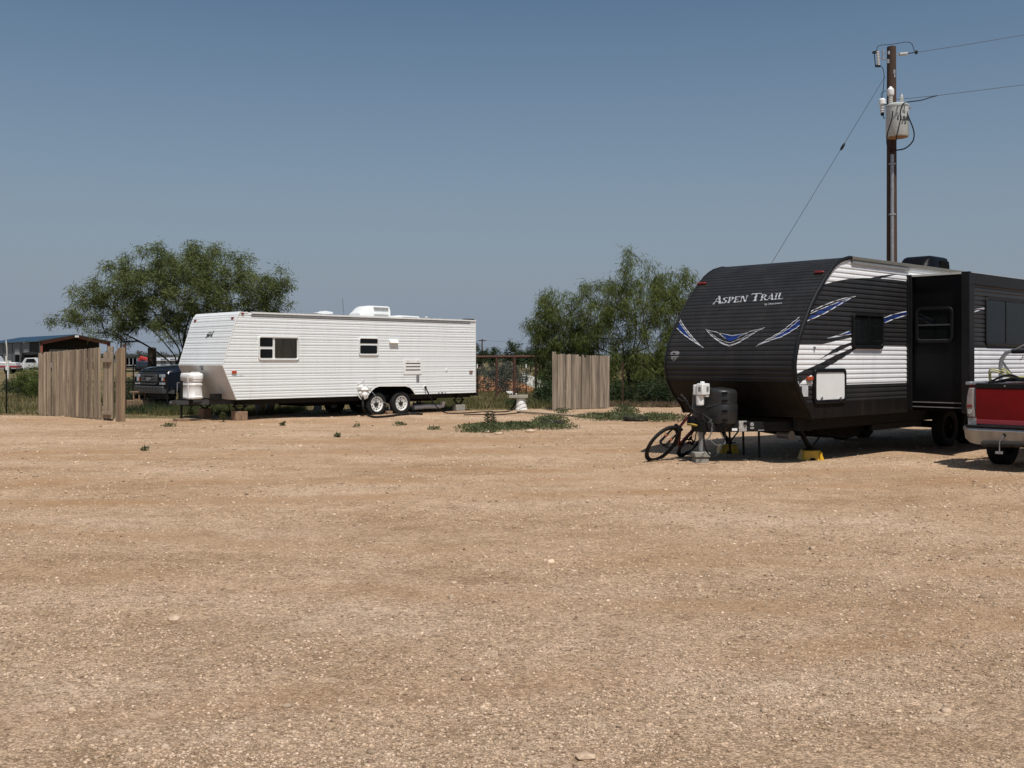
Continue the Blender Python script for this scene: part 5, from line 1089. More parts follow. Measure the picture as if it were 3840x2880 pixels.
for pts in ([(1890,1240),(1878,1190),(1885,1140),(1910,1118),(1960,1128),(2020,1150),(2100,1185),(2212,1195),(2300,1200)], [(1905,1235),(1890,1190),(1900,1150),(1930,1135),(1990,1155),(2050,1185),(2130,1200),(2260,1215)], [(2000,1112),(2040,1130),(2080,1160),(2130,1182),(2212,1190),(2320,1200)], [(1995,1128),(2040,1155),(2090,1175),(2150,1190),(2260,1200)], [(1880,1200),(1890,1220),(1910,1235)]):
    m.tube(spline(bedline(pts, .5), 6), .011, 6)
p0 = tuple(FT.world(.5,-.3,1.3)); tag(m.build('extension_cord', M['hoseyel'], origin=p0), 'loose loops of dull yellow cord lying on top of the red truck bed', 'cord')
m = MB()
for pts in ([(1870,1243),(1910,1225),(1970,1200),(2030,1180),(2090,1172),(2150,1195)], [(1880,1243),(1960,1235),(2040,1215),(2120,1205),(2212,1210),(2300,1215)], [(1900,1246),(2000,1225),(2100,1225),(2212,1222),(2300,1225)], [(1990,1240),(2080,1215),(2160,1215),(2260,1205)]):
    m.tube(spline(bedline(pts, .4), 6), .015, 6)
tag(m.build('jumper_cable', M['wire'], origin=p0), 'tangle of thick black cable on the tailgate edge of the red truck bed', 'cable')

# ================================================================== UTILITY POLE
PD = 31.; pw = wpt(3343, HY, PD); PX, PY = pw.x, pw.y
UP = empty('utility_pole', (PX, PY, 0), 0, 'tall brown wooden utility pole with a grey transformer behind the charcoal trailer', 'utility pole')
Z5 = (3160, 120, 3.2529)
def U5(zx, zy, dy=0.):
    px, py = zz(Z5, [(zx,zy)])[0]; p = wpt(px, py, PD+dy); return Vector((p.x-PX, dy, p.z))
zt5 = U5(590,182).z; m = MB(); ts = [k/14 for k in range(15)]
m.tube([(.0+.02*(1-t), 0, -.2+(zt5+.2)*t) for t in ts], [.165-.035*t for t in ts], 16); m.build('pole_shaft', M['pole'], UP, smooth=60)
m = MB(); c0 = zz(Z5, [(572,1510)])[0]; zc0 = wpt(*c0, PD).z; m.tube([(-.05,-.20,-.1),(-.045,-.185,zc0)], .052, 12); o = m.build('conduit', M['steel'], UP)
m = MB()
for z in (zc0-.3, zc0-1.8, zc0-3.3, 2.5): m.bx(-.13,.04,-.25,-.12,z,z+.04)
m.build('conduit_clamp', M['steel'], UP)
# transformer can
cL = U5(524,940,-.42); cR = U5(792,940,-.42); cx_ = (cL.x+cR.x)/2; rc_ = (cR.x-cL.x)/2; ztp = U5(660,905,-.42).z; zbt = U5(660,1290,-.42).z
tr_ = MB(); cy_ = -.15-rc_
tr_.lathe([(rc_*.94,0),(rc_,.03),(rc_,ztp-zbt-.05),(rc_*1.03,ztp-zbt-.05),(rc_*1.03,ztp-zbt),(rc_*.8,ztp-zbt+.05),(.01,ztp-zbt+.065)], (cx_,cy_,zbt), (0,0,1), 40); can = tr_.build('transformer', M['tank'], UP, smooth=40)
m = MB(); m.lathe([(rc_*.9,-.004),(rc_*.9,.0)], (cx_,cy_,zbt), (0,0,1), 30); m.build('rusty_bottom', M['woodblk'], can)
def bushing(p, s_, cap, parent, nm='bushing'):
    m = MB(); pr = [(.028*s_,0)]
    for k in range(5): pr += [(.075*s_,.02*s_+.055*s_*k),(.045*s_,.045*s_+.055*s_*k)]
    pr += [(.055*s_,.31*s_),(.02*s_,.36*s_)]; m.lathe(pr, p, (0,0,1), 14); b = m.build(nm, M['porc'], parent)
    if cap: q = MB(); q.lathe([(.09*s_,.28*s_),(.10*s_,.30*s_),(.10*s_,.44*s_),(.05*s_,.50*s_),(.02*s_,.54*s_)], p, (0,0,1), 14); q.build('wildlife_guard', M['wplastic'], b)
    return b
bb = U5(577,890,-.42); bushing((bb.x, cy_, ztp+.03), 1.0, True, can); bb2 = U5(711,868,-.42); bushing((bb2.x, cy_, ztp+.03), .85, False, can)
for zx, zy in ((612,950),(702,932),(788,945)):
    p = U5(zx, zy, -.42); dx = p.x-cx_; yy = cy_-math.sqrt(max(.0, rc_**2-min(rc_*.97,abs(dx))**2)); m = MB(); m.tube([(p.x*.98,yy+.02,p.z),(p.x,yy-.10,p.z)], .022, 8); m.bx(p.x-.05,p.x+.05,yy-.12,yy-.08,p.z-.012,p.z+.012); m.build('secondary_terminal', M['steel'], can)
txt = MB()
def tank_text(s_, zx, zy, size):
    V, P = glyph_mesh(s_, size, 0., .006); w = max(a for a,_,_ in V); c = U5(zx, zy, -.42)
    vv = []
    for a, b, _ in V:
        x = c.x-cx_+(a-w/2); an = math.asin(max(-.98, min(.98, x/rc_))); vv.append((cx_+math.sin(an)*(rc_+.004), cy_-math.cos(an)*(rc_+.004), c.z+b))
    txt.add(vv, P)
tank_text('11860', 690, 1108, .17); tank_text('75', 688, 1156, .18); txt.build('number', M['ink'], can, smooth=0)
# arrester, cutout, brackets, insulator
p = U5(477,860); m = MB(); m.lathe([(.085,.02),(.10,.04),(.10,.16),(.07,.20),(.03,.215)], (p.x,-.05,p.z-.10), (0,0,1), 16); a_ = m.build('surge_arrester', M['wplastic'], UP)
m = MB(); m.lathe([(.05,-.25),(.06,-.22),(.05,-.2),(.07,-.16),(.05,-.13),(.075,-.09),(.05,-.06),(.06,0)], (p.x,-.05,p.z-.08), (0,0,1), 14); m.build('arrester_sheds', M['porc'], a_)
m = MB(); m.lathe([(.045,0),(.05,.07)], (p.x,-.05,p.z-.40), (0,0,1), 12); m.tube([(p.x,-.05,p.z-.36),(p.x+.06,-.05,p.z-.50)], .014, 6); m.build('arrester_lead', M['blk'], a_); m = MB(); m.tube([(p.x,-.05,p.z-.1),(p.x+.2,-.05,p.z-.06)], .014, 6); m.build('arrester_bracket', M['blk'], a_)
a = U5(427,228); b = U5(440,410); m = MB(); n = 9; pr = []
L_ = (a-b).length
for k in range(n): pr += [(.052,L_*(k+.2)/n),(.03,L_*(k+.65)/n)]
m.lathe(pr, b, a-b, 12); cu = m.build('cutout_fuse', M['porc'], UP)
m = MB(); q1 = U5(385,250); q2 = U5(400,420); m.tube([a,U5(385,240)], .02, 6); m.tube([q1,q2], .014, 6); m.tube([q2,b], .024, 6); m.obox(q1, (.05,0,0), (0,.03,0), (0,0,.03)); m.obox(U5(430,415), (.07,0,0), (0,.03,0), (0,0,.03)); m.build('fuse_tube', M['blk'], cu)
m = MB(); m.tube([U5(505,252),U5(560,256)], .014, 6); m.obox(U5(491,277), (.022,0,0), (0,.03,0), (0,0,.15)); m.tube([U5(455,320),U5(560,345)], .016, 6); m.obox(U5(563,252,-.14), (.03,0,0), (0,.012,0), (0,0,.05)); m.obox(U5(556,356,-.14), (.03,0,0), (0,.012,0), (0,0,.06))
m.obox(U5(630,484,-.13), (.03,0,0), (0,.012,0), (0,0,.06)); m.tube([U5(635,488,-.1),U5(668,482)], .010, 5); m.obox(U5(634,535,-.13), (.02,0,0), (0,.012,0), (0,0,.05)); m.tube([U5(635,540,-.1),U5(660,534)], .010, 5); m.tube([U5(640,280),U5(690,272)], .016, 6); m.build('bracket', M['steel'], UP)
a = U5(690,272); b = U5(800,262); m = MB(); pr = []
L_ = (b-a).length
for k in range(6): pr += [(.05,L_*(k+.15)/6),(.052,L_*(k+.35)/6),(.02,L_*(k+.55)/6)]
m.lathe(pr, a, b-a, 12); m.build('strain_insulator', M['porc'], UP)
m = MB(); m.tube([b,U5(890,248)], .014, 6); m.obox(U5(898,248), (.035,0,0), (0,.02,0), (0,0,.05)); m.build('dead_end_clamp', M['blk'], UP)
m = MB(); m.tube(spline([U5(415,215),U5(425,180),U5(470,160),U5(600,150),U5(760,124),U5(830,134),U5(855,170),U5(875,235)],6), .010, 5)
m.tube(spline([U5(445,412),U5(480,430),U5(500,480),U5(505,560),U5(495,700),U5(484,815)],6), .010, 5); m.tube(spline([U5(530,718),U5(490,728),U5(468,765),U5(478,815)],5), .009, 5)
m.tube(spline([U5(610,965,-1.),U5(600,1060,-1.),U5(565,1170,-1.),U5(542,1270,-.95),U5(540,1360,-.5),U5(560,1410,-.3),U5(596,1440,-.2)],6), .017, 6)
m.tube(spline([U5(702,945,-1.),U5(705,1060,-1.),U5(680,1180,-.98),U5(655,1290,-.9),U5(640,1430,-.3),U5(590,1460,-.2)],6), .017, 6)
m.tube(spline([U5(788,960,-.7),U5(800,1030,-.75),U5(850,1150,-.75),U5(872,1250,-.7),U5(850,1340,-.6),U5(760,1420,-.4),U5(640,1444,-.2)],6), .020, 6)
m.tube(spline([U5(705,940,-.9),U5(735,880,-.9),U5(790,855,-.6),U5(960,832,-.3),U5(1060,800,-.1),U5(1150,776,0)],6), .017, 6); m.build('drop_cables', M['wire'], UP)
m = MB(); m.tube(spline([U5(711,790,-.42),U5(700,770,-.42),U5(706,758,-.42),U5(714,775,-.42)],3), .007, 4); m.build('bushing_wire', M['wiregrey'], can)
# overhead lines and guy wire: things of their own
a = U5(905,248)+Vector((PX,PY,0)); b = wpt(3840, 131, PD+1.5); b2 = a+(b-a)*6+Vector((0,0,1.2)); m = MB(); m.tube([a, a+(b-a)*.5+Vector((0,0,-.01)), b, b2], .0085, 5); tag(m.build('power_line', M['wiregrey'], origin=tuple(a)), 'upper overhead wire running from the top of the utility pole to the right edge', 'power line', 'overhead wires')
a = U5(645,825)+Vector((PX,PY,0)); c = wpt(3516, 358, PD); b = wpt(3840, 318, PD+1.5); b2 = b+(b-c)*4; m = MB(); m.tube([a, c, b, b2], .0085, 5); tag(m.build('power_line', M['wiregrey'], origin=tuple(a)), 'lower overhead wire running from beside the transformer to the right edge', 'power line', 'overhead wires')
a = wpt(3320, 285, PD); gd = Vector((wpt(2888, 996, 31.).x, 31., wpt(2888,996,31.).z)); dirg = (gd-a); k = (a.z)/(-dirg.z); e = a+dirg*k; gw = empty('guy_wire', e, 0, 'slanting guy wire from the utility pole down behind the charcoal trailer', 'guy wire')
m = MB(); m.tube([a-e, Vector((0,0,0))], .008, 5); m.build('wire', M['wiregrey'], gw); q = wpt(3160, 550, 31)-e; dn = dirg.normalized(); m = MB(); m.tube([q-dn*.13,q-dn*.06,q+dn*.06,q+dn*.13], [.015,.04,.04,.015], 8); m.build('guy_insulator', M['blk'], gw)
# ================================================================== WOOD FENCES
def board(m, p, ux, w, t, h, z0, yaw=0., tilt=0., dog=.02):
    """one picket standing at p, width along ux, thickness toward the viewer side"""
    ux = Vector(ux).normalized(); ux = Matrix.Rotation(yaw, 3, 'Z') @ ux; n = Vector((ux.y, -ux.x, 0))
    pts = [(-w/2,z0),(w/2,z0),(w/2,h-dog),(w/2-dog,h),(-w/2+dog,h),(-w/2,h-dog)]; v = []
    for d in (0, t):
        for a, z in pts: q = Vector(p)+ux*(a+tilt*z)+n*d; v.append((q.x, q.y, z))
    m.add(v, [(5,4,3,2,1,0),(6,7,8,9,10,11)]+[(i,(i+1)%6,6+(i+1)%6,6+i) for i in range(6)])
random.seed(11)
def wood_fence(A0, A1, hA, hB, nb, mt, label, post_left=False, wob=.012):
    A0 = Vector(A0); A1 = Vector(A1); L = (A1-A0).length; ux = (A1-A0).normalized(); n = Vector((ux.y,-ux.x,0))
    r = empty('wood_fence', (A0.x, A0.y, terrain(A0.x,A0.y)), 0, label, 'fence'); m = MB(); w = L/nb
    for k in range(nb):
        c = ux*(w*(k+.5)); h = hA+(hB-hA)*k/nb+random.uniform(-wob, wob*.7)
        if random.random() < .06: h -= random.uniform(.03,.09)
        board(m, c+n*random.choice((0,.012,.034)), ux, w*random.uniform(.96,1.08), .018, h, random.uniform(.0,.03), (1 if k%2 else -1)*random.uniform(.15,.55) if mt is M['fence'] else random.uniform(-.22,.22), random.uniform(-.006,.006), w*.3)
    m.build('pickets', mt, r, smooth=0); m = MB()
    for z in (.3,1.0,1.6): m.obox(ux*(L/2)-n*.045+Vector((0,0,z)), ux*(L/2), n*.02, (0,0,.045))
    m.build('rails', mt, r); return r
pA = gpt(146,1558); pB = gpt(381,1573); f1 = wood_fence(pA, pB, 1.80, 1.93, 46, M['fence'], 'long tan weathered picket fence panel in front of the steel warehouse')
pB2 = Vector((pB.x, pB.y, 0)); pC = gpt(463,1580); 
ux = (pC-pB2).normalized(); nn = Vector((ux.y,-ux.x,0)); L = (pC-pB2).length
r = empty('wood_gate', (pB2.x+ux.x*.10, pB2.y+ux.y*.10, terrain(pB2.x,pB2.y)), 0, 'narrow picket gate with two cross boards beside the long tan fence panel', 'gate'); m = MB(); random.seed(5)
z_top = [1.82,1.84,1.83,1.85,1.83,1.84]
for k in range(6): board(m, ux*(.06+k*.085), ux, .080, .018, z_top[k]-.02, .05, random.uniform(-.25,.25), 0, .02)
m.build('pickets', M['fence'], r, smooth=0); 
for z, hh in ((1.60,.05),(.20,.045)): m = MB(); m.obox(ux*.26+nn*.04+Vector((0,0,z)), ux*.26, nn*.018, (0,0,hh)); m.build('cross_board', M['fence'], r, bevel=.004)
r = empty('fence_post', (pC.x-ux.x*.12, pC.y-ux.y*.12, terrain(pC.x,pC.y)), math.atan2(ux.y,ux.x), 'tallest square brown wood post at the right end of the tan fence', 'post')
m = MB(); m.bx(-.10,.10,-.06,.06,-.1,1.93); m.build('post_body', M['post'], r, bevel=.006); m = MB(); m.bx(-.26,-.12,-.03,.0,.02,1.86); m.build('side_board', M['fence'], r)
p = gpt(396,1575); m = MB(); m.bx(-.07,.07,-.05,.05,-.1,1.98); o = m.build('fence_post', M['fence'], None, bevel=.006); o.location = (p.x,p.y+.35,terrain(p.x,p.y)); tag(o, 'short-topped grey post peeking up behind the narrow picket gate', 'post')
qA = gpt(2079,1540); qB = gpt(2284,1533); wood_fence(qA, qB, 1.78, 1.72, 21, M['fence2'], 'grey weathered picket fence panel between the two trailers in front of the mesquite trees')
m = MB(); m.bx(-.06,.06,-.05,.05,-.1,1.84); o = m.build('fence_post', M['fence2'], None, bevel=.006); q = gpt(2078,1542); o.location = (q.x, q.y+.05, terrain(q.x,q.y)); tag(o, 'grey post at the left edge of the grey picket fence panel', 'post')
# ================================================================== wire fence, pipe fence, posts
def tpost(px, D, z1, white, label, rr_=.02, zw=.25):
    w = wpt(px, HY, D); o = empty('steel_post', (w.x, D, terrain(w.x,D)), 0, label, 'post', 'steel fence posts'); m = MB(); m.bx(-rr_,rr_,-.006,.006,-.1,z1-zw if white else z1); m.bx(-.006,.006,-.006,rr_*1.4,-.1,z1-zw if white else z1); m.build('post_body', M['rust'] if not white else M['blk'], o)
    if white: m = MB(); m.bx(-rr_*1.05,rr_*1.05,-.007,.007,z1-zw,z1); m.build('white_tip', M['wtrim'], o)
    return o
tpost(24, 31.0, 1.72, True, 'thin steel post with a white tip at the left edge of the picture', .022, .42)
tpost(89.5, 62, 1.5, True, 'far stub post with a white tip by the green bushes left of the tan fence', .03, .5)
tpost(1790, 47, 1.40, True, 'steel post with a white tip just right of the white trailer', .022, .19); tpost(1973, 47, 1.40, True, 'steel post with a white tip above the white corrugated sheets', .022, .19)
tpost(2335, 36.2, 1.5, False, 'thin dark steel post standing under the right mesquite', .022)
sp = wpt(22, 1276, 31.); m = MB(); m.tube(spline([wpt(24,1372,31.)-sp, wpt(26,1330,31.)-sp, wpt(25,1300,31.)-sp, wpt(22,1276,31.)-sp],4), .017, 6); o = m.build('cane', M['whitepipe'], None); o.location = sp; tag(o, 'thin pale bent cane tied to the steel post at the left edge', 'stick')
# wire mesh between left post and panel
def mesh_fence(a, b, h, nh, nv, label, r_=.0035, mt=None, name='wire_fence'):
    a = Vector(a); b = Vector(b); o = empty(name, (a.x,a.y,terrain(a.x,a.y)), 0, label, 'fence'); m = MB()
    for k in range(nh): z = .05+h*k/(nh-1); m.tube([(0,0,z), (b-a)+Vector((0,0,z))], r_, 4)
    for k in range(nv+1): c = (b-a)*(k/nv); m.tube([c+Vector((0,0,.02)), c+Vector((0,0,.05+h))], r_, 4)
    m.build('wire_mesh', mt or M['greytrim'], o); return o
mesh_fence(wpt(-260,HY,31.2).xy.to_3d(), wpt(150,HY,30.2).xy.to_3d(), 1.1, 7, 24, 'thin wire mesh fence at the far left edge beside the tan panel', .0016, M['wire'])
mesh_fence((-1.35,41.5,0), (2.2,41.0,0), 1.25, 10, 34, 'thin wire mesh fence hung below the brown pipe rail', .002, M['wire'])
# brown pipe fence
pf = empty('pipe_fence', (-1.6, 43, 0), 0, 'brown rusty pipe fence between the white trailer and the grey picket panel', 'fence')
zr = wpt(0,1339,43).z
def PF(px, py=HY, D=43): w = wpt(px, py, D); return Vector((w.x+1.6, D-43, w.z))
m = MB(); m.tube([PF(1700,1339), PF(2045,1337)], .055, 10); m.build('top_rail', M['rust'], pf)
for px in (1862,2010,1700): m = MB(); c = PF(px); m.tube([(c.x,.0,-.1),(c.x,0,zr)], .05, 10); m.build('post', M['rust'], pf)
o = MB(); 
m = MB(); w = wpt(1929,HY,37.5); m.tube([(0,0,-.1),(0,0,wpt(0,1341,37.5).z)], .05, 10); o = m.build('rusty_post', M['rust'], None); o.location = (w.x,37.5,terrain(w.x,37.5)); tag(o, 'nearest and tallest rust brown pipe post right of the white trailer, above the bucket', 'post')
# white corrugated sheets
w = wpt(2010,HY,50); cs_ = empty('corrugated_sheets', (w.x,50,.05), R(8), 'heap of dirty white corrugated metal sheets beyond the pipe fence', 'metal sheets')
for k,(x0,x1,za,zb,hh) in enumerate(((-.75,.85,.95,.30,.55),(.55,1.6,.42,.20,.40),(-.8,-.1,.75,.55,.3))):
    m = MB(); n = 26; v = []; f = []
    for i in range(n+1):
        t = i/n; off = .045*(1 if i%4 in (0,1) else -1)
        for j in range(5): s_ = j/4; v.append((x0+(x1-x0)*s_, -.9+k*.1+hh*1.0*t*.8+off*.2, za+(zb-za)*s_-hh*.9*(1-t)+off))
    for i in range(n):
        for j in range(4): f.append((i*5+j,i*5+j+1,i*5+j+6,i*5+j+5))
    m.add(v,f); o = m.build('sheet', M['whitepipe'], cs_, smooth=0); sd = o.modifiers.new('s','SOLIDIFY'); sd.thickness = .012
# bucket with slab
p = gpt(1955,1538); bt = empty('bucket', (p.x,p.y,terrain(p.x,p.y)), .1, 'white bucket standing upside down on the gravel under a flat stone slab', 'bucket')
m = MB(); m.lathe([(.20,0),(.195,.03),(.185,.05),(.185,.07),(.145,.36),(.14,.37)], (0,0,0), (0,0,1), 22); m.build('bucket_body', M['wplastic'], bt)
m = MB(); m.tube(spline([(-.19,-.05,.06),(-.16,-.22,.12),(.02,-.26,.20),(.16,-.18,.22),(.19,-.02,.2)],4), .008, 5); m.build('handle', M['blk'], bt)
m = MB(); m.tube([(-.33,.02,.02),(-.24,.0,.12),(-.16,.0,.30)], .035, 8); tag(o := m.build('valve_handle', M['blk'], None), 'black pipe end leaning on the left side of the white bucket', 'pipe'); o.location = bt.location
m = MB(); m.prism([(-.36,0),(.26,.0),(.26,.095),(-.06,.095),(-.10,.08),(-.34,.08)], 'y', -.2, .2); o = m.build('stone_slab', M['lichen'], None, bevel=.008); o.location = (p.x-.05,p.y,terrain(p.x,p.y)+.375); tag(o, 'flat grey green stone slab resting on the upturned white bucket', 'slab')
w = wpt(1912,1472,44); m = MB(); lump(m, (0,0,.0), (.16,.1,.07), 9); lump(m, (.2,0,-.08), (.14,.08,.06), 12); o = m.build('white_rag', M['wplastic'], None, smooth=0); o.location = (w.x,44,w.z); tag(o, 'small white rag caught in the wire in front of the brown pipe post', 'rag')
# plank
a = gpt(1945,1549); b = gpt(2195,1567); m = MB(); d_ = (b-a); m.obox(d_/2+Vector((0,0,.03)), d_/2, Vector((-d_.y,d_.x,0)).normalized()*.07, (0,0,.022)); o = m.build('plank', M['plank'], None, bevel=.004); o.location = (a.x,a.y,terrain(a.x,a.y)+.01); tag(o, 'long grey plank lying on the gravel between bucket and weeds', 'plank')
# half-buried tyres in the weeds
def old_tyre(px, py, rad, label, tilt):
    p = gpt(px, py); m = MB(); m.lathe([(rad*.62,-.02),(rad*.95,-.10),(rad,-.05),(rad,.05),(rad*.95,.10),(rad*.62,.05),(rad*.6,.0),(rad*.62,-.02)], (0,0,0), (0,0,1), 30, caps=False)
    o = m.build('old_tyre', M['dustrub'], None, smooth=50); o.location = (p.x,p.y,terrain(p.x,p.y)+.055); o.rotation_euler = (R(tilt),0,0); o.scale = (1,1,.62); return tag(o, label, 'tyre', 'old tyres lying in the weeds')
old_tyre(2070,1598,.30,'old black tyre mostly covered by green weeds, the nearer and left one',4); old_tyre(2384,1577,.34,'old black tyre lying flat between two weed clumps near the bicycle wheel',3)
# ================================================================== BLACK GATE
GD = 31.4; ga = wpt(462,HY,GD); gb = wpt(627,HY,GD); bgt = empty('metal_gate', (ga.x,GD,terrain(ga.x,GD)), 0, 'black pipe gate with square wire mesh in front of the black pickup', 'gate'); L = gb.x-ga.x
zt1 = wpt(0,1391,GD).z; zt2 = wpt(0,1431,GD).z; m = MB()
for z in (zt1, zt2, .12): m.tube([(0,0,z),(L,0,z)], .024, 8)
m.tube([(L,0,.02),(L,0,zt1)], .028, 8); m.tube([(0,0,.02),(0,0,zt1)], .024, 8); m.build('gate_frame', M['blk'], bgt)
m = MB()
for k in range(1,15): m.tube([(L*k/15,0,.12),(L*k/15,0,zt2)], .0035, 4)
for k in range(1,8): z = .12+(zt2-.12)*k/8; m.tube([(0,0,z),(L,0,z)], .0035, 4)
m.build('wire_mesh', M['wire'], bgt)
w = wpt(500,HY,36); m = MB(); m.bx(-.02,.02,-.02,.02,-.1,1.45); o = m.build('steel_post', M['blk'], None); o.location = (w.x,36,0); tag(o, 'thin black post behind the black gate, left of the black pickup', 'post', 'steel fence posts')
w = wpt(570,HY,40); m = MB(); m.lathe([(.17,-.1),(.16,2.05),(.10,2.09)], (0,0,0), (0,0,1), 12); o = m.build('tree_stump_post', M['bark'], None); o.location = (w.x,40,0); tag(o, 'thick dark stub of a post rising behind the bonnet of the black pickup', 'post')
w = wpt(454,HY,33); m = MB(); m.tube([(0,0,-.1),(0,0,wpt(0,1290,33).z)], .05, 8); o = m.build('rusty_post', M['rust'], None); o.location = (w.x+.12,33,0); tag(o, 'slim dark rusty pipe post right behind the square brown wood post', 'post')
# cinder blocks
w = wpt(545,1497,34.5); cb_ = empty('cinder_block', (w.x,34.0,0), .1, 'hollow cinder block on a low pile of slabs beside the black pickup bumper', 'block')
zc_b = wpt(0,1496,34).z; m = MB(); 
for x in (-.2,-.02,.16): m.bx(x,x+.04,-.1,.1,zc_b,zc_b+.16)
m.bx(-.2,.2,-.1,.1,zc_b+.16,zc_b+.19); m.bx(-.2,.2,-.1,.1,zc_b-.03,zc_b); m.build('block_shell', M['woodblk'], cb_, bevel=.004); m = MB(); m.bx(-.19,.19,.06,.09,zc_b,zc_b+.16); m.build('block_core', M['under'], cb_)
m = MB(); m.bx(-.45,.35,-.2,.25,-.1,zc_b-.04); m.bx(-.30,.25,-.15,.2,zc_b+.2,zc_b+.25); o = m.build('stone_slabs', M['woodblk'], None, bevel=.01); o.location = (w.x,34.02,0); tag(o, 'low pile of rough brown slabs under the hollow cinder block', 'slabs')
# ================================================================== BLACK PICKUP (front end shows)
ang = R(47); FP = Frame((-11.02, 33.0), ang); P_ = empty('pickup_truck', (FP.P[0], FP.P[1], terrain(-11,33)), ang, 'shiny black pickup truck parked behind the black gate, chrome headlight and grille showing', 'pickup truck')
def bx_px(px, py, x=0): return FP.onx(px, py, x)
WP = 2.0; z_h = 1.42
m = MB(); secs = []
for x, zt, ins in ((.02,1.17,.05),(.12,1.33,.05),(.45,1.40,.04),(1.3,1.46,.03),(1.75,1.48,.03)):
    secs.append([(x,.02+ins,1.12),(x,.05+ins,zt-.09),(x,.22+ins,zt-.02),(x,WP/2,zt+.01),(x,WP-.22-ins,zt-.02),(x,WP-.05-ins,zt-.09),(x,WP-.02-ins,1.12)])
v = [p for s_ in secs for p in s_]; f = [tuple(range(7))]
for k in range(4): f += [(k*7+j,k*7+j+1,(k+1)*7+j+1,(k+1)*7+j) for j in range(6)]
m.add(v,f); m.build('bonnet', M['navy'], P_, smooth=60)
fe = [(.03,1.12),(.0,.80),(.06,.62),(.36,.60),(.46,.78),(.66,.98),(.95,1.05),(1.24,.98),(1.44,.78),(1.52,.52),(1.85,.48),(1.85,1.30),(1.75,1.30),(.5,1.25),(.12,1.20)]
for y0 in (0., WP-.08): m = MB(); m.prism(fe, 'y', y0, y0+.08); m.build('front_fender', M['navy'], P_, bevel=.025)
m = MB(); arc = [(.36,.60),(.46,.80),(.66,1.01),(.95,1.08),(1.24,1.01),(1.44,.80),(1.52,.55)]
for y in (-.015, WP+.015): m.tube([(a,y,b) for a,b in arc], .035, 6)
m.build('wheel_arch_flare', M['navy'], P_)
m = MB(); m.bx(.05,1.8,.08,WP-.08,.55,1.12); m.build('engine_bay', M['under'], P_)
m = MB(); m.bx(-.03,.05,.02,WP-.02,.76,1.14); m.build('front_panel', M['blk'], P_, bevel=.01)
m = MB(); m.ring(rr(.50,.80,WP-.50,1.13,.05), rr(.56,.85,WP-.56,1.08,.03), 'x', -.08, .0)
for z in (.93,1.02): m.bx(-.075,-.01,.54,WP-.54,z-.028,z+.028)
m.bx(-.085,-.01,.62,.66,.85,1.08); m.bx(-.085,-.01,WP-.66,WP-.62,.85,1.08); gr = m.build('grille', M['grid'], P_, bevel=.006)
m = MB(); m.prism([(WP/2+.13*math.cos(a), .975+.055*math.sin(a)) for a in [2*math.pi*k/20 for k in range(20)]], 'x', -.10, -.07); m.build('oval_badge', M['chrome'], gr)
for y0, y1 in ((.02,.36),(WP-.36,WP-.02)):
    m = MB(); m.bx(-.055,-.02,y0,y1,1.04,1.13); m.bx(-.055,-.02,y0+.05,y0+.20,.88,1.04); m.bx(-.055,-.02,y0,y1-.02,.80,.89); o = m.build('headlight', M['headl'], P_, bevel=.01)
    m = MB(); m.bx(-.058,-.03,y0+.02,y0+.06,.91,1.01); m.build('marker', M['amber'], o); m = MB(); m.bx(-.05,-.03,y0+.2,y1,.9,1.03); m.build('dark_reflector', M['under'], o)
m = MB(); v = []
for y, xx in ((-.0,.2),(.12,-.08),(.4,-.16),(WP/2,-.19),(WP-.4,-.16),(WP-.12,-.08),(WP,.2)): v += [(xx,y,.52),(xx-.02,y,.74),(xx+.1,y,.75),(xx+.1,y,.52)]
f = [(0,1,2,3),(24,25,26,27)]
for k in range(6): f += [(k*4+j,k*4+(j+1)%4,(k+1)*4+(j+1)%4,(k+1)*4+j) for j in range(4)]
m.add(v,f); m.build('front_bumper', M['grid'], P_, bevel=.012)
m = MB(); m.bx(-.14,-.0,.55,WP-.55,.56,.70); m.bx(.05,.4,.1,WP-.1,.36,.54); m.build('lower_intake', M['blk'], P_)
for x in (.95,4.6): wheel(P_, (x,.11,.40), (0,-1,0), .41, .27, .25, 'chunky'); wheel(P_, (x,WP-.11,.40), (0,1,0), .41, .27, .25, 'dark')
m = MB(); m.prism([(1.8,.5),(1.8,1.36),(2.35,1.46),(2.95,1.94),(4.05,1.95),(4.25,1.4),(5.7,1.38),(5.75,.7),(5.1,.62),(4.9,.9),(4.3,.9),(4.1,.5)], 'y', .03, WP-.03); m.build('cab', M['navy'], P_, bevel=.05)
m = MB(); m.prism([(2.45,1.46),(2.98,1.88),(3.95,1.88),(4.1,1.46)], 'y', .020, .03); m.add([(2.36,.2,1.50),(2.36,WP-.2,1.50),(2.90,WP-.25,1.91),(2.90,.25,1.91)], [(0,1,2,3)]); m.build('cab_glass', M['glass'], P_)
m = MB(); m.tube([(1.9,-.02,1.35),(1.95,-.18,1.38)],.02,6); m.bx(1.92,2.02,-.33,-.12,1.34,1.56); m.build('side_mirror', M['blk'], P_, bevel=.015)
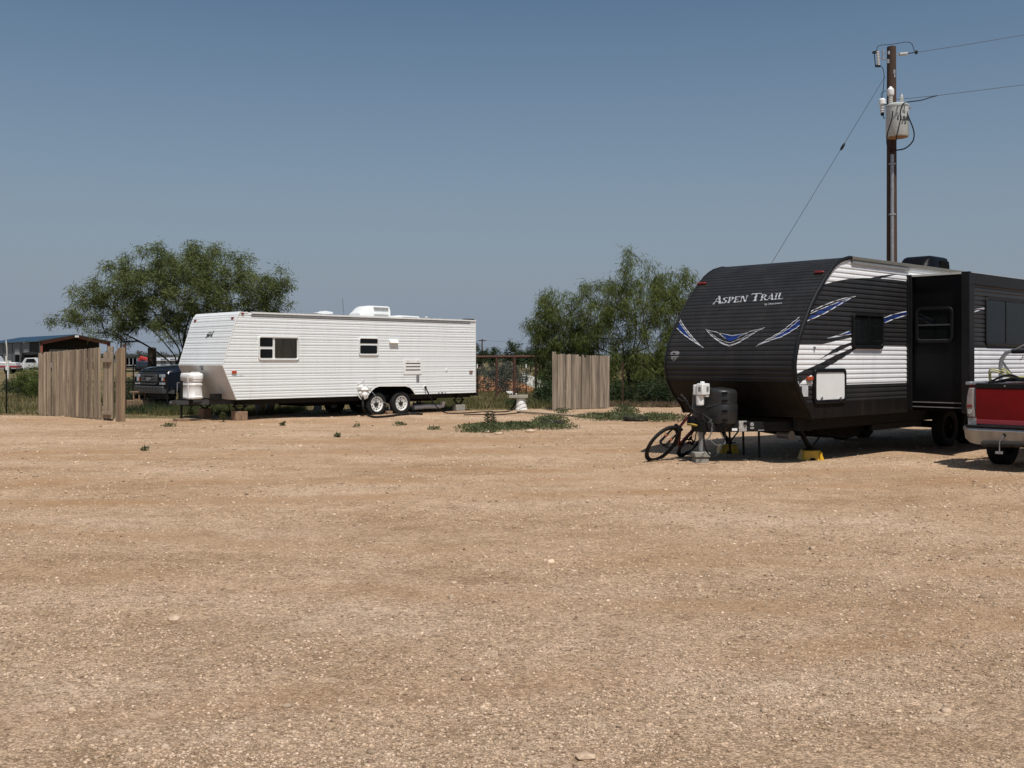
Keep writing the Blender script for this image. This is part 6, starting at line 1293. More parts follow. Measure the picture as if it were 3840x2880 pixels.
# ================================================================== STEEL BUILDING
bd = Vector((-19.9,23.,0)).normalized(); angB = math.atan2(bd.y,bd.x); gd_ = Vector((.756,.654,0))
Bp = Vector((-71.6,170,0))-gd_*5.6
class F2:                                            # x along the depth, y toward the right gable corner
    pass
SB = bpy.data.objects.new('steel_building', None); COL.objects.link(SB); SB.matrix_world = Matrix(((bd.x,gd_.x,0,Bp.x),(bd.y,gd_.y,0,Bp.y),(0,0,1,0),(0,0,0,1)))
tag(SB, 'grey steel warehouse with a blue roof and a red framed open bay', 'building')
FB = Frame((Bp.x,Bp.y), angB); WBd = 11.2; LB = 30.; EV = 4.60; RG = 5.62
def onB(px, py, y=0.):                               # point on the long wall
    r_ = (px-CX)/F; X = Bp.x; Y = Bp.y; x = (r_*Y-X)/(bd.x-r_*bd.y); D = Y+x*bd.y; return x, CH-(py-HY)/F*D
x1 = onB(113,1300)[0]; doorx = [onB(p,1320)[0] for p in (56,74,90,110)]
zd = onB(57,1309)[1]
m = MB(); m.bx(x1, LB, 0, .15, 0, EV); m.bx(x1, LB, WBd-.15, WBd, 0, EV); m.bx(LB-.15, LB, .15, WBd-.15, 0, EV); m.prism([(.15,EV),(WBd-.15,EV),(WBd/2,RG-.1)], 'x', LB-.15, LB); m.build('wall', M['greywall'], SB)
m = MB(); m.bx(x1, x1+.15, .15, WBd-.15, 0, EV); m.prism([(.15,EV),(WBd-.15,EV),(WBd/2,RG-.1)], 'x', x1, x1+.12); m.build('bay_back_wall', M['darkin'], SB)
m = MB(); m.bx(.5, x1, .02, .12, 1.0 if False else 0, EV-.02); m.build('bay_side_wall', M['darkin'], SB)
m = MB(); m.bx(x1-.05, x1, 3.0, 7.4, 0, 3.35); m.build('bay_door', M['lightdoor'], SB)
m = MB(); ov = .35
m.add([(-ov,-ov,EV-.05),(LB+ov,-ov,EV-.05),(LB+ov,WBd/2,RG+.05),(-ov,WBd/2,RG+.05),(-ov,-ov,EV+.07),(LB+ov,-ov,EV+.07),(LB+ov,WBd/2,RG+.17),(-ov,WBd/2,RG+.17)], [(0,3,2,1),(4,5,6,7),(0,1,5,4),(1,2,6,5),(2,3,7,6),(3,0,4,7)])
m.add([(-ov,WBd+ov,EV-.05),(LB+ov,WBd+ov,EV-.05),(LB+ov,WBd/2,RG+.05),(-ov,WBd/2,RG+.05),(-ov,WBd+ov,EV+.07),(LB+ov,WBd+ov,EV+.07),(LB+ov,WBd/2,RG+.17),(-ov,WBd/2,RG+.17)], [(0,3,2,1),(4,5,6,7),(0,1,5,4),(1,2,6,5),(2,3,7,6),(3,0,4,7)])
m.build('roof', M['blueroof'], SB, smooth=0)
m = MB()
for k in range(40): x = -ov+(LB+2*ov)*k/39; m.add([(x,-ov,EV+.075),(x+.08,-ov,EV+.075),(x+.08,WBd/2,RG+.175),(x,WBd/2,RG+.175),(x,-ov,EV+.12),(x+.08,-ov,EV+.12),(x+.08,WBd/2,RG+.22),(x,WBd/2,RG+.22)], [(4,5,6,7),(0,1,5,4),(3,0,4,7),(1,2,6,5)])
m.build('roof_seams', M['blueroof'], SB, smooth=0)
m = MB(); m.bx(0,.35,0.,.42,0,EV-.1); m.bx(0,.35,WBd-.42,WBd,0,EV-.1)
for a, b in ((0.,WBd/2),(WBd,WBd/2)): m.add([(0,a,EV-.55),(0,b,RG-.35),(0,b,RG),(0,a,EV-.05),(.35,a,EV-.55),(.35,b,RG-.35),(.35,b,RG),(.35,a,EV-.05)], [(0,1,2,3),(4,7,6,5),(0,4,5,1),(3,2,6,7)])
m.build('portal_frame', M['redsteel'], SB); m = MB(); m.bx(-.06,-.0,-.3,WBd+.3,EV-.08,EV+.0) if False else None
for a, b in ((-.35,WBd/2),(WBd+.35,WBd/2)): m.add([(-.36,a,EV-.10),(-.36,b,RG),(-.36,b,RG+.18),(-.36,a,EV+.08)], [(0,1,2,3)])
m.build('gable_trim', M['darkin'], SB)
for px in (12,46,79,112,150): x, _ = onB(px,1300); m = MB(); m.bx(x-.09,x+.09,-.10,-.0,0,EV-.05); m.build('downspout', M['grid'], SB)
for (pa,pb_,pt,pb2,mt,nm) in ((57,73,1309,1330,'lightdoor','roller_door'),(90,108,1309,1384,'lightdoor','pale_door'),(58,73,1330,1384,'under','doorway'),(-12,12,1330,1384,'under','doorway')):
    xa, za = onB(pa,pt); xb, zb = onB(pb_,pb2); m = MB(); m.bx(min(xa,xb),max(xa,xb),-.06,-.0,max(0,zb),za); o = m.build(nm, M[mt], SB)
for px,py in ((27,1288),(96,1284)): x,z = onB(px,py); m = MB(); m.bx(x-.3,x+.3,-.3,0,z-.12,z+.15); m.build('wall_light', M['wtrim'], SB)
m = MB(); m.bx(-.5,-.36,WBd/2-.3,WBd/2+.3,RG-.3,RG-.0); m.build('gable_light', M['wtrim'], SB)
m = MB(); m.bx(x1,LB,-.05,-.0,EV-1.05,EV-.6) if False else m.bx(x1,LB,-.02,0,0,.15); m.build('base_strip', M['conc'], SB)
# bollards and small things in front of the building
bp0 = wpt(46,1384,150)
for i,(px,D,top,bot,mt,lb,nm) in enumerate(((46,150,1361,1386,'yelpaint','leftmost yellow bollard before the dark doorway of the steel building','bollard'),(68,150,1361,1386,'yelpaint','middle yellow bollard right in front of the dark doorway','bollard'),(80,148,1361,1386,'yelpaint','rightmost yellow bollard between doorway and pale door','bollard'))):
    w = wpt(px,HY,D); z1 = wpt(px,top,D).z; z0 = 0; m = MB(); m.lathe([(.15,0),(.15,z1-.08),(.08,z1)], (0,0,0), (0,0,1), 12); o = m.build(nm, M[mt], None); o.location = (w.x,D,0); tag(o, lb, 'bollard', 'yellow bollards at the warehouse')
for (px,D,top,w_,lb) in ((26,120,1355,.16,'tall pale marker post at the left beside the thin steel post'),(30,118,1352,.10,'slim pale marker post just right of the tall one'),(29.5,90,1380,.06,'short white stake at the left below the marker posts')):
    w = wpt(px,HY,D); z1 = wpt(px,top,D).z; m = MB(); m.bx(-w_,w_,-w_,w_,0,z1); o = m.build('marker_post', M['yelpaint'] if w_ > .15 else M['wtrim'], None); o.location = (w.x,D,0); tag(o, lb, 'post')
w = wpt(37,HY,130); m = MB(); m.lathe([(.35,0),(.35,.5),(.2,.6),(.3,.9),(.25,1.2),(.12,1.5)], (0,0,0), (0,0,1), 10); o = m.build('white_drum', M['whitepipe'], None); o.location = (w.x,130,0); tag(o, 'stacked pale drums beside the leftmost yellow bollard', 'drums')
def far_truck(px, D, ang_, label, band=None, big=1.):
    w = wpt(px,HY,D); o = empty('parked_truck', (w.x,D,0), ang_, label, 'truck'); m = MB()
    m.prism([(-2.6*big,.55),(-2.6*big,1.15*big),(-1.0,1.2*big),(-.6,1.85*big),(.7,1.9*big),(1.1,1.25*big),(2.5*big,1.2*big),(2.6*big,.55)], 'y', -1., 1.); m.build('truck_body', M['vehw'], o, bevel=.08)
    m = MB(); m.prism([(-.55,1.28*big),(-.35,1.75*big),(.55,1.78*big),(.85,1.3*big)], 'y', -1.02, 1.02); m.build('truck_glass', M['glass'], o)
    for x in (-1.7*big,1.7*big):
        for s_ in (-1,1): m = MB(); m.lathe([(.42,-.12),(.42,.12)], (x,s_*.9,.42), (0,1,0), 16); m.build('truck_wheel', M['blk'], o)
    if band: m = MB(); m.bx(-2.65*big,2.65*big,-1.04,1.04,.75,.95); m.build('stripe', band, o)
    return o
far_truck(122,135,R(5),'white pickup truck parked before the warehouse, half hidden by the tan fence')
far_truck(-28,120,R(12),'white truck with a brown and yellow stripe cut off by the left edge',M['redtrim'],1.1)
w = wpt(118,HY,138); m = MB(); lump(m,(0,0,2.3),(1.3,.6,.4),3); lump(m,(1.2,0,2.2),(.8,.5,.5),5); m.bx(-1.2,1.8,-.4,.4,1.2,2.1); o = m.build('dark_machinery', M['blk'], None, smooth=0); o.location = (w.x,138,0); tag(o,'dark machinery standing above the white pickup in front of the warehouse','machinery')
# excavator
w = wpt(541,HY,150); ex = empty('excavator', (w.x,150,0), 0, 'small red excavator arm above a dark body in the distance beyond the black pickup', 'excavator')
def EX(zx,zy): q = wpt(440+zx/6.382,1300+zy/6.382,150); return Vector((q.x-w.x,0,q.z))
m = MB(); m.tube([EX(530,400),EX(540,270)],.26,6); m.tube([EX(540,262),EX(640,290),EX(770,335)],[.24,.30,.24],6); m.tube([EX(560,300),EX(660,330)],.12,6); m.build('boom', M['redpaint'] if False else mat('excavator_red',(.42,.03,.03),.5), ex)
m = MB(); c = EX(680,420); m.obox(c,(.75,0,0),(0,.8,0),(0,0,.5)); m.obox(EX(570,440),(.55,0,0),(0,.7,0),(0,0,.6)); m.build('machine_body', mat('dark_blue_machine',(.02,.03,.05),.5), ex, bevel=.15)
m = MB(); m.bx(-1.2,1.2,-.8,.8,-.0,.7); m.build('tracks', M['blk'], ex, bevel=.3)
# distant white buildings
for (pa,pb_,top,bot,D,lb) in ((463,521,1360,1378,190,'long low white shed far off between the wood post and the excavator'),(560,700,1344,1366,230,'long pale far building behind the trunk of the left mesquite'),(1782,1806,1340,1348,210,'low reddish far building just right of the white trailer')):
    a = wpt(pa,top,D); b = wpt(pb_,bot,D); o = empty('far_building', ((a.x+b.x)/2,D,0), 0, lb, 'building'); hw = (b.x-a.x)/2; m = MB(); m.bx(-hw,hw,0,8,0,a.z-.5); m.build('wall', M['lightdoor'] if 'reddish' not in lb else M['redsteel'], o); m = MB(); m.prism([(-.4,a.z-.5),(8.4,a.z-.5),(4,a.z+.2)],'x',-hw-.3,hw+.3); m.build('roof', M['vehw'] if 'reddish' not in lb else M['redsteel'], o)
    m = MB(); 
    for k in range(4): x = -hw+2*hw*(k+.5)/4; m.bx(x-.6,x+.6,-.05,0,.3,1.9)
    m.build('door', M['greywall'], o)
# far poles
def far_pole(px, D, top, arm, lb, r_=.14):
    w = wpt(px,HY,D); z1 = wpt(px,top,D).z; o = empty('distant_utility_pole', (w.x,D,0), 0, lb, 'utility pole'); m = MB(); m.tube([(0,0,0),(0,0,z1)], [r_,r_*.7], 8); m.build('pole_shaft', M['pole'], o)
    if arm: m = MB(); m.bx(-arm,arm,-.06,.06,z1-.35,z1-.2); m.build('crossarm', M['pole'], o); 
    return w.x, z1
x1_, z1_ = far_pole(1808,165,1271,.55*1.1,'small distant utility pole with a crossarm right of the white trailer'); far_pole(454,120,1258,0,'slim distant pole rising behind the square brown wood post')
for k, (dz, lb) in enumerate(((0,'upper distant wire running right from the small crossarm pole'),(-1.1,'lower distant wire running right from the small crossarm pole'))): m = MB(); m.tube([(0,0,0),(10,0,-.75),(60,0,-2.6)], .022, 4); o = m.build('distant_wire', M['wiregrey'], None); o.location = (x1_,165,z1_-.2+dz); tag(o,lb,'wire')
for dz, lb in ((1285,'upper distant wire crossing the gap left of the left mesquite'),(1321,'lower distant wire crossing the gap left of the left mesquite')): a = wpt(300,dz-2,240); b = wpt(760,dz,240); m = MB(); m.tube([Vector((0,0,0)),b-a],.03,4); o = m.build('distant_wire', M['wiregrey'], None); o.location = a; tag(o,lb,'wire')
# ================================================================== TREES
def leaves(pts, per, spread, L, Wd, seed, droop=.8, name='crown', mt=None, parent=None, off=None):
    g = np.random.default_rng(seed); C = np.repeat(np.array(pts), per, 0); n = len(C)
    c = C+g.normal(size=(n,3))*np.array(spread)
    d = g.normal(size=(n,3)); d[:,2] = d[:,2]*.6-droop; d /= np.linalg.norm(d,axis=1)[:,None]
    u = g.normal(size=(n,3)); u -= (u*d).sum(1)[:,None]*d; u /= np.linalg.norm(u,axis=1)[:,None]+1e-9
    l = (L*(.5+g.random(n)))[:,None]; w_ = (Wd*(.6+.8*g.random(n)))[:,None]
    V = np.stack([c-u*w_*.3, c+d*l*.45-u*w_, c+d*l, c+d*l*.5+u*w_], 1).reshape(-1,3); Fc = np.arange(n*4).reshape(-1,4)
    return npmesh(name, V, Fc, 4, mt, False, parent)
def grow_tree(name, base, stems, env, nclus, seed, leafm, label, cat, per=60, spr=(.17,.17,.14), L=.17, Wd=.011, droop=.8, group=None, barkm=None, step=.32, twig=True, rmin=.005):
    rs = random.Random(seed); base = Vector(base); o = empty(name, base, 0, label, cat, group)
    nodes = []; par = []
    for s_ in stems:
        prev = -1
        for p in spline(s_, 4): nodes.append(Vector(p)); par.append(prev); prev = len(nodes)-1
    att = []; wts = [a[3]*a[4]*a[5] for a in env]; tot = sum(wts)
    for (cx,cy,cz,rx,ry,rz), w_ in zip(env, wts):
        k = max(3, int(nclus*w_/tot))
        for _ in range(k):
            while True:
                q = Vector((rs.uniform(-1,1),rs.uniform(-1,1),rs.uniform(-1,1)))
                if q.length < 1: break
            if q.length < .62 and rs.random() < .5: q = q.normalized()*rs.uniform(.62,1)
            att.append(Vector((cx+q.x*rx, cy+q.y*ry, cz+q.z*rz)))
    root = stems[0][0]; att.sort(key=lambda a: (a-Vector(root)).length)
    arr = [tuple(n) for n in nodes]; A_ = np.array(arr); leafpts = []
    cap = np.zeros((len(nodes)+len(att)*14,3)); cap[:len(nodes)] = A_; N_ = len(nodes)
    for a in att:
        d = cap[:N_]-np.array(a); dd = (d**2).sum(1)**.5+np.where(cap[:N_,2] > a.z+.1, .6, 0); j = int(dd.argmin()); dist = (nodes[j]-a).length; k = max(1, min(12, int(dist/step))); p0 = nodes[j]; prev = j
        mid = (p0+a)/2+Vector((rs.uniform(-.12,.12),rs.uniform(-.12,.12),.12*dist))
        for i in range(1,k+1):
            t = i/k; q = p0*(1-t)**2+mid*2*t*(1-t)+a*t*t+Vector((rs.uniform(-.03,.03),)*3)*0
            nodes.append(q); par.append(prev); prev = len(nodes)-1; cap[N_] = q; N_ += 1
            if i == k or (t > .5 and dist > .5): leafpts.append(tuple(q))
    rad = [0.]*len(nodes)
    for i in range(len(nodes)-1,-1,-1):
        r_ = max(rad[i]**(1/2.4) if rad[i] > 0 else rmin, rmin); rad[i] = r_
        if par[i] >= 0: rad[par[i]] += r_**2.4
    m = MB()
    for i in range(len(nodes)):
        j = par[i]
        if j < 0: continue
        if rad[i] < .0052 and not twig: continue
        m.tube([nodes[j], nodes[i]], [min(rad[j],rad[i]*1.5),rad[i]], 7 if rad[i] > .04 else 4, caps=False)
    m.build('trunk', barkm or M['bark'], o, smooth=60)
    leaves(leafpts, per, spr, L, Wd, seed, droop, mt=leafm, parent=o); return o
def ENV(D, base, blobs, dep):
    out = []
    for x, y, rx, ry, *dy in blobs:
        w = wpt(x, y, D); k = D/F; out.append((w.x-base.x, (dy[0] if dy else 0.), w.z-base.z, rx*k, dep, ry*k))
    return out
TD = 37.5; tb_ = wpt(650,HY,TD); tb_.z = 0
k_ = TD/F
def S_(px, py, dy=0., base=tb_, D=TD): w = wpt(px,py,D); return Vector((w.x-base.x, dy, w.z-base.z))
blobs = [(597,925,24,24),(775,922,20,22),(905,965,20,24),(1062,1035,28,28),(590,960,50,50),(540,1010,75,60),(650,1000,90,60,.5),(770,945,45,45),(730,1010,90,70,-.3),(800,1040,90,70),(890,1000,45,60),(960,1060,80,55),(1040,1070,45,60),(1010,1130,75,45,.4),(430,1030,50,40),(380,1080,55,50),(300,1110,45,40),(330,1160,80,45),(270,1190,40,30),(240,1200,20,18),(460,1120,90,70,.4),(560,1090,90,70,-.6),(440,1210,80,50),(520,1180,80,50),(640,1110,90,80,.6),(740,1110,100,80,-.5),(850,1110,90,60),(950,1120,70,50),(600,1190,70,50),(370,1230,30,28),(700,1200,70,55,.5),(660,1260,40,30),(465,1260,30,22),(820,1180,80,50)]
stems = [[S_(655,1400),S_(640,1365,.1),S_(595,1330,.2),S_(540,1290),S_(470,1250,-.2)], [S_(660,1400),S_(672,1360),S_(665,1310,.2),S_(620,1250,.3),S_(560,1160,.3)], [S_(655,1400),S_(650,1350,.3),S_(620,1310,.5),S_(580,1240,-.2),S_(520,1200,-.4)], [S_(668,1400),S_(678,1330,.3),S_(700,1250,-.2),S_(740,1130,-.3)], [S_(668,1400),S_(672,1340,.6),S_(650,1250,.6),S_(640,1120,.6),S_(620,1040,.5)], [S_(664,1400,-.2),S_(690,1330,-.4),S_(760,1250,-.4),S_(860,1170,-.2),S_(960,1110)]]
stems = [s_ if i == 0 else [stems[0][0]]+s_ for i, s_ in enumerate(stems)]
grow_tree('mesquite_tree', tb_, stems, ENV(TD,tb_,blobs,1.5), 520, 3, M['leafA'], 'broad feathery mesquite tree rising behind the nose of the white trailer', 'tree', per=100, spr=(.12,.14,.11), L=.19, Wd=.0115, rmin=.008)
TD2 = 38.; t2 = wpt(2368,HY,TD2); t2.z = 0
S2 = lambda px, py, dy=0.: S_(px,py,dy,t2,TD2)
blobs = [(2365,970,38,35),(2372,1015,42,30),(2360,1070,40,45),(2435,1020,30,40),(2420,1080,70,55),(2490,1070,60,50),(2550,1050,45,40),(2570,1100,60,60),(2240,1075,45,35),(2200,1080,30,25),(2200,1125,50,40),(2290,1100,60,50),(2300,1160,90,60,.4),(2400,1150,90,70,-.4),(2500,1160,90,70),(2560,1200,60,80,.4),(2250,1190,60,50),(2230,1260,80,55,.4),(2350,1260,80,60,.4),(2450,1250,90,70,-.4),(2540,1290,70,70),(2330,1340,50,45,.3),(2400,1350,60,60,-.6),(2480,1370,70,70,-.3),(2540,1400,60,70,.2),(2440,1440,50,50,.3),(2600,1300,60,80,.8),(2610,1180,50,80,.6)]
stems = [[S2(2370,1480),S2(2360,1455),S2(2335,1410),S2(2345,1370),S2(2375,1310),S2(2385,1200),S2(2365,1060)], [S2(2365,1465,.1),S2(2350,1440,.1),S2(2325,1400,.1),S2(2300,1380,.1)], [S2(2360,1455),S2(2362,1400,.2),S2(2368,1360,.2),S2(2420,1250,.3),S2(2500,1130,.3)], [S2(2345,1370),S2(2330,1250,.2),S2(2280,1180,.2)]]
stems = [s_ if i == 0 else [stems[0][0]]+s_ for i, s_ in enumerate(stems)]
grow_tree('mesquite_tree', t2, stems, ENV(TD2,t2,blobs,1.3), 480, 8, M['leafB'], 'yellow green mesquite tree between the grey picket fence and the charcoal trailer', 'tree', per=68, spr=(.12,.14,.13), L=.24, Wd=.0100, droop=1.3, rmin=.007)
TD3 = 39.5; t3 = wpt(2130,HY,TD3); t3.z = 0; S3 = lambda px, py, dy=0.: S_(px,py,dy,t3,TD3)
blobs = [(2030,1120,25,25),(2075,1130,35,40),(2130,1130,25,28),(2050,1180,35,50),(2000,1220,28,25),(2025,1240,40,45),(2090,1210,55,60),(2160,1200,50,50),(2060,1290,60,50),(2130,1280,70,60),(2200,1270,60,60),(2060,1360,45,60,.3),(2100,1390,50,60,.3),(2180,1330,60,60,.6),(2040,1420,30,50,.3)]
stems = [[S3(2120,1460),S3(2115,1400),S3(2130,1320),S3(2150,1200)],[S3(2120,1460),S3(2100,1360),S3(2080,1250),S3(2060,1160)]]
grow_tree('mesquite_tree', t3, stems, ENV(TD3,t3,blobs,1.1), 250, 9, M['leafB'], 'smaller bushy mesquite behind the left end of the grey picket fence', 'tree', per=74, spr=(.12,.14,.13), L=.22, Wd=.0110, droop=1.3, rmin=.007)
# distant trees
def far_tree(px, D, top, half, label, mt, seed, grp='distant trees beyond the pipe fence', base=0.):
    b = wpt(px,HY,D); b.z = base; zt = wpt(px,top,D).z; hw = half*D/F; rs = random.Random(seed); e = []
    for _ in range(11): e.append((rs.uniform(-hw*.7,hw*.7), rs.uniform(-hw*.4,hw*.4), zt*rs.uniform(.30,.78), hw*.36, hw*.36, zt*.22))
    e.append((rs.uniform(-.2,.2)*hw,0,zt*.80,hw*.30,hw*.3,zt*.20))
    return grow_tree('distant_tree', b, [[Vector((0,0,0)),Vector((0,0,zt*.25)),Vector((.1,0,zt*.5))]], e, 46, seed, mt, label, 'tree', per=70, spr=(hw*.13,hw*.13,zt*.07), L=.030*zt+.12, Wd=.035*D/100, droop=.2, group=grp, step=hw*.3, rmin=.03, twig=False)
for i,(px,D,top,half,lb) in enumerate(((1795,150,1288,36,'distant round tree just right of the small crossarm pole'),(1850,160,1305,28,'low distant tree between two taller round ones'),(1912,140,1280,44,'widest distant round tree in the gap above the pipe fence'),(1990,135,1292,34,'distant dark tree left of the smaller bushy mesquite'),(2035,130,1296,36,'distant dark tree touching the smaller bushy mesquite'),(1955,170,1312,40,'farthest low tree behind the wide round one'))): far_tree(px,D,top,half,lb,M['leafD'],20+i)
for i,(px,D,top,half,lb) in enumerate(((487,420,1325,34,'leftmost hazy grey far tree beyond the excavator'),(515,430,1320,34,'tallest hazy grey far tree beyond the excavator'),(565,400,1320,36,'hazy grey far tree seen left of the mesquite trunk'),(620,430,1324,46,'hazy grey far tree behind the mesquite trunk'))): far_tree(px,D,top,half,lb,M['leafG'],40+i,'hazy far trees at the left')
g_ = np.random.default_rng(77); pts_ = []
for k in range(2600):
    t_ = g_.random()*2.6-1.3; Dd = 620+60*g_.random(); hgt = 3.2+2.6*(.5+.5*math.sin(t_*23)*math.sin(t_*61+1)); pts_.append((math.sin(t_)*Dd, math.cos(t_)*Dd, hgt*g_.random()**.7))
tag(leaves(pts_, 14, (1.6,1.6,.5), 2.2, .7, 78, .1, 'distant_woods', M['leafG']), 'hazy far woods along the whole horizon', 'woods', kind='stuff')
# shrubs
def shrub(px, py, D, rx, rz, label, mt, seed, n=50, per=50, droop=-.1, L=.14, grp=None):
    w = wpt(px,HY,D); b = Vector((w.x,D,0)); e = [(0,0,rz*.5,rx,rx*.8,rz*.5)]
    return grow_tree('shrub', b, [[Vector((0,0,0)),Vector((0,0,rz*.3))]], e, n, seed, mt, label, 'shrub', per=per, spr=(.11,.11,.10), L=L, Wd=.010*D/35, droop=droop, rmin=.006, step=.25, group=grp)
shrub(118,1400,44,.75,1.25,'green bushy shrub just left of the long tan fence panel',M['leafB'],51,60); shrub(88,1400,46,.6,.85,'lower green shrub left of the bushy one by the tan fence',M['leafD'],52,40)
shrub(145,1400,43,.5,1.1,'green shrub partly hidden behind the left end of the tan fence panel',M['leafB'],53,40)
shrub(60,1420,50,.7,.55,'low olive shrub in the field below the yellow bollards',M['leafD'],54,35); shrub(476,1420,37,.5,1.05,'dark scrubby shrub behind the left end of the black gate',M['leafD'],55,36); shrub(525,1400,48,.9,.8,'olive shrub in the field left of the black pickup grille',M['leafD'],56,40)
shrub(1830,1400,50,1.0,1.35,'grey green shrub beyond the pipe fence right of the white trailer',M['leafG'],57,50); shrub(1905,1400,48,1.0,1.45,'largest olive shrub between two pipe posts',M['leafG'],58,60); shrub(1960,1400,62,1.4,1.5,'shrub behind the white corrugated sheets',M['leafD'],59,50); shrub(1800,1400,66,1.6,1.3,'far shrub beyond the dirt mounds, just right of the white trailer',M['leafD'],60,50)
shrub(2048,1450,36.5,.40,.75,'dark shrub at the left foot of the grey picket fence',M['leafD'],61,50); shrub(2078,1430,38,.42,1.6,'tall dark shrub behind the grey post of the picket fence',M['leafD'],62,50)
for i,(px,D,rx,rz) in enumerate(((2310,37,.5,.7),(2420,36.6,.7,.8),(2480,36.2,.6,.9),(2540,35.8,.6,.95),(2590,36.5,.6,1.0))): shrub(px,1460,D,rx,rz,['low dark shrub beside the thin steel post under the right mesquite','shrub right of the crooked mesquite trunk','dark shrub below the drooping right mesquite branches','dense shrub close to the nose of the charcoal trailer','shrub mostly hidden by the nose of the charcoal trailer'][i],M['leafD'],70+i,46)
for i,(px,D,rx,rz,lb) in enumerate(((2325,42,1.0,1.7,'big dark shrub filling the gap right of the grey picket fence'),(2440,43,1.2,1.9,'big dark shrub behind the right mesquite trunk'),(2560,42,1.2,2.0,'big dark shrub behind the nose of the charcoal trailer'),(2200,43,1.2,1.9,'big dark shrub behind the middle of the grey picket fence'))): shrub(px,1460,D,rx,rz,lb,M['leafB'],80+i,90,60,.3,.18)
# ================================================================== GRASS AND WEEDS
def tufts(name, spots, n, h, w_, mt, label, seed, lean_=.35, cat='grass'):
    """spots: list of (x0,x1,y0,y1,weight) rectangles"""
    g = np.random.default_rng(seed); tot = sum(s_[4] for s_ in spots); P = []
    for (x0,x1,y0,y1,wt) in spots:
        k = int(n*wt/tot); x = x0+(x1-x0)*g.random(k); y = y0+(y1-y0)*g.random(k)
        keep = [noise.noise(Vector((a*.6,b*.6,seed)))+.5*noise.noise(Vector((a*2.1,b*2.1,seed)))+g.normal()*.12 > -.18 and b > edge_y(a)-.25*g.random() for a,b in zip(x,y)]; P.append(np.stack([x[keep],y[keep]],1))
    P = np.concatenate(P); n = len(P); z = np.array([terrain(a,b) for a,b in P]); hh = h*(.4+.9*g.random(n))*np.array([.6+.8*max(0,.5+noise.noise(Vector((a*.8,b*.8,5)))) for a,b in P])
    B_ = np.concatenate([P,z[:,None]-.01],1); a = g.random(n)*6.283; u = np.stack([np.cos(a),np.sin(a),np.zeros(n)],1)*(w_*(P[:,1]/32)**1.0)[:,None]
    d = np.concatenate([g.normal(size=(n,2))*lean_,np.ones((n,1))],1)*hh[:,None]
    V = np.stack([B_-u,B_+u,B_+d],1).reshape(-1,3); Fc = np.arange(n*3).reshape(-1,3); return tag(npmesh(name,V,Fc,3,mt), label, cat, kind='stuff')
tufts('dry_grass', [(-22,-9,29,46,3),(-24,-10,46,75,1.5),(-9,-2,31,44,1.3),(-3.2,2.2,33.5,48,2.6),(2,8,34.6,42,1.6),(8,26,38,52,1.6),(-4,4,48,75,1.2)], 46000, .16, .012, M['drygrass'], 'dry straw coloured grass over the field behind the gravel lot', 5)
tufts('green_grass', [(-22,-9,29.5,46,2.2),(-10.4,-6.5,29.6,33,2.2),(-26,-10,46,80,1.4),(-3.2,2.4,33.8,40,2.4),(1.5,8,35,40,1.6),(-4,4,40,70,1.5)], 46000, .20, .012, M['greengrass'], 'olive green grass and low weeds over the field behind the gravel lot', 6)
tufts('tall_grass', [(-.2,1.5,34.6,36.4,1.0),(-11.8,-8.6,30.6,32.2,.8)], 7000, .24, .010, M['leafD'], 'taller dark green grass at the foot of the fences', 7, .25)
tufts('brown_weeds', [(3.0,7.5,34.6,36.5,1)], 5000, .20, .014, M['brownweed'], 'low brown dried weeds under the right mesquite', 8, .9)
def weed_patch(cx, cy, rx, ry, n, h, label, seed, name='weed_clump', mt=None, leaf=(.05,.012)):
    g = np.random.default_rng(seed); p = g.normal(size=(n,2))*np.array([rx*.5,ry*.5])+np.array([cx,cy]); q = ((p-np.array([cx,cy]))/np.array([rx,ry])); p = p[(q**2).sum(1) < 1.2]; n = len(p)
    dens = np.array([noise.noise(Vector((a*2.2,b*3.5,seed))) for a,b in p]); p = p[dens+g.normal(size=n)*.2 > -.22]; n = len(p)
    hz = h*g.random(n)*np.clip(1.1-((p-np.array([cx,cy]))/np.array([rx,ry])**1).__pow__(2).sum(1)*.5,.3,1); z = np.array([terrain(a,b) for a,b in p])+hz
    C = np.concatenate([p,z[:,None]],1); d = g.normal(size=(n,3)); d[:,2] = np.abs(d[:,2])*.9; d /= np.linalg.norm(d,axis=1)[:,None]; u = g.normal(size=(n,3)); u -= (u*d).sum(1)[:,None]*d; u /= np.linalg.norm(u,axis=1)[:,None]
    l = leaf[0]*(.6+g.random(n))[:,None]; w_ = leaf[1]*(.6+g.random(n))[:,None]; V = np.stack([C,C+d*l*.5-u*w_,C+d*l,C+d*l*.5+u*w_],1).reshape(-1,3)
    o = npmesh(name, V-np.array([cx,cy,0]), np.arange(n*4).reshape(-1,4), 4, mt or M['weed'], False, None, (cx,cy,0)); return tag(o, label, 'weeds')
def GP(px, py): q = gpt(px,py); return q.x, q.y
x,y = GP(1850,1606); weed_patch(x,y,.85,1.3,4800,.09,'low green weeds below the tall leafy stalks right of the white trailer',1)
x,y = GP(1985,1603); weed_patch(x,y,1.1,1.2,5200,.10,'green weeds spreading left of the half hidden old tyre',2); x,y = GP(2065,1590); weed_patch(x,y,.5,.8,2200,.22,'green weeds growing over the half hidden old tyre',3)
x,y = GP(1796,1622); weed_patch(x,y,.5,.35,700,.05,'thin flat weeds on bare soil left of the weed patch',4)
x,y = GP(2290,1572); weed_patch(x,y,1.0,.9,3900,.16,'green weeds left of the flat old tyre',5); x,y = GP(2345,1562); weed_patch(x,y,.4,.6,1800,.30,'taller green weeds just behind the flat old tyre',6); x,y = GP(2468,1576); weed_patch(x,y,.8,.9,3000,.17,'green weeds between the flat old tyre and the bicycle',7)
x,y = GP(2115,1552); weed_patch(x,y,.3,.3,500,.17,'small weed clump before the grey picket fence',8)
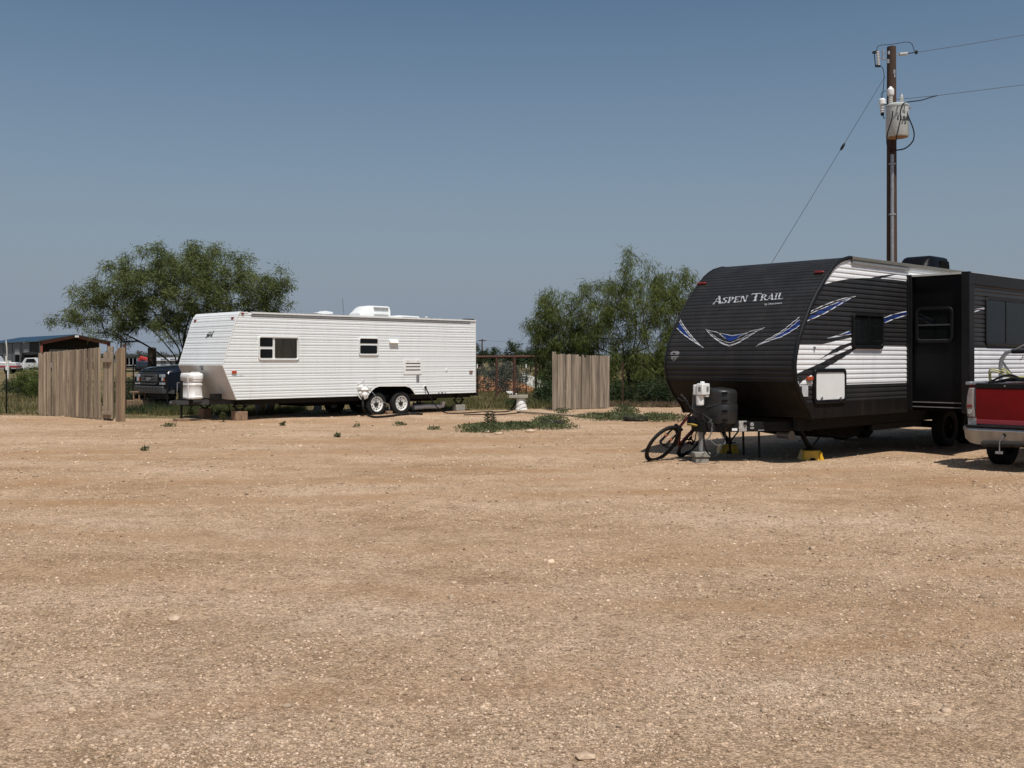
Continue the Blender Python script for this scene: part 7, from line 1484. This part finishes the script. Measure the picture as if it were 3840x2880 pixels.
for i,(px,py,r_,lb) in enumerate(((634,1602,.22,'small weed on the gravel in front of the crank jack block'),(1338,1604,.17,'small round weed on the gravel below the wheels, the left one'),(1501,1594,.18,'small round weed on the gravel below the wheels, the middle one'),(1628,1612,.20,'small flat weed on the gravel right of the other two'),(1265,1640,.10,'tiny weed alone on the gravel'),(1060,1600,.09,'tiny weed before the middle of the white trailer'),(540,1690,.08,'tiny weed alone on the left gravel'))): x,y = GP(px,py); weed_patch(x,y,r_*.8,r_*.8,150,.07,lb,30+i,'small_weed')
def stalk(px, py, h, label, seed, n=9):
    x,y = GP(px,py); o = empty('leafy_plant',(x,y,terrain(x,y)),0,label,'plant'); m = MB(); m.tube([(0,0,0),(.01,0,h*.5),(.0,0,h)],[.012,.010,.006],6); m.build('stem',M['weed'],o); rs = random.Random(seed); m = MB()
    for k in range(n*4):
        z = h*(.12+.88*k/(n*4)); a = k*2.4; L_ = .13*(1-.4*k/(n*4))*rs.uniform(.8,1.2); e = Vector((math.cos(a),math.sin(a),0)); s_ = Vector((-e.y,e.x,0)); c = Vector((0,0,z))
        m.add([c, c+e*L_*.5+Vector((0,0,L_*.35))-s_*.032, c+e*L_+Vector((0,0,L_*.3)), c+e*L_*.5+Vector((0,0,L_*.35))+s_*.032],[(0,1,2,3)])
    m.build('foliage',M['weed'],o,smooth=0)
stalk(1828,1600,.36,'taller left leafy stalk in the weed patch right of the white trailer',1); stalk(1849,1598,.32,'shorter right leafy stalk in the weed patch right of the white trailer',2); stalk(837,1584,.24,'dark leafy weed standing between two blocks under the white trailer nose',3,6); stalk(716,1556,.42,'leafy weed growing beside the tongue of the white trailer',4,8)
# single stones that stand out
for i,(px,py,r_,lb) in enumerate(((1833,1623,.07,'pale flat stone in front of the two leafy stalks'),(1870,1627,.08,'pale stone right of the flat one by the weed patch'),(1988,1621,.09,'pale stone at the lower edge of the weed patch'),(655,2309,.045,'flat pale stone embedded in the dirt at the left'),(2198,2850,.035,'white stone at the bottom edge of the picture'),(1749,2540,.025,'dark two tone stone in the lower middle'),(1345,1561,.05,'white stone in front of the white trailer wheels'),(1243,1566,.05,'small white stone at the shadow edge of the white trailer'))):
    q = gpt(px,py); m = MB(); lump(m,(0,0,0),(r_*1.3,r_,r_*.55),90+i); o = m.build('stone', M['pebble'] if 'dark' not in lb else M['pebbled'], None, smooth=0); o.location = (q.x,q.y,terrain(q.x,q.y)+r_*.2); tag(o,lb,'stone')
